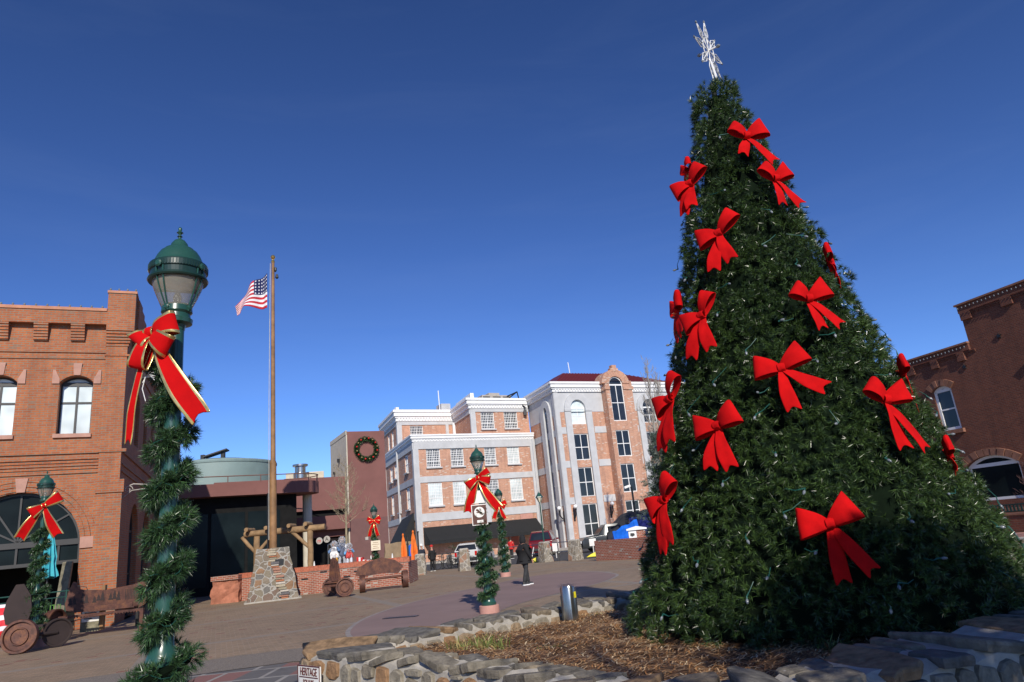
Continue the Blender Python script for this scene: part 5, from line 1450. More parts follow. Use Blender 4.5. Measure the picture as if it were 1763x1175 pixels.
# no smoking sign
sf = Fr((-1.16 - .26, 17.1 - .16), 84)
t = thing('no_smoking_sign', 'brown and white no smoking sign on the middle lamp post', 'sign', sf.p(.25, 0, 2.3))
g = MB(); g.fbox(sf, .03, .41, 0, .012, 2.00, 2.49); g.build('plate', MT['signwhite'], t, bevel=.02)
g = MB(); g.fbox(sf, .05, .39, .012, .02, 2.02, 2.47); g.build('face', MT['signbrown'], t, bevel=.015)
g = MB(); 
for rad0, rad1, mi in ((.135, .0, 0),):
    g.prism(sf, [(.22 + .125 * math.cos(2 * math.pi * i / 24), 2.305 + .125 * math.sin(2 * math.pi * i / 24)) for i in range(24)], .019, .024)
g.fbox(sf, .15, .30, .019, .024, 2.06, 2.12); g.build('white_disc', MT['signwhite'], t)
g = MB()
g.prism(sf, [(.22 + .1 * math.cos(R(a)), 2.305 + .1 * math.sin(R(a))) for a in (120, 150, -50, -30)][::1], .023, .027)
g.fbox(sf, .155, .26, .023, .026, 2.285, 2.31); g.fbox(sf, .265, .285, .023, .026, 2.285, 2.31); g.tube([sf.p(.25, .026, 2.33), sf.p(.275, .026, 2.35), sf.p(.25, .026, 2.37)], .006, 5); g.build('symbol', MT['signbrown'], t)
g = MB(); g.fbox(sf, .08, .16, -.16, 0.0, 2.44, 2.47); g.fbox(sf, .08, .16, -.16, 0.0, 2.02, 2.05); g.build('bracket', MT['black'], t)
g = MB(); g.box((-.98, 17.06, 2.32), (.12, .18, .55), .1); tag(g.build('lamp_box', MT['stucco'], loc=(-.98, 17.06, 2.3), bevel=.01), 'grey electrical box strapped behind the no smoking sign', 'electrical box')
g = MB(); g.fbox(Fr((-1.36, 17.03), 86), -.02, .40, 0, .02, 2.52, 2.82); tag(g.build('blank_plate', MT['signwhite'], loc=(-1.16, 16.85, 2.7)), 'white plate behind the tails of the bow over the no smoking sign', 'plate')
# cream notice
nf = Fr((-7.98, 34.7), 84)
t = thing('notice_sign', 'cream notice with faint lettering on the lamp before the mauve tower', 'sign', nf.p(.2, 0, 2.0))
g = MB(); g.fbox(nf, .1, .55, 0, .02, 1.68, 2.14); g.build('plate', MT['signcream'], t)
g = MB()
for i, (a, b) in enumerate(((.2, .46), (.16, .5), (.2, .42), (.18, .48))): g.fbox(nf, a, b, .02, .023, 2.04 - i * .09, 2.065 - i * .09)
g.build('lettering', MT['tan'], t)
g = MB(); g.box((-8.12, 34.85, 2.28), (.16, .2, .16), .4); tag(g.build('spot_light', MT['concrete'], loc=(-8.12, 34.85, 2.28), bevel=.03), 'small pale flood light clipped left of the cream notice', 'flood light')
# twinkle bundle on the nearest lamp
g = MB(); rr = random.Random(2)
for i in range(26):
    a = rr.random() * 6.28; c = Vector((-2.36, 4.22, 2.86)); e = c + Vector((math.cos(a) * .06, -.03 + rr.uniform(-.02, .02), math.sin(a) * .03 + rr.uniform(-.02, .02))); g.tube([c, c.lerp(e, .5) + Vector((0, 0, .012)), e], .0018, 4)
g.tube([(-2.36, 4.2, 2.86), (-2.37, 4.19, 2.78), (-2.35, 4.2, 2.7)], .003, 4)
tag(g.build('fairy_light_bundle', MT['winwhite'], loc=(-2.36, 4.22, 2.86)), 'knot of white fairy lights hanging under the nearest lamp bow', 'fairy lights')

# slim lamp on a stone bollard
t = thing('street_lamp', 'slim green lantern post rising from a stone bollard by the street', 'street lamp', (.71, 43.8, 0))
g = MB(); g.lathe([(.05, 1.1), (.04, 3.55), (.06, 3.6)], (.71, 43.8, 0), 10); g.build('post', MT['green'], t, smooth=True)
g = MB(); g.lathe([(.07, 3.58), (.20, 3.86), (.19, 3.88)], (.71, 43.8, 0), 6); g.build('glass_globe', MT['signcream'], t)
g = MB(); g.lathe([(.24, 3.86), (.22, 3.92), (.06, 4.14), (.015, 4.25)], (.71, 43.8, 0), 6); g.build('cap', MT['green'], t)
g = MB()
for k in range(6):
    a = R(60 * k); g.tube([(.71 + .07 * math.cos(a), 43.8 + .07 * math.sin(a), 3.58), (.71 + .2 * math.cos(a), 43.8 + .2 * math.sin(a), 3.88)], .014, 4)
g.build('cage', MT['green'], t)

# ------------------------------------------------------------------ flagpole, flag, rubble pedestal
PX, PY = -11.75, 32.1
t = thing('stone_pedestal', 'tapered rubble stone pedestal of the flagpole with a strip of coloured stones', 'pedestal', (PX, PY, 0))
def pyramid(mb, c, h, b, tp_, rz, nseg=8, jit=.02, mi=0, rr=None):
    V = []; M_ = Matrix.Rotation(rz, 3, 'Z'); nn = 5
    for k in range(nseg + 1):
        f = k / nseg; w = (b[0] + (tp_[0] - b[0]) * f) / 2; d = (b[1] + (tp_[1] - b[1]) * f) / 2
        ring = [(-w + 2 * w * i / nn, -d) for i in range(nn)] + [(w, -d + 2 * d * i / nn) for i in range(nn)] + [(w - 2 * w * i / nn, d) for i in range(nn)] + [(-w, d - 2 * d * i / nn) for i in range(nn)]
        for x, y in ring:
            j = Vector((rr.uniform(-jit, jit), rr.uniform(-jit, jit), rr.uniform(-jit, jit) if 0 < k else 0))
            V.append(Vector(c) + M_ @ Vector((x, y, h * f)) + j)
    m = 4 * nn
    F_ = [(k * m + i, k * m + (i + 1) % m, (k + 1) * m + (i + 1) % m, (k + 1) * m + i) for k in range(nseg) for i in range(m)] + [tuple(nseg * m + i for i in range(m))]
    return mb.add(V, F_, mi)
rr = random.Random(3)
g = MB(); pyramid(g, (PX, PY, 0), 2.22, (2.15, 1.9), (1.32, 1.2), R(20), 12, .03, 0, rr); g.build('rubble_body', MT['rubble'], t)
# the coloured strip of laid stones running down the face
MT['strip'] = island_mat('laid_stone', [(0, (.42, .36, .26)), (.2, (.40, .16, .08)), (.35, (.50, .45, .38)), (.5, (.30, .26, .18)), (.65, (.38, .20, .14)), (.78, (.14, .13, .13)), (.88, (.45, .38, .28))], var=(.7, 1.1))
g = MB(); z = .06; k = 0; PF = Fr((PX, PY), 70)
while z < 2.15:
    h = rr.uniform(.07, .13); f = z / 2.2; dn = .95 - .37 * f; u = .50 - .62 * f + rr.uniform(-.04, .04)
    g.fbox(PF, u - .17 + rr.uniform(-.04, .04), u + .17 + rr.uniform(-.04, .04), dn - .1, dn + .05 + rr.uniform(0, .03), z, z + h - .02); z += h
g.build('laid_strip', MT['strip'], t, bevel=.012)
g = MB(); g.fbox(PF, .08, .44, .6, .735, 1.45, 1.72); g.build('plaque', MT['black'], t)
g = MB(); g.lathe([(1.6, 0), (1.58, .05), (1.0, .06)], (PX, PY, 0), 4); 
g = MB(); g.box((PX, PY, .03), (2.35, 2.1, .06), R(20)); g.build('footing', MT['mortar'], t)
t = thing('flagpole', 'tall golden brown wooden flagpole standing on the rubble pedestal', 'flagpole', (PX, PY, 2.2))
g = MB(); g.tube([(PX, PY, 2.1), (PX, PY, 6.1), (PX, PY, 6.2), (PX, PY, 16.3)], [.17, .15, .115, .075], 12); g.build('mast', MT['pole'], t, smooth=True)
g = MB(); g.box((PX - .21, PY - .05, 3.4), (.05, .12, 2.6)); g.build('steel_strap', MT['black'], t)
g = MB(); g.lathe([(.02, 0), (.09, .05), (.12, .13), (.09, .21), (.02, .26)], (PX, PY, 16.42), 16); g.lathe([(.08, 16.25), (.1, 16.3), (.05, 16.42)], (PX, PY, 0), 12); g.build('finial', MT['brass'], t, smooth=True)
g = MB(); g.lathe([(.03, -.12), (.07, -.05), (.07, .1), (.02, .14)], (PX + .12, PY, 15.85), 8); g.lathe([(.03, -.1), (.09, -.05), (.05, .14)], (PX + .2, PY, 15.45), 8); g.build('pulley', MT['black'], t)
g = MB(); g.tube([(PX - .12, PY - .05, 16.2), (PX - .17, PY - .08, 9), (PX - .16, PY - .1, 2.6)], .014, 4); g.build('halyard', MT['rope'], t)
# flag: stripes and canton come from the cloth's own uv
m, nt, b = newmat('flag_cloth')
uv = nt.nodes.new('ShaderNodeUVMap'); uv.uv_map = 'uv'; sp = nt.nodes.new('ShaderNodeSeparateXYZ'); L(nt, uv.outputs[0], sp.inputs[0])
st13 = math_(nt, 'MODULO', math_(nt, 'FLOOR', math_(nt, 'MULTIPLY', sp.outputs[1], 13)), 2)
c = mix(nt, st13, (.48, .015, .03), (.75, .75, .76))
can = math_(nt, 'MULTIPLY', math_(nt, 'LESS_THAN', sp.outputs[0], .4), math_(nt, 'GREATER_THAN', sp.outputs[1], 6 / 13))
fx = math_(nt, 'MULTIPLY', sp.outputs[0], 6 / .4); fy = math_(nt, 'MULTIPLY', math_(nt, 'SUBTRACT', sp.outputs[1], 6 / 13), 5 / (7 / 13))
def cell(q): return math_(nt, 'ABSOLUTE', math_(nt, 'SUBTRACT', math_(nt, 'FRACT', q), .5))
dst = math_(nt, 'ADD', math_(nt, 'POWER', cell(fx), 2), math_(nt, 'POWER', cell(fy), 2))
c = mix(nt, can, c, mix(nt, math_(nt, 'LESS_THAN', dst, .05), (.012, .018, .09), (.75, .75, .78)))
L(nt, c, b.inputs['Base Color']); b.inputs['Roughness'].default_value = .8
T_ = [(-12.0, 15.66), (-12.2, 15.52), (-12.45, 15.32), (-12.75, 15.08), (-13.05, 14.80), (-13.35, 14.45), (-13.62, 14.05)]
B_ = [(-12.0, 13.80), (-12.25, 13.78), (-12.5, 13.82), (-12.8, 13.90), (-13.1, 13.95), (-13.38, 13.84), (-13.60, 13.62)]
def lerpP(P, t):
    t = t * (len(P) - 1); i = min(int(t), len(P) - 2); f = t - i; return (P[i][0] + (P[i + 1][0] - P[i][0]) * f, P[i][1] + (P[i + 1][1] - P[i][1]) * f)
nu, nv = 40, 26; V = []; UV = []
for i in range(nu + 1):
    for j in range(nv + 1):
        u, v = i / nu, j / nv; a = lerpP(T_, u); b_ = lerpP(B_, u)
        V.append((b_[0] + (a[0] - b_[0]) * v, PY - .12 + (.24 * math.sin(u * 8.5 + v * .9) + .05 * math.sin(u * 15 - v * 2)) * min(1, u * 3) , b_[1] + (a[1] - b_[1]) * v)); UV.append((u, v))
me = bpy.data.meshes.new('flag'); Fq = [(i * (nv + 1) + j, (i + 1) * (nv + 1) + j, (i + 1) * (nv + 1) + j + 1, i * (nv + 1) + j + 1) for i in range(nu) for j in range(nv)]
me.from_pydata([(x + 12.7, y - PY, z - 14.5) for x, y, z in V], [], Fq); me.materials.append(m)
ul = me.uv_layers.new(name='uv')
for p in me.polygons:
    for li, vi in zip(p.loop_indices, p.vertices): ul.data[li].uv = UV[vi]
    p.use_smooth = True
o = bpy.data.objects.new('flag', me); COL.objects.link(o); o.location = (-12.7, PY, 14.5); tag(o, 'red, white and blue stars and stripes flag hanging in the wind near the pole top', 'flag')
md = o.modifiers.new('Solidify', 'SOLIDIFY'); md.thickness = .006

# ------------------------------------------------------------------ brick planter wall and log pergola
BW = Fr((-15.2, 33.9), 88.5)
t = thing('brick_planter', 'long low brick planter wall with soldier course cap behind the pedestal', 'planter', (-10.5, 34.2, 0))
g = MB(); g.fbox(BW, 1.2, 9.2, -.45, 0, 0, 1.02); g.fbox(BW, 8.75, 9.2, -3.2, -.45, 0, 1.02); g.fbox(BW, 1.2, 1.65, -3.2, -.45, 0, 1.02)
g.build('wall', MT['brickP'], t)
g = MB()
for i in range(94): g.fbox(BW, 1.15 + i * .0865, 1.15 + i * .0865 + .078, -.5, .05, 1.02, 1.25)
g.build('cap_course', MT['strip'] if False else simple('cap_brick', (.40, .12, .065), .85, var=.35, scale=9), t)
g = MB(); g.fbox(BW, 1.15, 9.25, -.48, .03, 1.0, 1.2); g.build('cap_mortar', MT['mortar'], t)
g = MB()
for u, z in ((4.1, .66), (6.6, .78), (5.0, .9), (6.1, .58)): g.fbox(BW, u, u + .32, .0, .012, z, z + .07)
g.build('weep_vent', MT['black'], t)
g = MB(); g.fbox(BW, 1.7, 8.7, -3.1, -.5, .1, 1.05); g.build('bed_soil', MT['soil'], t)
t = thing('sandstone_block', 'rough red sandstone block at the left end of the brick planter', 'stone block', (-15, 34, 0))
rr = random.Random(8); g = MB(); pyramid(g, (-14.55, 33.95, 0), 1.02, (1.3, .9), (1.22, .85), R(2), 5, .05, 0, rr); g.build('block', MT['redstone'], t)
g = MB(); 
for i in range(15): g.box((-15.15 + i * .087, 33.9, 1.12), (.08, .95, .2), R(1.5))
g.build('brick_cap', MT['brickP'], t)
t = thing('log_pergola', 'weathered round log pergola standing behind the flagpole pedestal', 'pergola', (-12.3, 35.4, 0))
def log(mb, a, b_, r_, seg=14):
    a, b_ = Vector(a), Vector(b_); P = [a.lerp(b_, i / 6) + Vector((rnd.uniform(-.012, .012), rnd.uniform(-.012, .012), rnd.uniform(-.012, .012))) for i in range(7)]
    mb.tube(P, [r_ * rnd.uniform(.94, 1.05) for _ in P], seg)
for (x, y) in ((-11.05, 35.3), (-13.75, 35.3)):
    g = MB(); log(g, (x, y, 0), (x, y, 2.95), .145); g.build('post', MT['log'], t, smooth=True)
for y in (35.3,):
    g = MB(); log(g, (-14.35, y, 3.08), (-10.3, y, 3.06), .155); g.build('beam', MT['log'], t, smooth=True)
    for x0, x1 in ((-11.05, -11.95), (-13.75, -12.9), (-13.75, -14.5)):
        g = MB(); log(g, (x0, y, 2.1), (x1, y, 2.95), .09); g.build('brace', MT['log'], t, smooth=True)
for x in (-14.1, -13.15, -12.0, -11.15):
    g = MB(); log(g, (x, 34.85, 3.28), (x, 35.8, 3.28), .10); g.build('rafter', MT['log'], t, smooth=True)

# ------------------------------------------------------------------ rusty wheel benches
def wheel(mb, c, rad, axis, w=.09):
    pr = [(rad * .10, -w * .3), (rad * .42, -w * .35), (rad * .45, -w * .8), (rad * .50, -w * .8), (rad * .52, -w * .2), (rad * .80, -w * .15), (rad * .84, -w), (rad * .97, -w * 1.0), (rad, -w * .6), (rad, w), (rad * .9, w), (rad * .84, w * .2), (rad * .5, w * .1), (rad * .1, 0)]
    mb.lathe(pr, c, 36, axis=axis)
def bench_parts(root, F, u0, u1, back, wheels, seat_z=.46):
    for c, rad, ax in wheels:
        g = MB(); wheel(g, c, rad, ax); g.build('wheel', MT['rust'], root, smooth=True)
# chair with the tall ribbed back
t = thing('wheel_chair_seat', 'rusty iron seat with a tall ribbed back between two wheels', 'bench', (-8.1, 29.9, 0), 'rusty wheel benches on the plaza')
ax = Vector((-.30, .95, -.05))
g = MB(); wheel(g, (-7.75, 29.15, .37), .37, ax); g.build('wheel', MT['rust'], t, smooth=True)
g = MB(); wheel(g, (-8.75, 30.7, .37), .37, ax); g.build('wheel', MT['rust'], t, smooth=True)
CF = Fr((-8.62, 29.95), 98)
g = MB(); pts = [(.0, .62), (.52, .62), (.48, 1.0), (.42, 1.36), (.33, 1.52), (.2, 1.56), (.1, 1.48), (.04, 1.2)]
g.prism(CF, pts, -.02, .02)
for i in range(4): g.tube([CF.p(.1 + i * .1, .03, .75), CF.p(.12 + i * .08, .035, 1.45)], .018, 5)
g.build('backrest', MT['rust'], t)
g = MB(); g.fbox(CF, -.05, .6, .0, .5, .56, .60); g.fbox(CF, -.02, .56, .02, .4, .42, .56); g.tube([(-7.75, 29.15, .37), (-8.75, 30.7, .37)], .04, 8); g.build('seat', MT['rust'], t)
# long bench with arched back
t = thing('long_bench', 'long rusty bench with arched plate back and wheels at both ends', 'bench', (-6.7, 31.2, 0), 'rusty wheel benches on the plaza')
BF = Fr((-7.65, 31.15), 72)
for c, ax in (((-7.42, 30.75, .36), Vector((1, .25, 0))), ((-5.72, 31.5, .36), Vector((1, .3, 0)))):
    g = MB(); wheel(g, c, .36, ax, .12); g.build('wheel', MT['rust'], t, smooth=True)
g = MB(); g.prism(BF, [(-.15, .72), (.2, .62), (1.0, .70), (1.7, .62), (1.95, .9), (1.6, 1.18), (1.0, 1.36), (.4, 1.22), (-.05, 1.0)], -.02, .02); g.build('backrest', MT['rust'], t)
g = MB(); g.fbox(BF, -.05, 1.9, .02, .5, .50, .54)
g.tube([BF.p(-.1, .5, .5), BF.p(1.9, .5, .5)], .03, 6); g.tube([BF.p(-.1, .45, .36), BF.p(.5, .45, .48), BF.p(1.4, .45, .48), BF.p(1.9, .45, .36)], .02, 6); g.build('seat', MT['rust'], t)
# canoe shaped bench on the left
t = thing('canoe_bench', 'rusty bench with a canoe shaped back cut with fir trees, saw blade seat edge', 'bench', (-13.5, 22.6, 0), 'rusty wheel benches on the plaza')
KF = Fr((-14.75, 22.45), 84)
def rise_(u): return .06 * (1 - u / 2.4)
g = MB(); g.prism(KF, [(0.02, .80), (.3, .72), (2.2, .66), (2.45, .8), (2.42, 1.40), (2.3, 1.45), (2.0, 1.38), (1.2, 1.30), (.55, 1.36), (.32, 1.42), (.26, 1.62), (.18, 1.64), (.06, 1.35), (-.02, 1.0)], -.02, .025); g.build('backrest', MT['rust'], t)
MT['rustdark'] = simple('dark_cutout', (.03, .018, .016), .8)
g = MB(); rr = random.Random(4)
for k in range(13):
    u = .14 + k * .12; h = rr.uniform(.16, .32); zb = .98 + rr.uniform(-.03, .03)
    pts = [(u - .07, zb), (u + .07, zb), (u + .03, zb + h * .4), (u + .05, zb + h * .42), (u, zb + h), (u - .05, zb + h * .42), (u - .03, zb + h * .4)]
    if k in (2, 5, 9): continue
    g.prism(KF, pts, .02, .031 + .0015 * (k % 3))
for i in range(8): g.fbox(KF, 1.78 + i * .045, 1.78 + i * .045 + .022, .02, .031, .95, 1.26)
g.build('cut_outs', MT['rustdark'], t)
g = MB(); g.fbox(KF, .85, 2.2, .025, .35, .70, .74); g.fbox(KF, 1.0, 2.15, .30, .34, .72, .86); g.build('seat', MT['rust'], t, bevel=.01)
g = MB(); g.fbox(KF, .0, 2.5, .36, .38, .60, .66)
for i in range(30): g.prism(KF, [(.02 + i * .083, .60), (.06 + i * .083, .56), (.09 + i * .083, .60)], .36, .38)
g.fbox(KF, 2.4, 2.5, .3, .4, 0, .66); g.tube([KF.p(.0, .4, .4), KF.p(.8, .4, .56), KF.p(1.6, .4, .60)], .02, 6); g.build('saw_blade', MT['rust'], t)
g = MB(); wheel(g, KF.p(-.18, .25, .45), .44, Vector((1, -.05, 0)), .12); g.build('wheel', MT['rust'], t, smooth=True)
# left wheel seat
t = thing('wheel_chair_seat', 'rusty wheel seat at the left edge with a dark leaf shaped back', 'bench', (-13.2, 19.2, 0), 'rusty wheel benches on the plaza')
g = MB(); wheel(g, (-13.47, 18.75, .42), .42, Vector((-.30, .95, -.08)), .08); g.build('wheel', MT['rust'], t, smooth=True)
g = MB(); wheel(g, (-13.05, 19.6, .38), .36, Vector((.80, -.6, .0)), .06); g.build('wheel', MT['rustdark'], t, smooth=True)
WF = Fr((-14.55, 19.6), 80)
g = MB(); g.prism(WF, [(.05, .7), (.55, .62), (.68, 1.0), (.62, 1.4), (.42, 1.72), (.22, 1.72), (.02, 1.3), (-.03, 1.0)], -.02, .02); g.build('backrest', MT['rustdark'], t)
g = MB(); g.tube([(-13.47, 18.75, .42), (-13.05, 19.6, .38)], .045, 8); g.box((-13.6, 19.4, .6), (.7, .5, .05), .2); g.build('seat', MT['rustdark'], t)

# ------------------------------------------------------------------ patio things before the left arch
FF = Fr((-17.7, 22.2), 60)
t = thing('patio_fence', 'thin green metal patio railing before the left brick arch', 'fence', (-17, 23.7, 0))
g = MB()
for z in (1.38, 1.2, .3): g.tube([FF.p(0, 0, z), FF.p(2.7, 0, z)], .022 if z > 1.3 else .015, 6)
for i in range(21): g.tube([FF.p(i * .13, 0, .3), FF.p(i * .13, 0, 1.2)], .008, 4)
g.build('rails', MT['green'], t)
for i in range(3): g = MB(); g.tube([FF.p(i * 1.3, 0, 0), FF.p(i * 1.3, 0, 1.42)], .03, 6); g.build('post', MT['green'], t)
m, nt, b = newmat('banner_print')
gg = nt.nodes.new('ShaderNodeNewGeometry'); wv = nt.nodes.new('ShaderNodeTexWave'); wv.inputs['Scale'].default_value = .9; wv.inputs['Distortion'].default_value = 3; wv.bands_direction = 'Z'; L(nt, gg.outputs['Position'], wv.inputs['Vector'])
L(nt, ramp(nt, wv.outputs['Fac'], [(.62, (.62, .02, .03)), (.7, (.75, .72, .74))]), b.inputs['Base Color']); b.inputs['Roughness'].default_value = .5
g = MB(); F2 = Fr((-17.6, 20.9), 80)
n_ = 14
V = [F2.p(-.6 + 2.6 * i / n_, .03 * math.sin(i * 1.3 + k), z) for k, z in enumerate((.1, .6, 1.2)) for i in range(n_ + 1)]
g.add(V, [(k * (n_ + 1) + i, k * (n_ + 1) + i + 1, (k + 1) * (n_ + 1) + i + 1, (k + 1) * (n_ + 1) + i) for k in range(2) for i in range(n_)])
tag(g.build('banner', m, loc=F2.p(0, 0, .6), smooth=True, solid=.008), 'red and white vinyl banner tied to the patio railing at the left edge', 'banner')
# closed turquoise umbrella
def closed_umbrella(x, y, z0, z1, rad, mat, label, group=None, cat='umbrella', seed=1):
    t = thing('closed_umbrella', label, cat, (x, y, 0), group); rr = random.Random(seed)
    g = MB(); n = 20; lev = 9; V = []
    for k in range(lev + 1):
        f = k / lev; z = z1 + (z0 - z1) * f
        base_r = rad * (.28 + .75 * f ** .8) * (1 if k not in (6, 7) else .82)
        if k == 0: base_r = rad * .12
        for i in range(n):
            a = 2 * math.pi * i / n; r_ = base_r * (1 + .28 * (1 if i % 2 else -1) * min(1, f * 2)) * rr.uniform(.93, 1.07)
            V.append((x + r_ * math.cos(a) + .03 * f, y + r_ * math.sin(a), z + (rr.uniform(-.05, .05) if k == lev else 0)))
    g.add(V, [(k * n + i, (k + 1) * n + i, (k + 1) * n + (i + 1) % n, k * n + (i + 1) % n) for k in range(lev) for i in range(n)] + [tuple(range(n))[::-1], tuple(lev * n + i for i in range(n))]); g.build('canopy', mat, t, smooth=True)
    g = MB(); g.tube([(x, y, 0), (x, y, z0 + .3)], .03, 8); g.box((x, y, .04), (.6, .6, .08)); g.build('pole', MT['windark'], t)
    g = MB(); g.lathe([(rad * .2, z1 - .06), (rad * .34, z1 + .02), (rad * .2, z1 + .08), (.02, z1 + .12)], (x, y, 0), 10); g.build('cap', mat, t)
closed_umbrella(-16.2, 23.6, 1.85, 3.35, .22, MT['teal'], 'closed turquoise patio umbrella in front of the left brick arch')
closed_umbrella(-7.98, 44, .5, 2.42, .20, MT['orange'], 'closed orange umbrella, the left one of the pair beside the mauve tower', 'pair of closed orange umbrellas', seed=2)
closed_umbrella(-7.35, 44, .5, 2.55, .23, MT['orange'], 'closed orange umbrella, the right taller one beside the mauve tower', 'pair of closed orange umbrellas', seed=3)
for x, z, lb in ((-7.75, 2.35, 'thin dark pole standing between the two orange umbrellas'), (-7.08, 2.5, 'thin dark pole just right of the taller orange umbrella')):
    g = MB(); g.tube([(x, 44.2, 0), (x, 44.2, z)], .05, 6); g.lathe([(.07, 0), (.08, .05), (.05, .08)], (x, 44.2, z), 8); tag(g.build('pole', MT['windark'], loc=(x, 44.2, 0)), lb, 'pole')
g = MB(); g.lathe([(.25, .1), (.28, .5), (.27, 1.3), (.22, 1.75), (.05, 1.85)], (-7.66, 45, 0), 12); tag(g.build('covered_heater', MT['blue'], loc=(-7.66, 45, 0), smooth=True), 'bright blue covered thing between the two orange umbrellas', 'patio heater')
# old wooden post, sandwich board, chairs behind the fence
PFr = Fr(tuple(LB.p(-1.78, .42)[:2]), 65)
t = thing('wooden_post', 'leaning grey green wooden post at the right foot of the brick arch', 'post', PFr.p(0))
g = MB(); g.add([PFr.p(-.02, 0, 0), PFr.p(.33, 0, 0), PFr.p(.50, 0, 2.35), PFr.p(.20, 0, 2.35), PFr.p(-.02, -.3, 0), PFr.p(.33, -.3, 0), PFr.p(.50, -.3, 2.35), PFr.p(.20, -.3, 2.35)], [(0, 1, 2, 3), (7, 6, 5, 4), (0, 4, 5, 1), (1, 5, 6, 2), (2, 6, 7, 3), (3, 7, 4, 0)])
g.build('trunk', MT['oldwood'], t, bevel=.03)
g = MB(); g.tube([PFr.p(.36, .05, 1.4), PFr.p(.7, .12, 1.5), PFr.p(1.0, .15, 1.42), PFr.p(1.1, .15, 1.2)], .012, 5); g.build('wire', MT['black'], t)
t = thing('menu_board', 'small board with a white handwritten notice leaning under the canoe bench', 'board', (-14.3, 22.95, 0))
mf = Fr((-14.55, 22.9), 84)
g = MB(); g.fbox(mf, 0, .62, -.06, -.02, .08, .75); g.build('board', MT['oldwood'], t)
g = MB(); g.fbox(mf, .04, .56, -.02, -.012, .38, .72); g.build('paper', MT['signwhite'], t)
g = MB()
for i in range(3): g.fbox(mf, .12, .48 - i * .06, -.012, -.009, .62 - i * .08, .65 - i * .08)
g.build('writing', MT['windark'], t)
g = MB(); g.fbox(mf, .60, .70, -.14, .0, .1, 1.45); tag(g.build('wooden_stake', MT['pole'], loc=mf.p(.65, 0, 0)), 'orange brown wooden stake behind the middle of the canoe bench', 'stake')
def patio_chair(x, y, rz, label, mat):
    t = thing('patio_chair', label, 'chair', (x, y, 0), 'chairs behind the patio railing'); M_ = Matrix.Rotation(rz, 3, 'Z')
    def P(a, b_, c): q = M_ @ Vector((a, b_, 0)); return Vector((x + q.x, y + q.y, c))
    g = MB(); g.box((x, y, .46), (.44, .44, .03), rz); g.build('seat', mat, t)
    g = MB(); g.tube([P(-.2, .2, .46), P(-.2, .27, .95), P(.2, .27, .95), P(.2, .2, .46)], .016, 6)
    for i in range(3): g.tube([P(-.1 + i * .1, .22, .5), P(-.1 + i * .1, .27, .95)], .012, 5)
    g.build('backrest', mat, t)
    for a in (-.2, .2):
        for b_ in (-.2, .2): g = MB(); g.tube([P(a, b_, .46), P(a * 1.1, b_ * 1.1, 0)], .014, 5); g.build('leg', mat, t)
gr_ = simple('lime_green_paint', (.12, .32, .05), .5)
patio_chair(-16.3, 24.1, .4, 'lime green metal chair behind the patio railing', gr_)
patio_chair(-17.3, 24.2, -1.8, 'brown metal chair behind the patio railing, further left', MT['rust'])
t = thing('patio_table', 'small patio table with coloured pots behind the railing', 'table', (-16.0, 23.75, 0))
g = MB(); g.lathe([(.3, .68), (.32, .7), (.3, .72)], (-16.7, 23.9, 0), 16); g.build('top', MT['rust'], t); g = MB(); g.tube([(-16.7, 23.9, .03), (-16.7, 23.9, .68)], .03, 6); g.lathe([(.2, 0), (.05, .04)], (-16.7, 23.9, 0), 12); g.build('pedestal', MT['rust'], t)
# low rail behind the canoe bench's right end
g = MB(); cx_, cy_ = -13.3, 24.6
for i in range(5): g.tube([(cx_ + i * .12, cy_, 1.35), (cx_ + i * .12, cy_, 1.72)], .014, 4)
g.tube([(cx_ - .03, cy_, 1.72), (cx_ + .52, cy_, 1.72)], .018, 5); g.box((cx_ + .2, cy_, 1.32), (1.4, .4, .07)); g.box((cx_ - .3, cy_, .66), (.08, .3, 1.3)); g.box((cx_ + .8, cy_, .66), (.08, .3, 1.3))
tag(g.build('serving_stand', MT['windark'], loc=(cx_, cy_, 0)), 'grey stand with small rails behind the right end of the canoe bench', 'stand')

# ------------------------------------------------------------------ bollards, railing, low brick wall
def bollard_proto():
    root = thing('stone_bollard', '', 'bollard'); rr = random.Random(6)
    g = MB(); pyramid(g, (0, 0, 0), 1.06, (.66, .6), (.50, .46), 0, 7, .02, 0, rr); g.build('rubble_body', MT['rubble2'], root)
    g = MB(); pyramid(g, (0, 0, 1.04), .07, (.52, .48), (.40, .38), 0, 2, .012, 0, rr); g.build('mortar_cap', MT['mortar'], root)
    return root
b0 = bollard_proto()
BL_ = [((-6.9, 43.4), 1.1, 'rubble stone bollard left of the bicycles, beside the orange umbrellas'), ((-4.2, 43.1), 1.16, 'rubble stone bollard in front of the white car'), ((-1.95, 46.8), 1.1, 'rubble stone bollard hidden behind the lamp by the man'), ((.71, 43.8), 1.08, 'rubble stone bollard carrying the slim green lantern post'), ((2.44, 41.9), 1.05, 'rubble stone bollard at the right end of the street railing')]
for i, (p, sc, lb) in enumerate(BL_):
    r_ = b0 if i == 0 else copy_tree(b0)
    r_.location = (p[0], p[1], 0); r_.scale = (sc,) * 3; r_.rotation_euler = (0, 0, i * 1.57 + .2 * i); r_['label'] = lb; r_['group'] = 'rubble stone bollards along the street'
g = MB(); pyramid(g, (-8.0, 44.6, 0), 1.12, (.72, .6), (.58, .5), .2, 4, .01, 0, random.Random(2)); tag(g.build('concrete_bollard', MT['concrete'], loc=(-8.0, 44.6, 0)), 'pale plain concrete bollard under the orange umbrellas', 'bollard')
g = MB(); g.lathe([(.40, 0), (.42, .1), (.42, 1.0), (.4, 1.05), (.3, 1.06)], (-8.45, 43.2, 0), 18); tag(g.build('litter_bin', MT['rust'], loc=(-8.45, 43.2, 0), smooth=True), 'round dark brown litter bin behind the end of the long bench', 'litter bin')
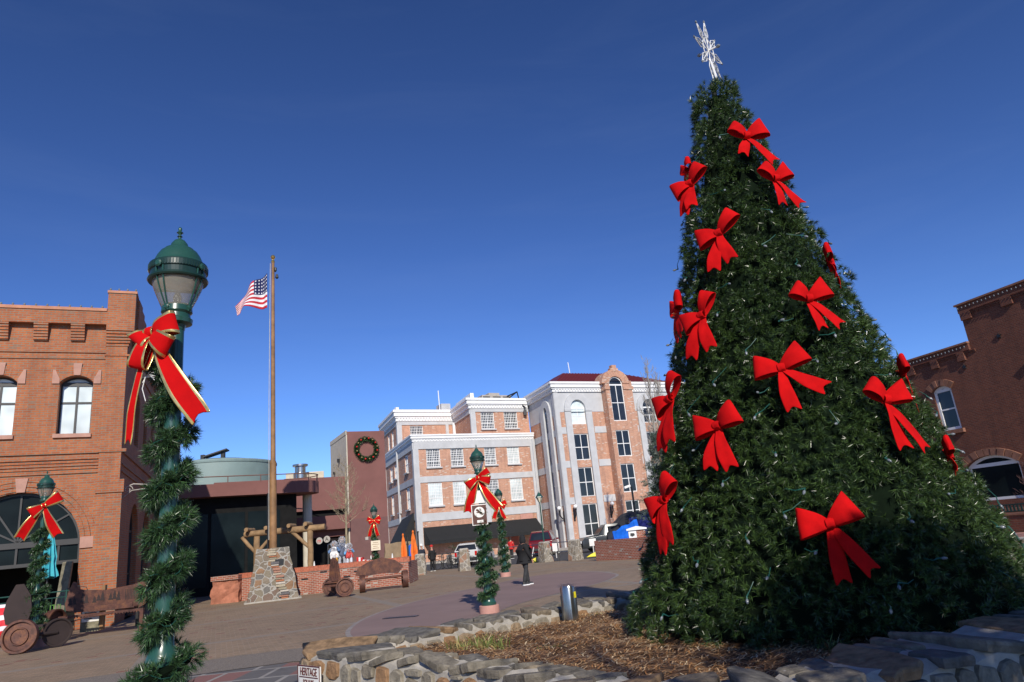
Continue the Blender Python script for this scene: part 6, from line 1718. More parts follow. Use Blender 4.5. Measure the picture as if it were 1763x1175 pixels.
t = thing('street_railing', 'galvanised pipe railing between the two right stone bollards', 'railing', (1.6, 42.9, 0))
g = MB()
for z in (1.08, .5): g.tube([(.95, 43.7, z), (2.25, 42.1, z)], .03, 6)
g.build('rail', MT['steel'], t)
g = MB(); g.tube([(1.5, 43.0, 0), (1.5, 43.0, 1.1)], .04, 6); g.build('post', MT['steel'], t)
t = thing('street_railing', 'galvanised pipe railing left of the slim lantern bollard', 'railing', (-.6, 45.3, 0))
g = MB()
for z in (1.05, .5): g.tube([(-1.7, 46.6, z), (.45, 44.1, z)], .03, 6)
g.build('rail', MT['steel'], t)
g = MB(); g.tube([(-.6, 45.3, 0), (-.6, 45.3, 1.08)], .04, 6); g.build('post', MT['steel'], t)
WR = Fr((3.32, 38.55), 147.5)
g = MB(); g.fbox(WR, 0, 9, -.4, 0, 0, 1.02)
tag(g.build('brick_wall', MT['brickP'], loc=(3.32, 38.5, 0)), 'low plain brick wall left of the big tree', 'wall')
t = thing('kiosk', 'small white roofed kiosk box peeping over the low brick wall', 'kiosk', (5.6, 38.6, 0))
KF2 = Fr((5.25, 38.7), 96)
g = MB(); g.fbox(KF2, 0, .42, -.5, 0, .9, 1.42); g.build('white_box', MT['white'], t)
g = MB(); g.fbox(KF2, .425, .9, -.5, 0, .9, 1.42); g.build('brick_side', MT['brickP'], t)
g = MB(); g.prism(KF2, [(-.1, 1.38), (1.0, 1.38), (1.0, 1.46), (.45, 1.58), (-.1, 1.46)], -.6, .1); g.build('roof', MT['white'], t)
g = MB(); g.prism(KF2, [(.08, 1.1), (.2, 1.05), (.33, 1.12), (.3, 1.22), (.1, 1.24)], 0, .02); g.build('emblem', MT['windark'], t)
# ------------------------------------------------------------------ tarps
def tarp(name, P, mat, label, loc):
    g = MB(); n = len(P); c = Vector(loc)
    g.add(P, [f for f in FT]); return g
rr = random.Random(12)
def tent(name, x0, x1, y0, y1, h0, h1, mat, label, ridge=.5, seed=1):
    """sagging sheet over a ridge"""
    rr = random.Random(seed); g = MB(); nx, ny = 16, 10; V = []
    for j in range(ny + 1):
        for i in range(nx + 1):
            u, v = i / nx, j / ny; hx = h0 + (h1 - h0) * u; k = 1 - abs(v - ridge) / max(ridge, 1 - ridge)
            V.append((x0 + (x1 - x0) * u, y0 + (y1 - y0) * v, max(.02, hx * (.0 + 1.0 * k ** .75)) + .05 * math.sin(u * 13 + v * 5) + rr.uniform(-.02, .02)))
    g.add(V, [(j * (nx + 1) + i, j * (nx + 1) + i + 1, (j + 1) * (nx + 1) + i + 1, (j + 1) * (nx + 1) + i) for j in range(ny) for i in range(nx)])
    for i in (0, nx): g.add([V[j * (nx + 1) + i] for j in range(ny + 1)] + [(V[ny * (nx + 1) + i][0], V[ny * (nx + 1) + i][1], 0), (V[i][0], V[i][1], 0)], [tuple(range(ny + 3))])
    return tag(g.build(name, mat, loc=((x0 + x1) / 2, (y0 + y1) / 2, 0), smooth=False), label, 'tarp')
tent('blue_tarp', 5.3, 7.0, 45.5, 48, 1.35, 2.0, MT['blue'], 'bright blue tarp tent behind the low brick wall', seed=2)
tent('navy_tarp', 6.7, 10.2, 46.5, 50, 2.1, 2.9, MT['navy'], 'dark navy tarp heap between the blue tarp and the big tree', seed=3)
# ------------------------------------------------------------------ vehicles
def vehicle(name, label, loc, heading, L_, W_, prof, roofw, body, wheels, lowz=.28, lights='rear', rim=True):
    """prof: list of (x, z_belt?, z_top) along the length, 0 = rear, L = front"""
    root = thing(name, label, 'car', (0, 0, 0))
    g = MB(); V = []; n = len(prof)
    for x, zb, zt in prof:
        inn = W_ / 2 * (.94 if zt > zb + .05 else .97)
        ring = [(-W_ / 2 * .93, lowz), (-W_ / 2, lowz + .15), (-W_ / 2, (lowz + zb) / 2), (-W_ / 2 * .97, zb), (-roofw / 2 if zt > zb + .05 else -inn, zt), (roofw / 2 if zt > zb + .05 else inn, zt), (W_ / 2 * .97, zb), (W_ / 2, (lowz + zb) / 2), (W_ / 2, lowz + .15), (W_ / 2 * .93, lowz)]
        V += [(x - L_ / 2, y, z) for y, z in ring]
    m_ = 10
    F_ = [(k * m_ + i, k * m_ + (i + 1) % m_, (k + 1) * m_ + (i + 1) % m_, (k + 1) * m_ + i) for k in range(n - 1) for i in range(m_)] + [tuple(range(m_))[::-1], tuple((n - 1) * m_ + i for i in range(m_))]
    g.add(V, [f[::-1] for f in F_]); g.build('body', body, root, smooth=True, bevel=.03)
    # glazing bands slightly proud of the cabin sides, front and back
    cab = [(x, zb, zt) for x, zb, zt in prof if zt > zb + .3]
    x0, x1 = cab[0][0] - L_ / 2, cab[-1][0] - L_ / 2; zb, zt = cab[0][1], cab[0][2]
    for s in (-1, 1):
        yb, yt = W_ / 2 * .97, roofw / 2
        def Y(z): return s * (yb + (yt - yb) * (z - zb) / (zt - zb) + .012)
        nw = 2 if x1 - x0 < 2.2 else 3; 
        for k in range(nw):
            a = x0 + .06 + (x1 - x0 - .12) * k / nw; b_ = x0 + .02 + (x1 - x0 - .12) * (k + 1) / nw; zA, zB = zb + .06, zt - .12
            g = MB(); g.add([(a, Y(zA), zA), (b_, Y(zA), zA), (b_, Y(zB), zB), (a, Y(zB), zB)], [(0, 1, 2, 3) if s < 0 else (3, 2, 1, 0)]); g.build('side_window', MT['glass'], root, solid=.01)
    for end, xa in (('rear_window', 0), ('windscreen', -1)):
        idx = [i for i, q in enumerate(prof) if q[2] > q[1] + .3]; i0 = idx[0] if xa == 0 else idx[-1]; i1 = i0 - 1 if xa == 0 else i0 + 1
        if i1 < 0 or i1 >= n: continue
        xa_, za = prof[i0][0] - L_ / 2, prof[i0][2]; xb, zb2 = prof[i1][0] - L_ / 2, max(prof[i1][2], prof[i1][1]); sg = -1 if xa == 0 else 1
        f0, f1 = .12, .92; P0 = (xa_ + (xb - xa_) * f0 + sg * .02, za + (zb2 - za) * f0 + .012); P1 = (xa_ + (xb - xa_) * f1 + sg * .02, za + (zb2 - za) * f1 + .012)
        h0, h1 = roofw / 2 * .93, W_ / 2 * .86
        g = MB(); g.add([(P0[0], -h0, P0[1]), (P0[0], h0, P0[1]), (P1[0], h1, P1[1]), (P1[0], -h1, P1[1])], [(0, 1, 2, 3) if sg > 0 else (3, 2, 1, 0)]); g.build(end, MT['glass'], root, solid=.01)
    for x in wheels:
        for s in (-1, 1):
            g = MB(); g.lathe([(.2, -.1), (.33, -.1), (.36, -.06), (.36, .08), (.33, .11), (.2, .11)], (x - L_ / 2, s * (W_ / 2 - .1), .36), 22, axis=(0, s, 0)); w = g.build('wheel', MT['rubber'], root)
            g = MB(); g.lathe([(.04, .10), (.20, .115), (.22, .09), (.21, .0)], (x - L_ / 2, s * (W_ / 2 - .1), .36), 14, axis=(0, s, 0)); g.build('rim', MT['chrome'], w, loc=world_loc(root))
    zl = .85
    for s in (-1, 1):
        g = MB(); g.box((-L_ / 2 - .0, s * W_ * .42, zl), (.06, .16, .3)); g.build('tail_light', MT['redlens'], root)
        g = MB(); g.box((L_ / 2 - .02, s * W_ * .36, zl - .08), (.08, .3, .16)); g.build('headlight', MT['clearlens'], root)
        g = MB(); g.box((x1 - .1 if True else 0, s * (W_ / 2 + .1), zb + .08), (.12, .2, .14)); g.build('mirror', body, root)
    g = MB(); g.box((-L_ / 2 - .04, 0, .5), (.14, W_ * .94, .2)); g.build('rear_bumper', MT['windark'], root, bevel=.03)
    g = MB(); g.box((L_ / 2 + .02, 0, .5), (.14, W_ * .94, .22)); g.build('front_bumper', MT['windark'], root, bevel=.03)
    g = MB(); g.box((-L_ / 2 - .05, 0, .78), (.03, .34, .16)); g.build('number_plate', MT['signwhite'], root)
    root.location = loc; root.rotation_euler = (0, 0, R(90 - heading))
    return root
suv = [(0, .95, 1.0), (.08, 1.02, 1.06), (.38, 1.02, 1.62), (.9, 1.0, 1.70), (2.6, 1.0, 1.68), (3.05, .98, 1.5), (3.5, .98, 1.06), (4.3, .90, .93), (4.55, .70, .72)]
white = simple('white_car_paint', (.62, .62, .60), .2, var=.03, spec=.8); redp = simple('red_car_paint', (.13, .008, .012), .2, var=.05, spec=.8); greyp = simple('dark_grey_car_paint', (.055, .06, .062), .22, .3, var=.08)
vehicle('parked_car', 'white estate car seen from behind across the street, beyond the middle bollard', (-4.35, 53.2, -.02), 12, 4.5, 1.8, [(x, b_, t_ * .93 if t_ > 1.2 else t_) for x, b_, t_ in suv], 1.35, white, (.85, 3.55))
vehicle('parked_car', 'dark red car parked behind the man in black', (.95, 59.0, 0), 8, 4.6, 1.95, [(x, b_ + .1, t_ + .22 if t_ > 1.2 else t_ + .1) for x, b_, t_ in suv], 1.45, redp, (.85, 3.6))
pk = [(0, 1.02, 1.06), (.1, 1.1, 1.14), (1.7, 1.1, 1.14), (1.78, 1.12, 1.86), (2.1, 1.12, 1.92), (3.5, 1.12, 1.90), (4.15, 1.10, 1.2), (5.3, 1.02, 1.06), (5.5, .8, .84)]
vehicle('pickup_truck', 'dark grey pickup truck half covered by tarps in front of the hotel bay', (6.3, 55.2, 0), -98, 5.6, 1.98, pk, 1.5, greyp, (1.1, 4.4))['category'] = 'truck'
g = MB(); g.box((3.95, 47.0, .82), (.44, .03, .46)); g.tube([(3.95, 47.03, 0), (3.95, 47.03, .9)], .03, 5); tag(g.build('blank_sign', MT['signwhite'], loc=(3.95, 47, 0)), 'blank white square sign in front of the grey pickup truck', 'sign')
g = MB(); g.box((1.55, 49, .72), (.44, .03, .55)); g.tube([(1.55, 49.03, 0), (1.55, 49.03, .9)], .03, 5); tag(g.build('blank_sign', MT['signwhite'], loc=(1.55, 49, 0)), 'blank white square sign behind the street railing', 'sign')
# black tarp lying over the truck bed
g = MB(); V = []; rr = random.Random(21); nx, ny = 18, 8
for j in range(ny + 1):
    for i in range(nx + 1):
        u, v = i / nx, j / ny; k = 1 - abs(v - .5) * 2
        V.append((5.7 + 4.4 * u, 53.6 + 3.1 * v, (1.50 + 1.15 * math.sin(min(1, u * 1.9) * 1.57)) * (.45 + .55 * k ** .5) + .05 * math.sin(u * 14 + v * 6) + rr.uniform(-.03, .03)))
g.add(V, [(j * (nx + 1) + i, j * (nx + 1) + i + 1, (j + 1) * (nx + 1) + i + 1, (j + 1) * (nx + 1) + i) for j in range(ny) for i in range(nx)])
tag(g.build('black_tarp', MT['greytarp'], loc=(7.5, 55, 0), solid=.03), 'black tarp slung over the back of the grey pickup truck', 'tarp')
for x, y, rz, lb in ((-.15, 45.2, .2, 'yellow plastic wheel stop lying right of the man'), (3.6, 44.6, .3, 'yellow plastic block beside the right stone bollard')):
    g = MB(); g.add([(x - .35, y, 0), (x + .35, y, 0), (x + .35, y + .25, 0), (x - .35, y + .25, 0), (x - .1, y + .02, .14), (x + .33, y + .04, .3), (x + .33, y + .2, .3), (x - .1, y + .2, .14)], [(3, 2, 1, 0), (0, 1, 5, 4), (1, 2, 6, 5), (2, 3, 7, 6), (3, 0, 4, 7), (4, 5, 6, 7)])
    tag(g.build('yellow_block', MT['yellow'], loc=(x, y, 0), bevel=.03), lb, 'plastic block')
g = MB(); g.tube([(-.2, 45.9, 0), (.05, 45.7, .9)], .03, 6); g.box((-.15, 45.8, .08), (.3, .3, .16)); tag(g.build('white_pole', MT['white'], loc=(-.1, 45.8, 0)), 'leaning white pole in the street right of the man', 'pole')
# bike rack with bicycles
t = thing('bike_rack', 'dark metal bike rack hoops by the street', 'bike rack', (-5.6, 49.5, 0))
g = MB()
for i in range(5):
    x = -6.9 + i * .55; g.tube([(x, 50.2, 0), (x, 50.2, .95), (x, 49.4, .95), (x, 49.4, 0)], .03, 5)
g.tube([(-7.0, 49.8, 1.0), (-4.4, 49.8, 1.0)], .03, 5); g.build('hoops', MT['windark'], t)
def bicycle(x, y, rz, label, mat):
    t = thing('bicycle', label, 'bicycle', (x, y, 0), 'bicycles at the rack'); M_ = Matrix.Rotation(rz, 3, 'Z')
    def P(a, z, b_=0): q = M_ @ Vector((a, b_, 0)); return Vector((x + q.x, y + q.y, z))
    for a in (-.52, .52):
        g = MB(); g.tube([P(a + .33 * math.cos(2 * math.pi * k / 20), .35 + .33 * math.sin(2 * math.pi * k / 20)) for k in range(21)], .02, 5)
        for k in range(8): g.tube([P(a, .35), P(a + .33 * math.cos(k * .785), .35 + .33 * math.sin(k * .785))], .004, 3)
        g.build('wheel', MT['rubber'], t)
    g = MB(); g.tube([P(-.52, .35), P(-.15, .35), P(-.28, .82), P(-.52, .35)], .018, 5); g.tube([P(-.15, .35), P(.36, .8), P(-.24, .78)], .018, 5); g.tube([P(.52, .35), P(.34, .95)], .018, 5); g.build('frame', mat, t)
    g = MB(); g.tube([P(.32, .98, -.25), P(.34, .97, 0), P(.32, .98, .25)], .015, 5); g.build('handlebar', MT['windark'], t)
    g = MB(); g.box(P(-.3, .88), (.24, .12, .05), rz); g.build('saddle', MT['windark'], t)
bicycle(-6.15, 48.9, .5, 'black bicycle leaning at the left end of the rack', MT['windark'])
bicycle(-5.4, 48.9, .4, 'dark bicycle in the middle of the rack', MT['black'])
bicycle(-4.75, 49.0, .35, 'grey framed bicycle at the right end of the rack', MT['steel'])
# concrete street planter with shrubs
t = thing('street_planter', 'pale concrete planter with low shrubs left of the white car', 'planter', (-5.2, 57, 0))
g = MB(); g.box((-5.4, 57.5, .42), (3.0, 1.2, .72), .5); g.build('tub', MT['concrete'], t, bevel=.04)
P = np.array([(-5.4 + rr.gauss(0, .8), 57.4 + rr.gauss(0, .3), .85 + rr.random() * .6) for _ in range(150)]); tufts('shrub', P, np.array([(rr.gauss(0, 1), rr.gauss(0, 1), 1) for _ in range(150)]), 8, .12, .03, .1, MT['garland'], t)

# ------------------------------------------------------------------ people
def skin_body(name, nodes, edges, mat, parent=None, loc=(0, 0, 0), sub=1, root_i=0):
    me = bpy.data.meshes.new(name); me.from_pydata([n[0] for n in nodes], edges, []); me.materials.append(mat)
    o = bpy.data.objects.new(name, me); COL.objects.link(o); o.parent = parent
    if parent is None: o.location = loc
    md = o.modifiers.new('Skin', 'SKIN'); md.use_smooth_shade = True
    if not me.skin_vertices: return o
    for sv, n in zip(me.skin_vertices[0].data, nodes): sv.radius = n[1] if hasattr(n[1], '__len__') else (n[1], n[1])
    me.skin_vertices[0].data[root_i].use_root = True
    s = o.modifiers.new('Subdivision', 'SUBSURF'); s.levels = sub; s.render_levels = sub
    return o
def person(label, loc, rz, top, legs, hair=None, cap=None, walk=.12, h=1.75, hood=False, hands=True, lean=0.0):
    """faces local +x; feet on the ground"""
    root = thing('person', label, 'person', (0, 0, 0)); k = h / 1.75
    w = walk
    def S(x, y, z): return (x * k + lean * max(0, z - .9) , y * k, z * k)
    nodes = [(S(0, 0, .95), (.13, .10)), (S(0, 0, 1.15), (.12, .09)), (S(0, 0, 1.36), (.15, .10)), (S(.0, 0, 1.47), (.07, .07)), (S(.02, 0, 1.54), (.055, .055)), (S(.03, 0, 1.61), (.075, .085)), (S(.035, 0, 1.69), (.08, .095)), (S(.03, 0, 1.74), (.05, .06))]
    edges = [(i, i + 1) for i in range(7)]
    def arm(s, sw):
        b = len(nodes)
        nodes.extend([(S(0, s * .19, 1.42), (.055, .055)), (S(-.02 + sw * .4, s * .25, 1.15), (.045, .045)), (S(.06 + sw, s * .26, .92), (.032, .032)), (S(.08 + sw * 1.1, s * .26, .84), (.03, .02))])
        edges.extend([(2, b), (b, b + 1), (b + 1, b + 2), (b + 2, b + 3)])
        for q, (dx, dy, ln) in enumerate(((.035, 0, .05), (.025, .012 * s, .078), (.010, .012 * s, .085), (-.006, .010 * s, .08), (-.02, .0, .065))):
            c = len(nodes); x0 = .08 + sw * 1.1 + dx * .7; 
            nodes.extend([(S(x0, s * .26 + dy * .2, .825), (.010, .010)), (S(x0 + .006, s * .26 + dy - s * .01, .825 - ln * .6), (.0085, .0085)), (S(x0 + .004, s * .26 + dy - s * .022, .825 - ln), (.007, .007))])
            edges.extend([(b + 3, c), (c, c + 1), (c + 1, c + 2)])
    arm(1, -w * .8); arm(-1, w * .8)
    for s, sw in ((1, w), (-1, -w)):
        b = len(nodes)
        nodes.extend([(S(0, s * .09, .88), (.085, .085)), (S(sw * .45 + .03, s * .10, .50), (.055, .055)), (S(sw, s * .10, .10), (.038, .038)), (S(sw + .10, s * .11, .045), (.038, .03))])
        edges.extend([(0, b), (b, b + 1), (b + 1, b + 2), (b + 2, b + 3)])
    body = skin_body('body', nodes, edges, MT['skin'], root)
    # face
    g = MB(); hx = .035
    def fp(x, y, z): return Vector(S(hx + x, y, z))
    g.lathe([(.004, 0), (.012, .01), (.006, .03)], fp(.088, 0, 1.655), 8, axis=(1, 0, -.5)); g.build('nose', MT['skin'], root, smooth=True)
    for s in (-1, 1):
        g = MB(); g.lathe([(.002, -.006), (.009, 0), (.002, .006)], fp(.082, s * .032, 1.685), 8, axis=(1, 0, 0)); g.build('eye', MT['black'], root)
        g = MB(); g.lathe([(.004, -.005), (.018, 0), (.004, .006)], fp(0, s * .092, 1.67), 8, axis=(0, 1, 0)); g.build('ear', MT['skin'], root)
    g = MB(); g.box(fp(.084, 0, 1.625), (.01, .045, .008)); g.build('mouth', MT['redcloth'], root)
    # jacket
    jk = 1.28 if hood else 1.0
    jn = [(S(0, 0, .86), (.165 * jk, .185 * jk)), (S(0, 0, 1.0), (.17 * jk, .19 * jk)), (S(0, 0, 1.2), (.165 * jk, .19 * jk)), (S(0, 0, 1.38), (.15 * jk, .185 * jk)), (S(.0, 0, 1.48), (.09, .11))]
    je = [(0, 1), (1, 2), (2, 3), (3, 4)]
    for s, sw in ((1, -w * .8), (-1, w * .8)):
        b = len(jn); jn += [(S(0, s * .19, 1.40), (.085, .085)), (S(-.02 + sw * .4, s * .265, 1.15), (.075, .075)), (S(.055 + sw, s * .27, .93), (.058, .058)), (S(.06 + sw, s * .27, .89), (.05, .05))]; je += [(3, b), (b, b + 1), (b + 1, b + 2), (b + 2, b + 3)]
    skin_body('jacket', jn, je, top, root, root_i=1)
    tn = [(S(0, 0, .93), (.13, .145))]; te = []
    for s, sw in ((1, w), (-1, -w)):
        b = len(tn); tn += [(S(0, s * .085, .84), (.10, .10)), (S(sw * .45 + .03, s * .10, .50), (.082, .082)), (S(sw * .9, s * .10, .22), (.075, .075)), (S(sw, s * .10, .07), (.075, .072))]; te += [(0, b), (b, b + 1), (b + 1, b + 2), (b + 2, b + 3)]
    skin_body('trousers', tn, te, legs, root)
    for s, sw in ((1, w), (-1, -w)):
        g = MB(); c = S(sw + .045, s * .105, 0)
        o_ = [(-.12, -.035), (-.09, -.05), (.06, -.052), (.14, -.035), (.165, 0), (.14, .04), (.06, .052), (-.09, .05), (-.12, .03)]
        V = [(c[0] + x, c[1] + y, z) for z in (.0, .035) for x, y in o_]; n = len(o_)
        g.add(V, [(i, (i + 1) % n, n + (i + 1) % n, n + i) for i in range(n)] + [tuple(range(n))[::-1], tuple(n + i for i in range(n))]); sh = g.build('shoe', MT['whitecloth'], root)
        g = MB(); V = [(c[0] + x * .96, c[1] + y * .95, .035) for x, y in o_] + [(c[0] + x * (.8 if x > 0 else .9), c[1] + y * .8, .075 if x > .03 else .12) for x, y in o_]
        g.add(V, [(i, (i + 1) % n, n + (i + 1) % n, n + i) for i in range(n)] + [tuple(n + i for i in range(n))]); g.build('upper', MT['windark'], sh, loc=(0, 0, 0))
    if hood:
        skin_body('hood', [(S(-.01, 0, 1.44), (.13, .135)), (S(.0, 0, 1.58), (.125, .125)), (S(.005, 0, 1.70), (.12, .125)), (S(-.01, 0, 1.79), (.07, .07))], [(0, 1), (1, 2), (2, 3)], top, root)
    elif cap is not None:
        g = MB(); g.lathe([(.108, 1.69 * k), (.110, 1.72 * k), (.095, 1.78 * k), (.05, 1.82 * k), (.01, 1.83 * k)], (hx * k + lean * .8, 0, 0), 16); g.build('cap', cap, root, smooth=True)
    if hair is not None:
        g = MB(); g.lathe([(.07, 1.60 * k), (.102, 1.65 * k), (.108, 1.70 * k), (.095, 1.77 * k), (.04, 1.81 * k)], ((hx - .02) * k, 0, 0), 14); g.build('hair', hair, root, smooth=True)
    root.location = loc; root.rotation_euler = (0, 0, rz)
    return root
person('person in black hooded jacket and charcoal trousers walking away across the plaza', (-.34, 25.2, .008), R(28), MT['cloth_black'], MT['denim'], h=1.66, hood=True, walk=.13)
person('person in a dark jacket and white cap standing behind the left stone bollard', (-7.35, 47.2, 0), R(150), simple('navy_jacket', (.02, .025, .04), .9), MT['denim'], cap=MT['whitecloth'], walk=.03)
person('person in a tan coat standing left of the white capped person', (-7.95, 47.8, 0), R(20), MT['tan'], MT['denim'], hair=simple('brown_hair', (.07, .035, .02), .7), walk=.05, h=1.68)
person('person in black with a red knitted hat standing by the bicycles', (-6.75, 47.6, 0), R(120), MT['cloth_black'], MT['cloth_black'], cap=MT['redcloth'], walk=.04, h=1.62)
person('person in a dark coat far behind the street railing near the red car', (-1.75, 57.5, 0), R(60), MT['redcloth'], MT['denim'], hair=simple('dark_hair', (.02, .012, .01), .7), walk=.03, h=1.6)

# ------------------------------------------------------------------ painted statues on the brick planter
def statue(x, y, z0, h, cols, label, seed):
    t = thing('painted_statue', label, 'statue', (x, y, z0), 'painted statues on the brick planter'); rr = random.Random(seed); c1, c2, c3 = [simple('statue_paint', c, .6, var=.45, scale=7) for c in cols]
    s = h / 1.3
    for sx in (-1, 1):
        g = MB(); g.tube([(x + sx * .09 * s, y, z0), (x + sx * .11 * s, y - .03, z0 + .25 * s), (x + sx * .07 * s, y, z0 + .6 * s)], [.10 * s, .07 * s, .10 * s], 10); g.build('leg', c1, t, smooth=True)
    g = MB(); n = 18; V = []; lv = [(.15, .42), (.20, .5), (.17, .62), (.14, .75), (.17, .86), (.09, .97)]
    for r_, z in lv:
        for k in range(n): a = 2 * math.pi * k / n; q = r_ * s * (1 + .22 * math.sin(k * 2.7 + z * 9) + rr.uniform(-.08, .08)); V.append((x + q * math.cos(a), y + q * .8 * math.sin(a), z0 + z * s + rr.uniform(-.02, .02)))
    g.add(V, [(k * n + i, k * n + (i + 1) % n, (k + 1) * n + (i + 1) % n, (k + 1) * n + i) for k in range(len(lv) - 1) for i in range(n)] + [tuple(range(n))[::-1]]); g.build('robe', c2, t)
    for sx in (-1, 1):
        up_ = rr.uniform(-.15, .25)
        g = MB(); g.tube([(x + sx * .14 * s, y, z0 + .86 * s), (x + sx * .25 * s, y - .06, z0 + (.72 + up_ * .3) * s), (x + sx * .20 * s, y - .18, z0 + (.68 + up_) * s)], [.07 * s, .06 * s, .045 * s], 8); g.build('arm', c3, t, smooth=True)
    g = MB(); g.lathe([(.04 * s, .93 * s), (.09 * s, 1.0 * s), (.105 * s, 1.09 * s), (.08 * s, 1.17 * s), (.02 * s, 1.21 * s)], (x, y, z0), 14); g.build('head', simple('statue_face', (.42, .30, .24), .6), t, smooth=True)
    P, D = [], []
    for k in range(150):
        a = rr.random() * 6.28; b_ = rr.uniform(-.9, 1.4); d = (math.cos(a) * math.cos(b_), math.sin(a) * math.cos(b_), math.sin(b_))
        P.append((x + .1 * s * d[0], y + .1 * s * d[1] + .02, z0 + (1.08 + .11 * d[2]) * s)); D.append(d)
        if k % 2: P.append((x + .17 * s * d[0], y + .14 * s * d[1], z0 + (.86 + .05 * d[2]) * s)); D.append(d)
    tufts('shaggy_fur', np.array(P), np.array(D), 7, .07, .022, .03, simple('white_fur', (.55, .56, .60), .8, var=.4, scale=12), t)
    g = MB(); g.lathe([(.24 * s, 0), (.25 * s, .04), (.23 * s, .06)], (x, y, z0 - .04), 14); g.build('base', c3, t)
statue(-9.95, 35.6, 1.05, 1.35, ((.62, .30, .03), (.70, .70, .72), (.12, .22, .40)), 'painted statue with yellow legs, white body and shaggy white head', 1)
statue(-9.62, 35.85, 1.05, 1.55, ((.35, .35, .38), (.10, .12, .18), (.65, .66, .70)), 'taller painted statue in the middle with dark coat and white beard', 2)
statue(-9.2, 35.65, 1.05, 1.15, ((.60, .62, .68), (.50, .06, .05), (.14, .40, .75)), 'painted statue on the right in red and sky blue', 3)
t = thing('toy_sleigh', 'low red and white striped sleigh beside the painted statues', 'sleigh', (-8.45, 35.5, 1.05))
g = MB()
for i in range(6):
    x = -8.72 + i * .1; g.box((x, 35.5, 1.2 + .1 * (i < 3)), (.1, .35, .28 - .03 * i), mi=i % 2)
g.build('body', [MT['redcloth'], MT['whitecloth']], t, bevel=.01)
g = MB(); g.tube([(-8.8, 35.35, 1.08), (-8.2, 35.35, 1.08), (-8.08, 35.35, 1.2)], .02, 5); g.build('runner', MT['blue'], t)
for x, y, lb in ((-7.95, 34.9, 'small orange cone with white collar left of the cream notice'), (-6.9, 34.9, 'small orange cone with white collar right of the cream notice'), (-10.75, 34.9, 'tiny orange cone beside the right pergola post')):
    t = thing('traffic_cone', lb, 'cone', (x, y, 1.1), 'small orange cones on the brick planter'); g = MB(); g.box((x, y, 1.1), (.24, .24, .03)); g.lathe([(.09, 1.11), (.05, 1.24)], (x, y, 0), 12); g.build('body', MT['orange'], t); g = MB(); g.lathe([(.046, 1.24), (.02, 1.45), (.01, 1.46)], (x, y, 0), 10); g.build('collar', MT['whitecloth'], t)
g = MB(); g.tube([(-10.55, 36.6, 1.0), (-10.55, 36.6, 2.2), (-9.7, 36.9, 2.3)], .035, 6); tag(g.build('pipe_frame', MT['steel'], loc=(-10.5, 36.6, 1)), 'pale bent pipe frame left of the painted statues', 'pipe frame')
g = MB(); pyramid(g, (-8.4, 45.4, 0), 2.0, (2.2, 1.0), (1.9, .8), .1, 4, .06, 0, random.Random(7)); tag(g.build('landscape_boulder', simple('tan_boulder', (.26, .19, .12), .9, bmp=.6, bscale=5), loc=(-8.4, 45.4, 0)), 'tan stone blocks behind the orange umbrellas', 'stone blocks')

# ------------------------------------------------------------------ wreath on the tower
wc = TF.p(3.93, .14, 9.42)
t = thing('wreath', 'huge fir wreath with red and gold trimmings on the mauve tower', 'wreath', wc)
P, D = [], []
for i in range(900):
    a = rnd.random() * 6.283; q = rnd.random() * 6.283; R0 = .80; c = wc + TF.d * (R0 * math.cos(a)) + Vector((0, 0, R0 * math.sin(a))); o_ = (TF.d * math.cos(a) + Vector((0, 0, math.sin(a)))) * math.cos(q) + TF.n * math.sin(q)
    if math.sin(q) < -.4: continue
    P.append(tuple(c + o_ * .12)); D.append(tuple(o_))
tufts('needles', np.array(P), np.array(D), 12, .10, .016, .06, MT['garland'], t)
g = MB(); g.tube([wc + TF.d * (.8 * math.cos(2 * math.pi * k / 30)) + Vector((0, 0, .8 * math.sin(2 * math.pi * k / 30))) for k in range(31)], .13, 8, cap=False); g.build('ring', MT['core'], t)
for k in range(16):
    a = 2 * math.pi * k / 16 + .2; p = wc + TF.d * (.82 * math.cos(a)) + Vector((0, 0, .82 * math.sin(a))) + TF.n * .2
    g = MB(); g.lathe([(.01, -.07), (.06, -.03), (.07, .02), (.03, .07)], p, 8, axis=TF.n); g.build('bauble', MT['redcloth'] if k % 2 else MT['gold'], t, smooth=True)

# ------------------------------------------------------------------ bare trees, spruce
def bare_tree(name, label, base, h, spread, mat, n0=9, seed=1, trunk_r=.09, upright=.35, lean=0, tw=.006, depth=3, start=.3):
    t = thing(name, label, 'tree', base); rr = random.Random(seed); g = MB(); B = Vector(base)
    def top(f): return B + Vector((lean * f, .05 * math.sin(f * 5), h * f))
    g.tube([top(i / 8) for i in range(9)], [trunk_r * (1 - .85 * i / 8) + tw for i in range(9)], 8); g.build('trunk', mat, t, smooth=True)
    g = MB()
    def br(p, d, ln, r_, lv):
        P = [p]; q = p; dd = d.copy()
        for k in range(4):
            dd = (dd + Vector((rr.gauss(0, .14), rr.gauss(0, .14), .05 + upright * .12))).normalized(); q = q + dd * ln / 4; P.append(q)
        g.tube(P, [r_ * (1 - .2 * k) for k in range(5)], 4 if lv else 5, cap=False)
        if lv < depth:
            for k in range(4 if lv < 2 else 3):
                i = rr.randint(1, 4); nd = (dd + Vector((rr.gauss(0, .6), rr.gauss(0, .6), rr.gauss(.15, .4)))).normalized(); br(P[i], nd, ln * rr.uniform(.4, .65), max(tw, r_ * .5), lv + 1)
    for i in range(n0):
        f = start + (1 - start) * (i + rr.random() * .5) / n0; a = i * 2.4 + rr.random(); 
        d = Vector((math.cos(a), math.sin(a), upright + rr.uniform(-.1, .3))).normalized(); br(top(f), d, spread * (1.15 - f * .75) * rr.uniform(.8, 1.1), trunk_r * .38 * (1.2 - f), 0)
    g.build('branches', mat, t)
    return t
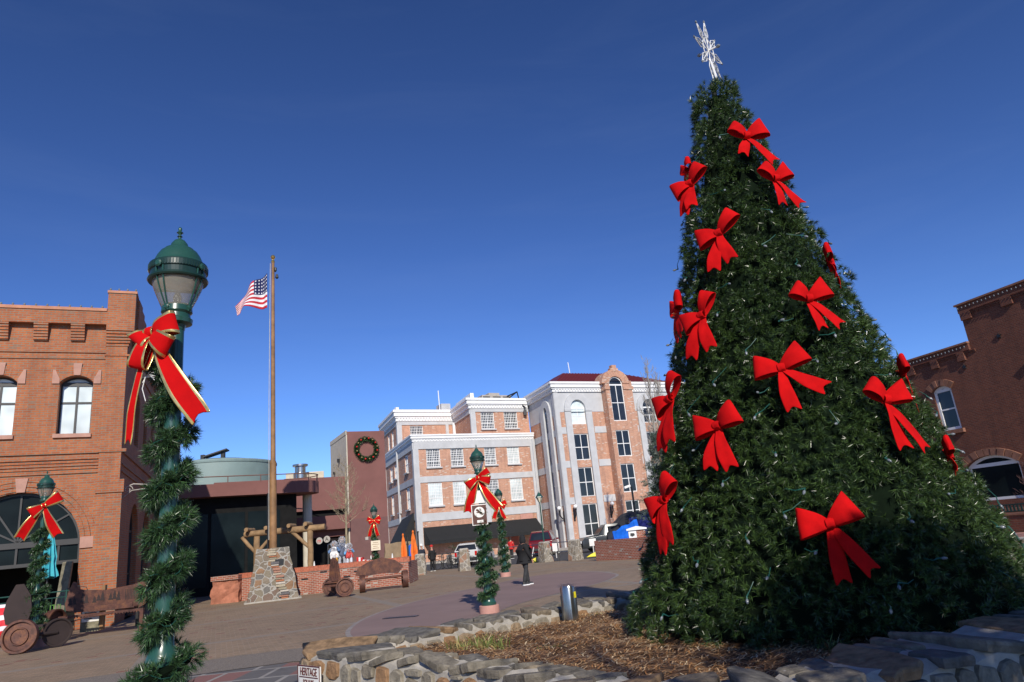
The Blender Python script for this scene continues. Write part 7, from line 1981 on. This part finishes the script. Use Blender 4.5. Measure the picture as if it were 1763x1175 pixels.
MT['bark'] = simple('pale_bark', (.30, .25, .16), .9, var=.35)
MT['twig'] = simple('grey_twigs', (.32, .29, .25), .9, var=.2)
MT['darktwig'] = simple('dark_red_twigs', (.09, .045, .04), .9, var=.3)
bare_tree('bare_tree', 'small leafless tree in front of the mauve tower', (-10.0, 38, 0), 6.3, 1.25, MT['bark'], 34, 5, .085, .3, .12, .0045, 3, .50)
for i, (x, y, h) in enumerate(((10.9, 57, 14.4), (11.9, 58.5, 13.4))):
    bare_tree('bare_tree', ('tall pale leafless poplar left of the big tree', 'second pale leafless poplar, half hidden behind the big tree')[i], (x, y, 0), h, 2.3, MT['twig'], 60, 8 + i, .16, 1.6, .3, .013, 2, .12)['group'] = 'leafless poplars by the hotel'
bare_tree('bare_shrub', 'dark leafless shrub at the right edge before the arched window', (12.4, 15.6, 0), 2.4, 1.0, MT['darktwig'], 16, 21, .04, .5, .1, .006, 3, .15)['category'] = 'shrub'
bare_tree('bare_shrub', 'reddish leafless bush under the arched window of the right building', (15.6, 21.5, .4), 1.6, .9, MT['darktwig'], 16, 22, .04, .4, .1, .007, 3, .1)['category'] = 'shrub'
MT['spruce'] = needle_mat('blue_spruce', (.035, .055, .045), (.11, .15, .12), .6)
t = thing('blue_spruce', 'pale blue green spruce behind the left edge of the big tree', 'tree', (9.2, 47.5, 0)); P, D = [], []
rr = random.Random(31)
for i in range(2600):
    z = 1 + 6.6 * rr.random() ** 1.1; r_ = (8.0 - z) * .36 * (.75 + .35 * math.sin(z * 6)); a = rr.random() * 6.28; q = r_ * rr.uniform(.55, 1.02)
    P.append((9.3 + q * math.cos(a), 47.5 + q * math.sin(a), z - q * .12)); D.append((math.cos(a), math.sin(a), .15 + rr.gauss(0, .2)))
tufts('crown', np.array(P), np.array(D), 9, .16, .03, .25, MT['spruce'], t)
g = MB(); g.tube([(9.3, 47.5, 0), (9.3, 47.5, 7.4)], [.16, .03], 8); g.build('trunk', MT['log'], t)
# camera pole
t = thing('camera_pole', 'black pole with a small white camera in front of the brick bay', 'camera pole', (7.35, 50, 0))
g = MB(); g.tube([(7.45, 50, 0), (7.45, 50, 4.3)], .07, 8); g.tube([(7.45, 50, 4.25), (7.2, 49.9, 4.35)], .04, 6); g.build('post', MT['black'], t)
g = MB(); g.box((7.12, 49.85, 4.3), (.5, .16, .16), .3, tilt=Matrix.Rotation(.3, 3, 'Z') @ Matrix.Rotation(-.25, 3, 'Y')); g.build('camera', MT['white'], t, bevel=.02)

# ------------------------------------------------------------------ right edge things
RL = Fr((17.0, 24.0), 160)
t = thing('garden_wall', 'low dark brick garden wall with pink kerb under the green railing at the right edge', 'wall', RL.p(0))
g = MB(); g.fbox(RL, -7, 4, -.4, 0, 0, .70); g.build('brickwork', MT['brickR'], t)
g = MB(); g.fbox(RL, -7.05, 4.05, -.44, .04, .70, .76); g.build('coping', MT['browntrim'], t)
g = MB(); g.fbox(RL, -7, 4, .05, .5, 0, .12); g.build('kerb', MT['pink'], t)
t = thing('balustrade', 'dark green slatted railing on the garden wall at the right edge', 'railing', RL.p(-1.5, -.2, .76))
g = MB()
for z in (.82, 1.05): g.tube([RL.p(-5, -.2, z), RL.p(3, -.2, z)], .025, 6)
g.build('rail', MT['green2'], t)
g = MB()
for i in range(60): g.fbox(RL, -4.9 + i * .13, -4.9 + i * .13 + .055, -.215, -.185, .82, 1.05)
g.build('slats', MT['green2'], t)
for i in range(6): g = MB(); g.tube([RL.p(-4.9 + i * 1.55, -.2, .74), RL.p(-4.9 + i * 1.55, -.2, 1.06)], .035, 6); g.build('post', MT['green2'], t)
g = MB(); g.tube([(9.0, 14, 1.0), (9.12, 14, .99), (9.24, 14, .9), (9.32, 14, .76), (9.36, 14, .62), (9.40, 14, .54), (9.40, 14, 0)], .022, 8); g.tube([(9.40, 14, .56), (9.56, 14, .56)], .022, 8); g.lathe([(.01, -.03), (.03, 0), (.01, .03)], (8.98, 14, 1.06), 8); g.tube([(8.9, 14, .97), (9.0, 14, 1.0), (8.98, 14, 1.06)], .014, 6)
tag(g.build('curved_bar', MT['green'], loc=(9.3, 14, 0), smooth=True), 'curved green metal bar poking out right of the big tree', 'metal bar')
sheet('pavement', [(15.2, 14), (22, 16), (24, 30), (17.2, 31), (13.0, 30), (15.6, 23.4)], .006, MT['concrete'])

# ------------------------------------------------------------------ trees behind the camera whose shade reaches the planter and paving
t = thing('added_shade_tree', 'unseen evergreen added outside the frame to shade the right end of the planter', 'tree', (4.75, -.9, 0)); P, D = [], []
rr = random.Random(41)
for i in range(3600):
    z = 2.0 + 3.8 * rr.random(); r_ = 2.0 * max(.05, 1 - ((z - 3.7) / 2.3) ** 2) ** .5 * (.85 + .2 * math.sin(z * 4 + 1)); a = rr.random() * 6.28; q = r_ * rr.random() ** .5
    P.append((4.75 + q * math.cos(a), -.9 + q * math.sin(a), z)); D.append((math.cos(a), math.sin(a), .2 + rr.gauss(0, .3)))
tufts('crown', np.array(P), np.array(D), 9, .2, .05, .2, MT['garland'], t)  # crown added and shaped to keep sun and sky off the planter
g = MB(); g.tube([(4.75, -.9, 0), (4.75, -.9, 5.6)], [.2, .04], 8); g.build('trunk', MT['log'], t)
bare_tree('bare_tree', 'tall leafless tree outside the frame casting thin shadows on the paving', (-9.5, -7, 0), 11.5, 4.2, MT['bark'], 18, 55, .2, .5, .3, .02, 2, .3)
bare_tree('bare_tree', 'leafless tree outside the frame dappling the foot of the big tree', (2.6, -5.5, 0), 8.6, 2.6, MT['bark'], 16, 56, .14, .5, .3, .018, 2, .45)
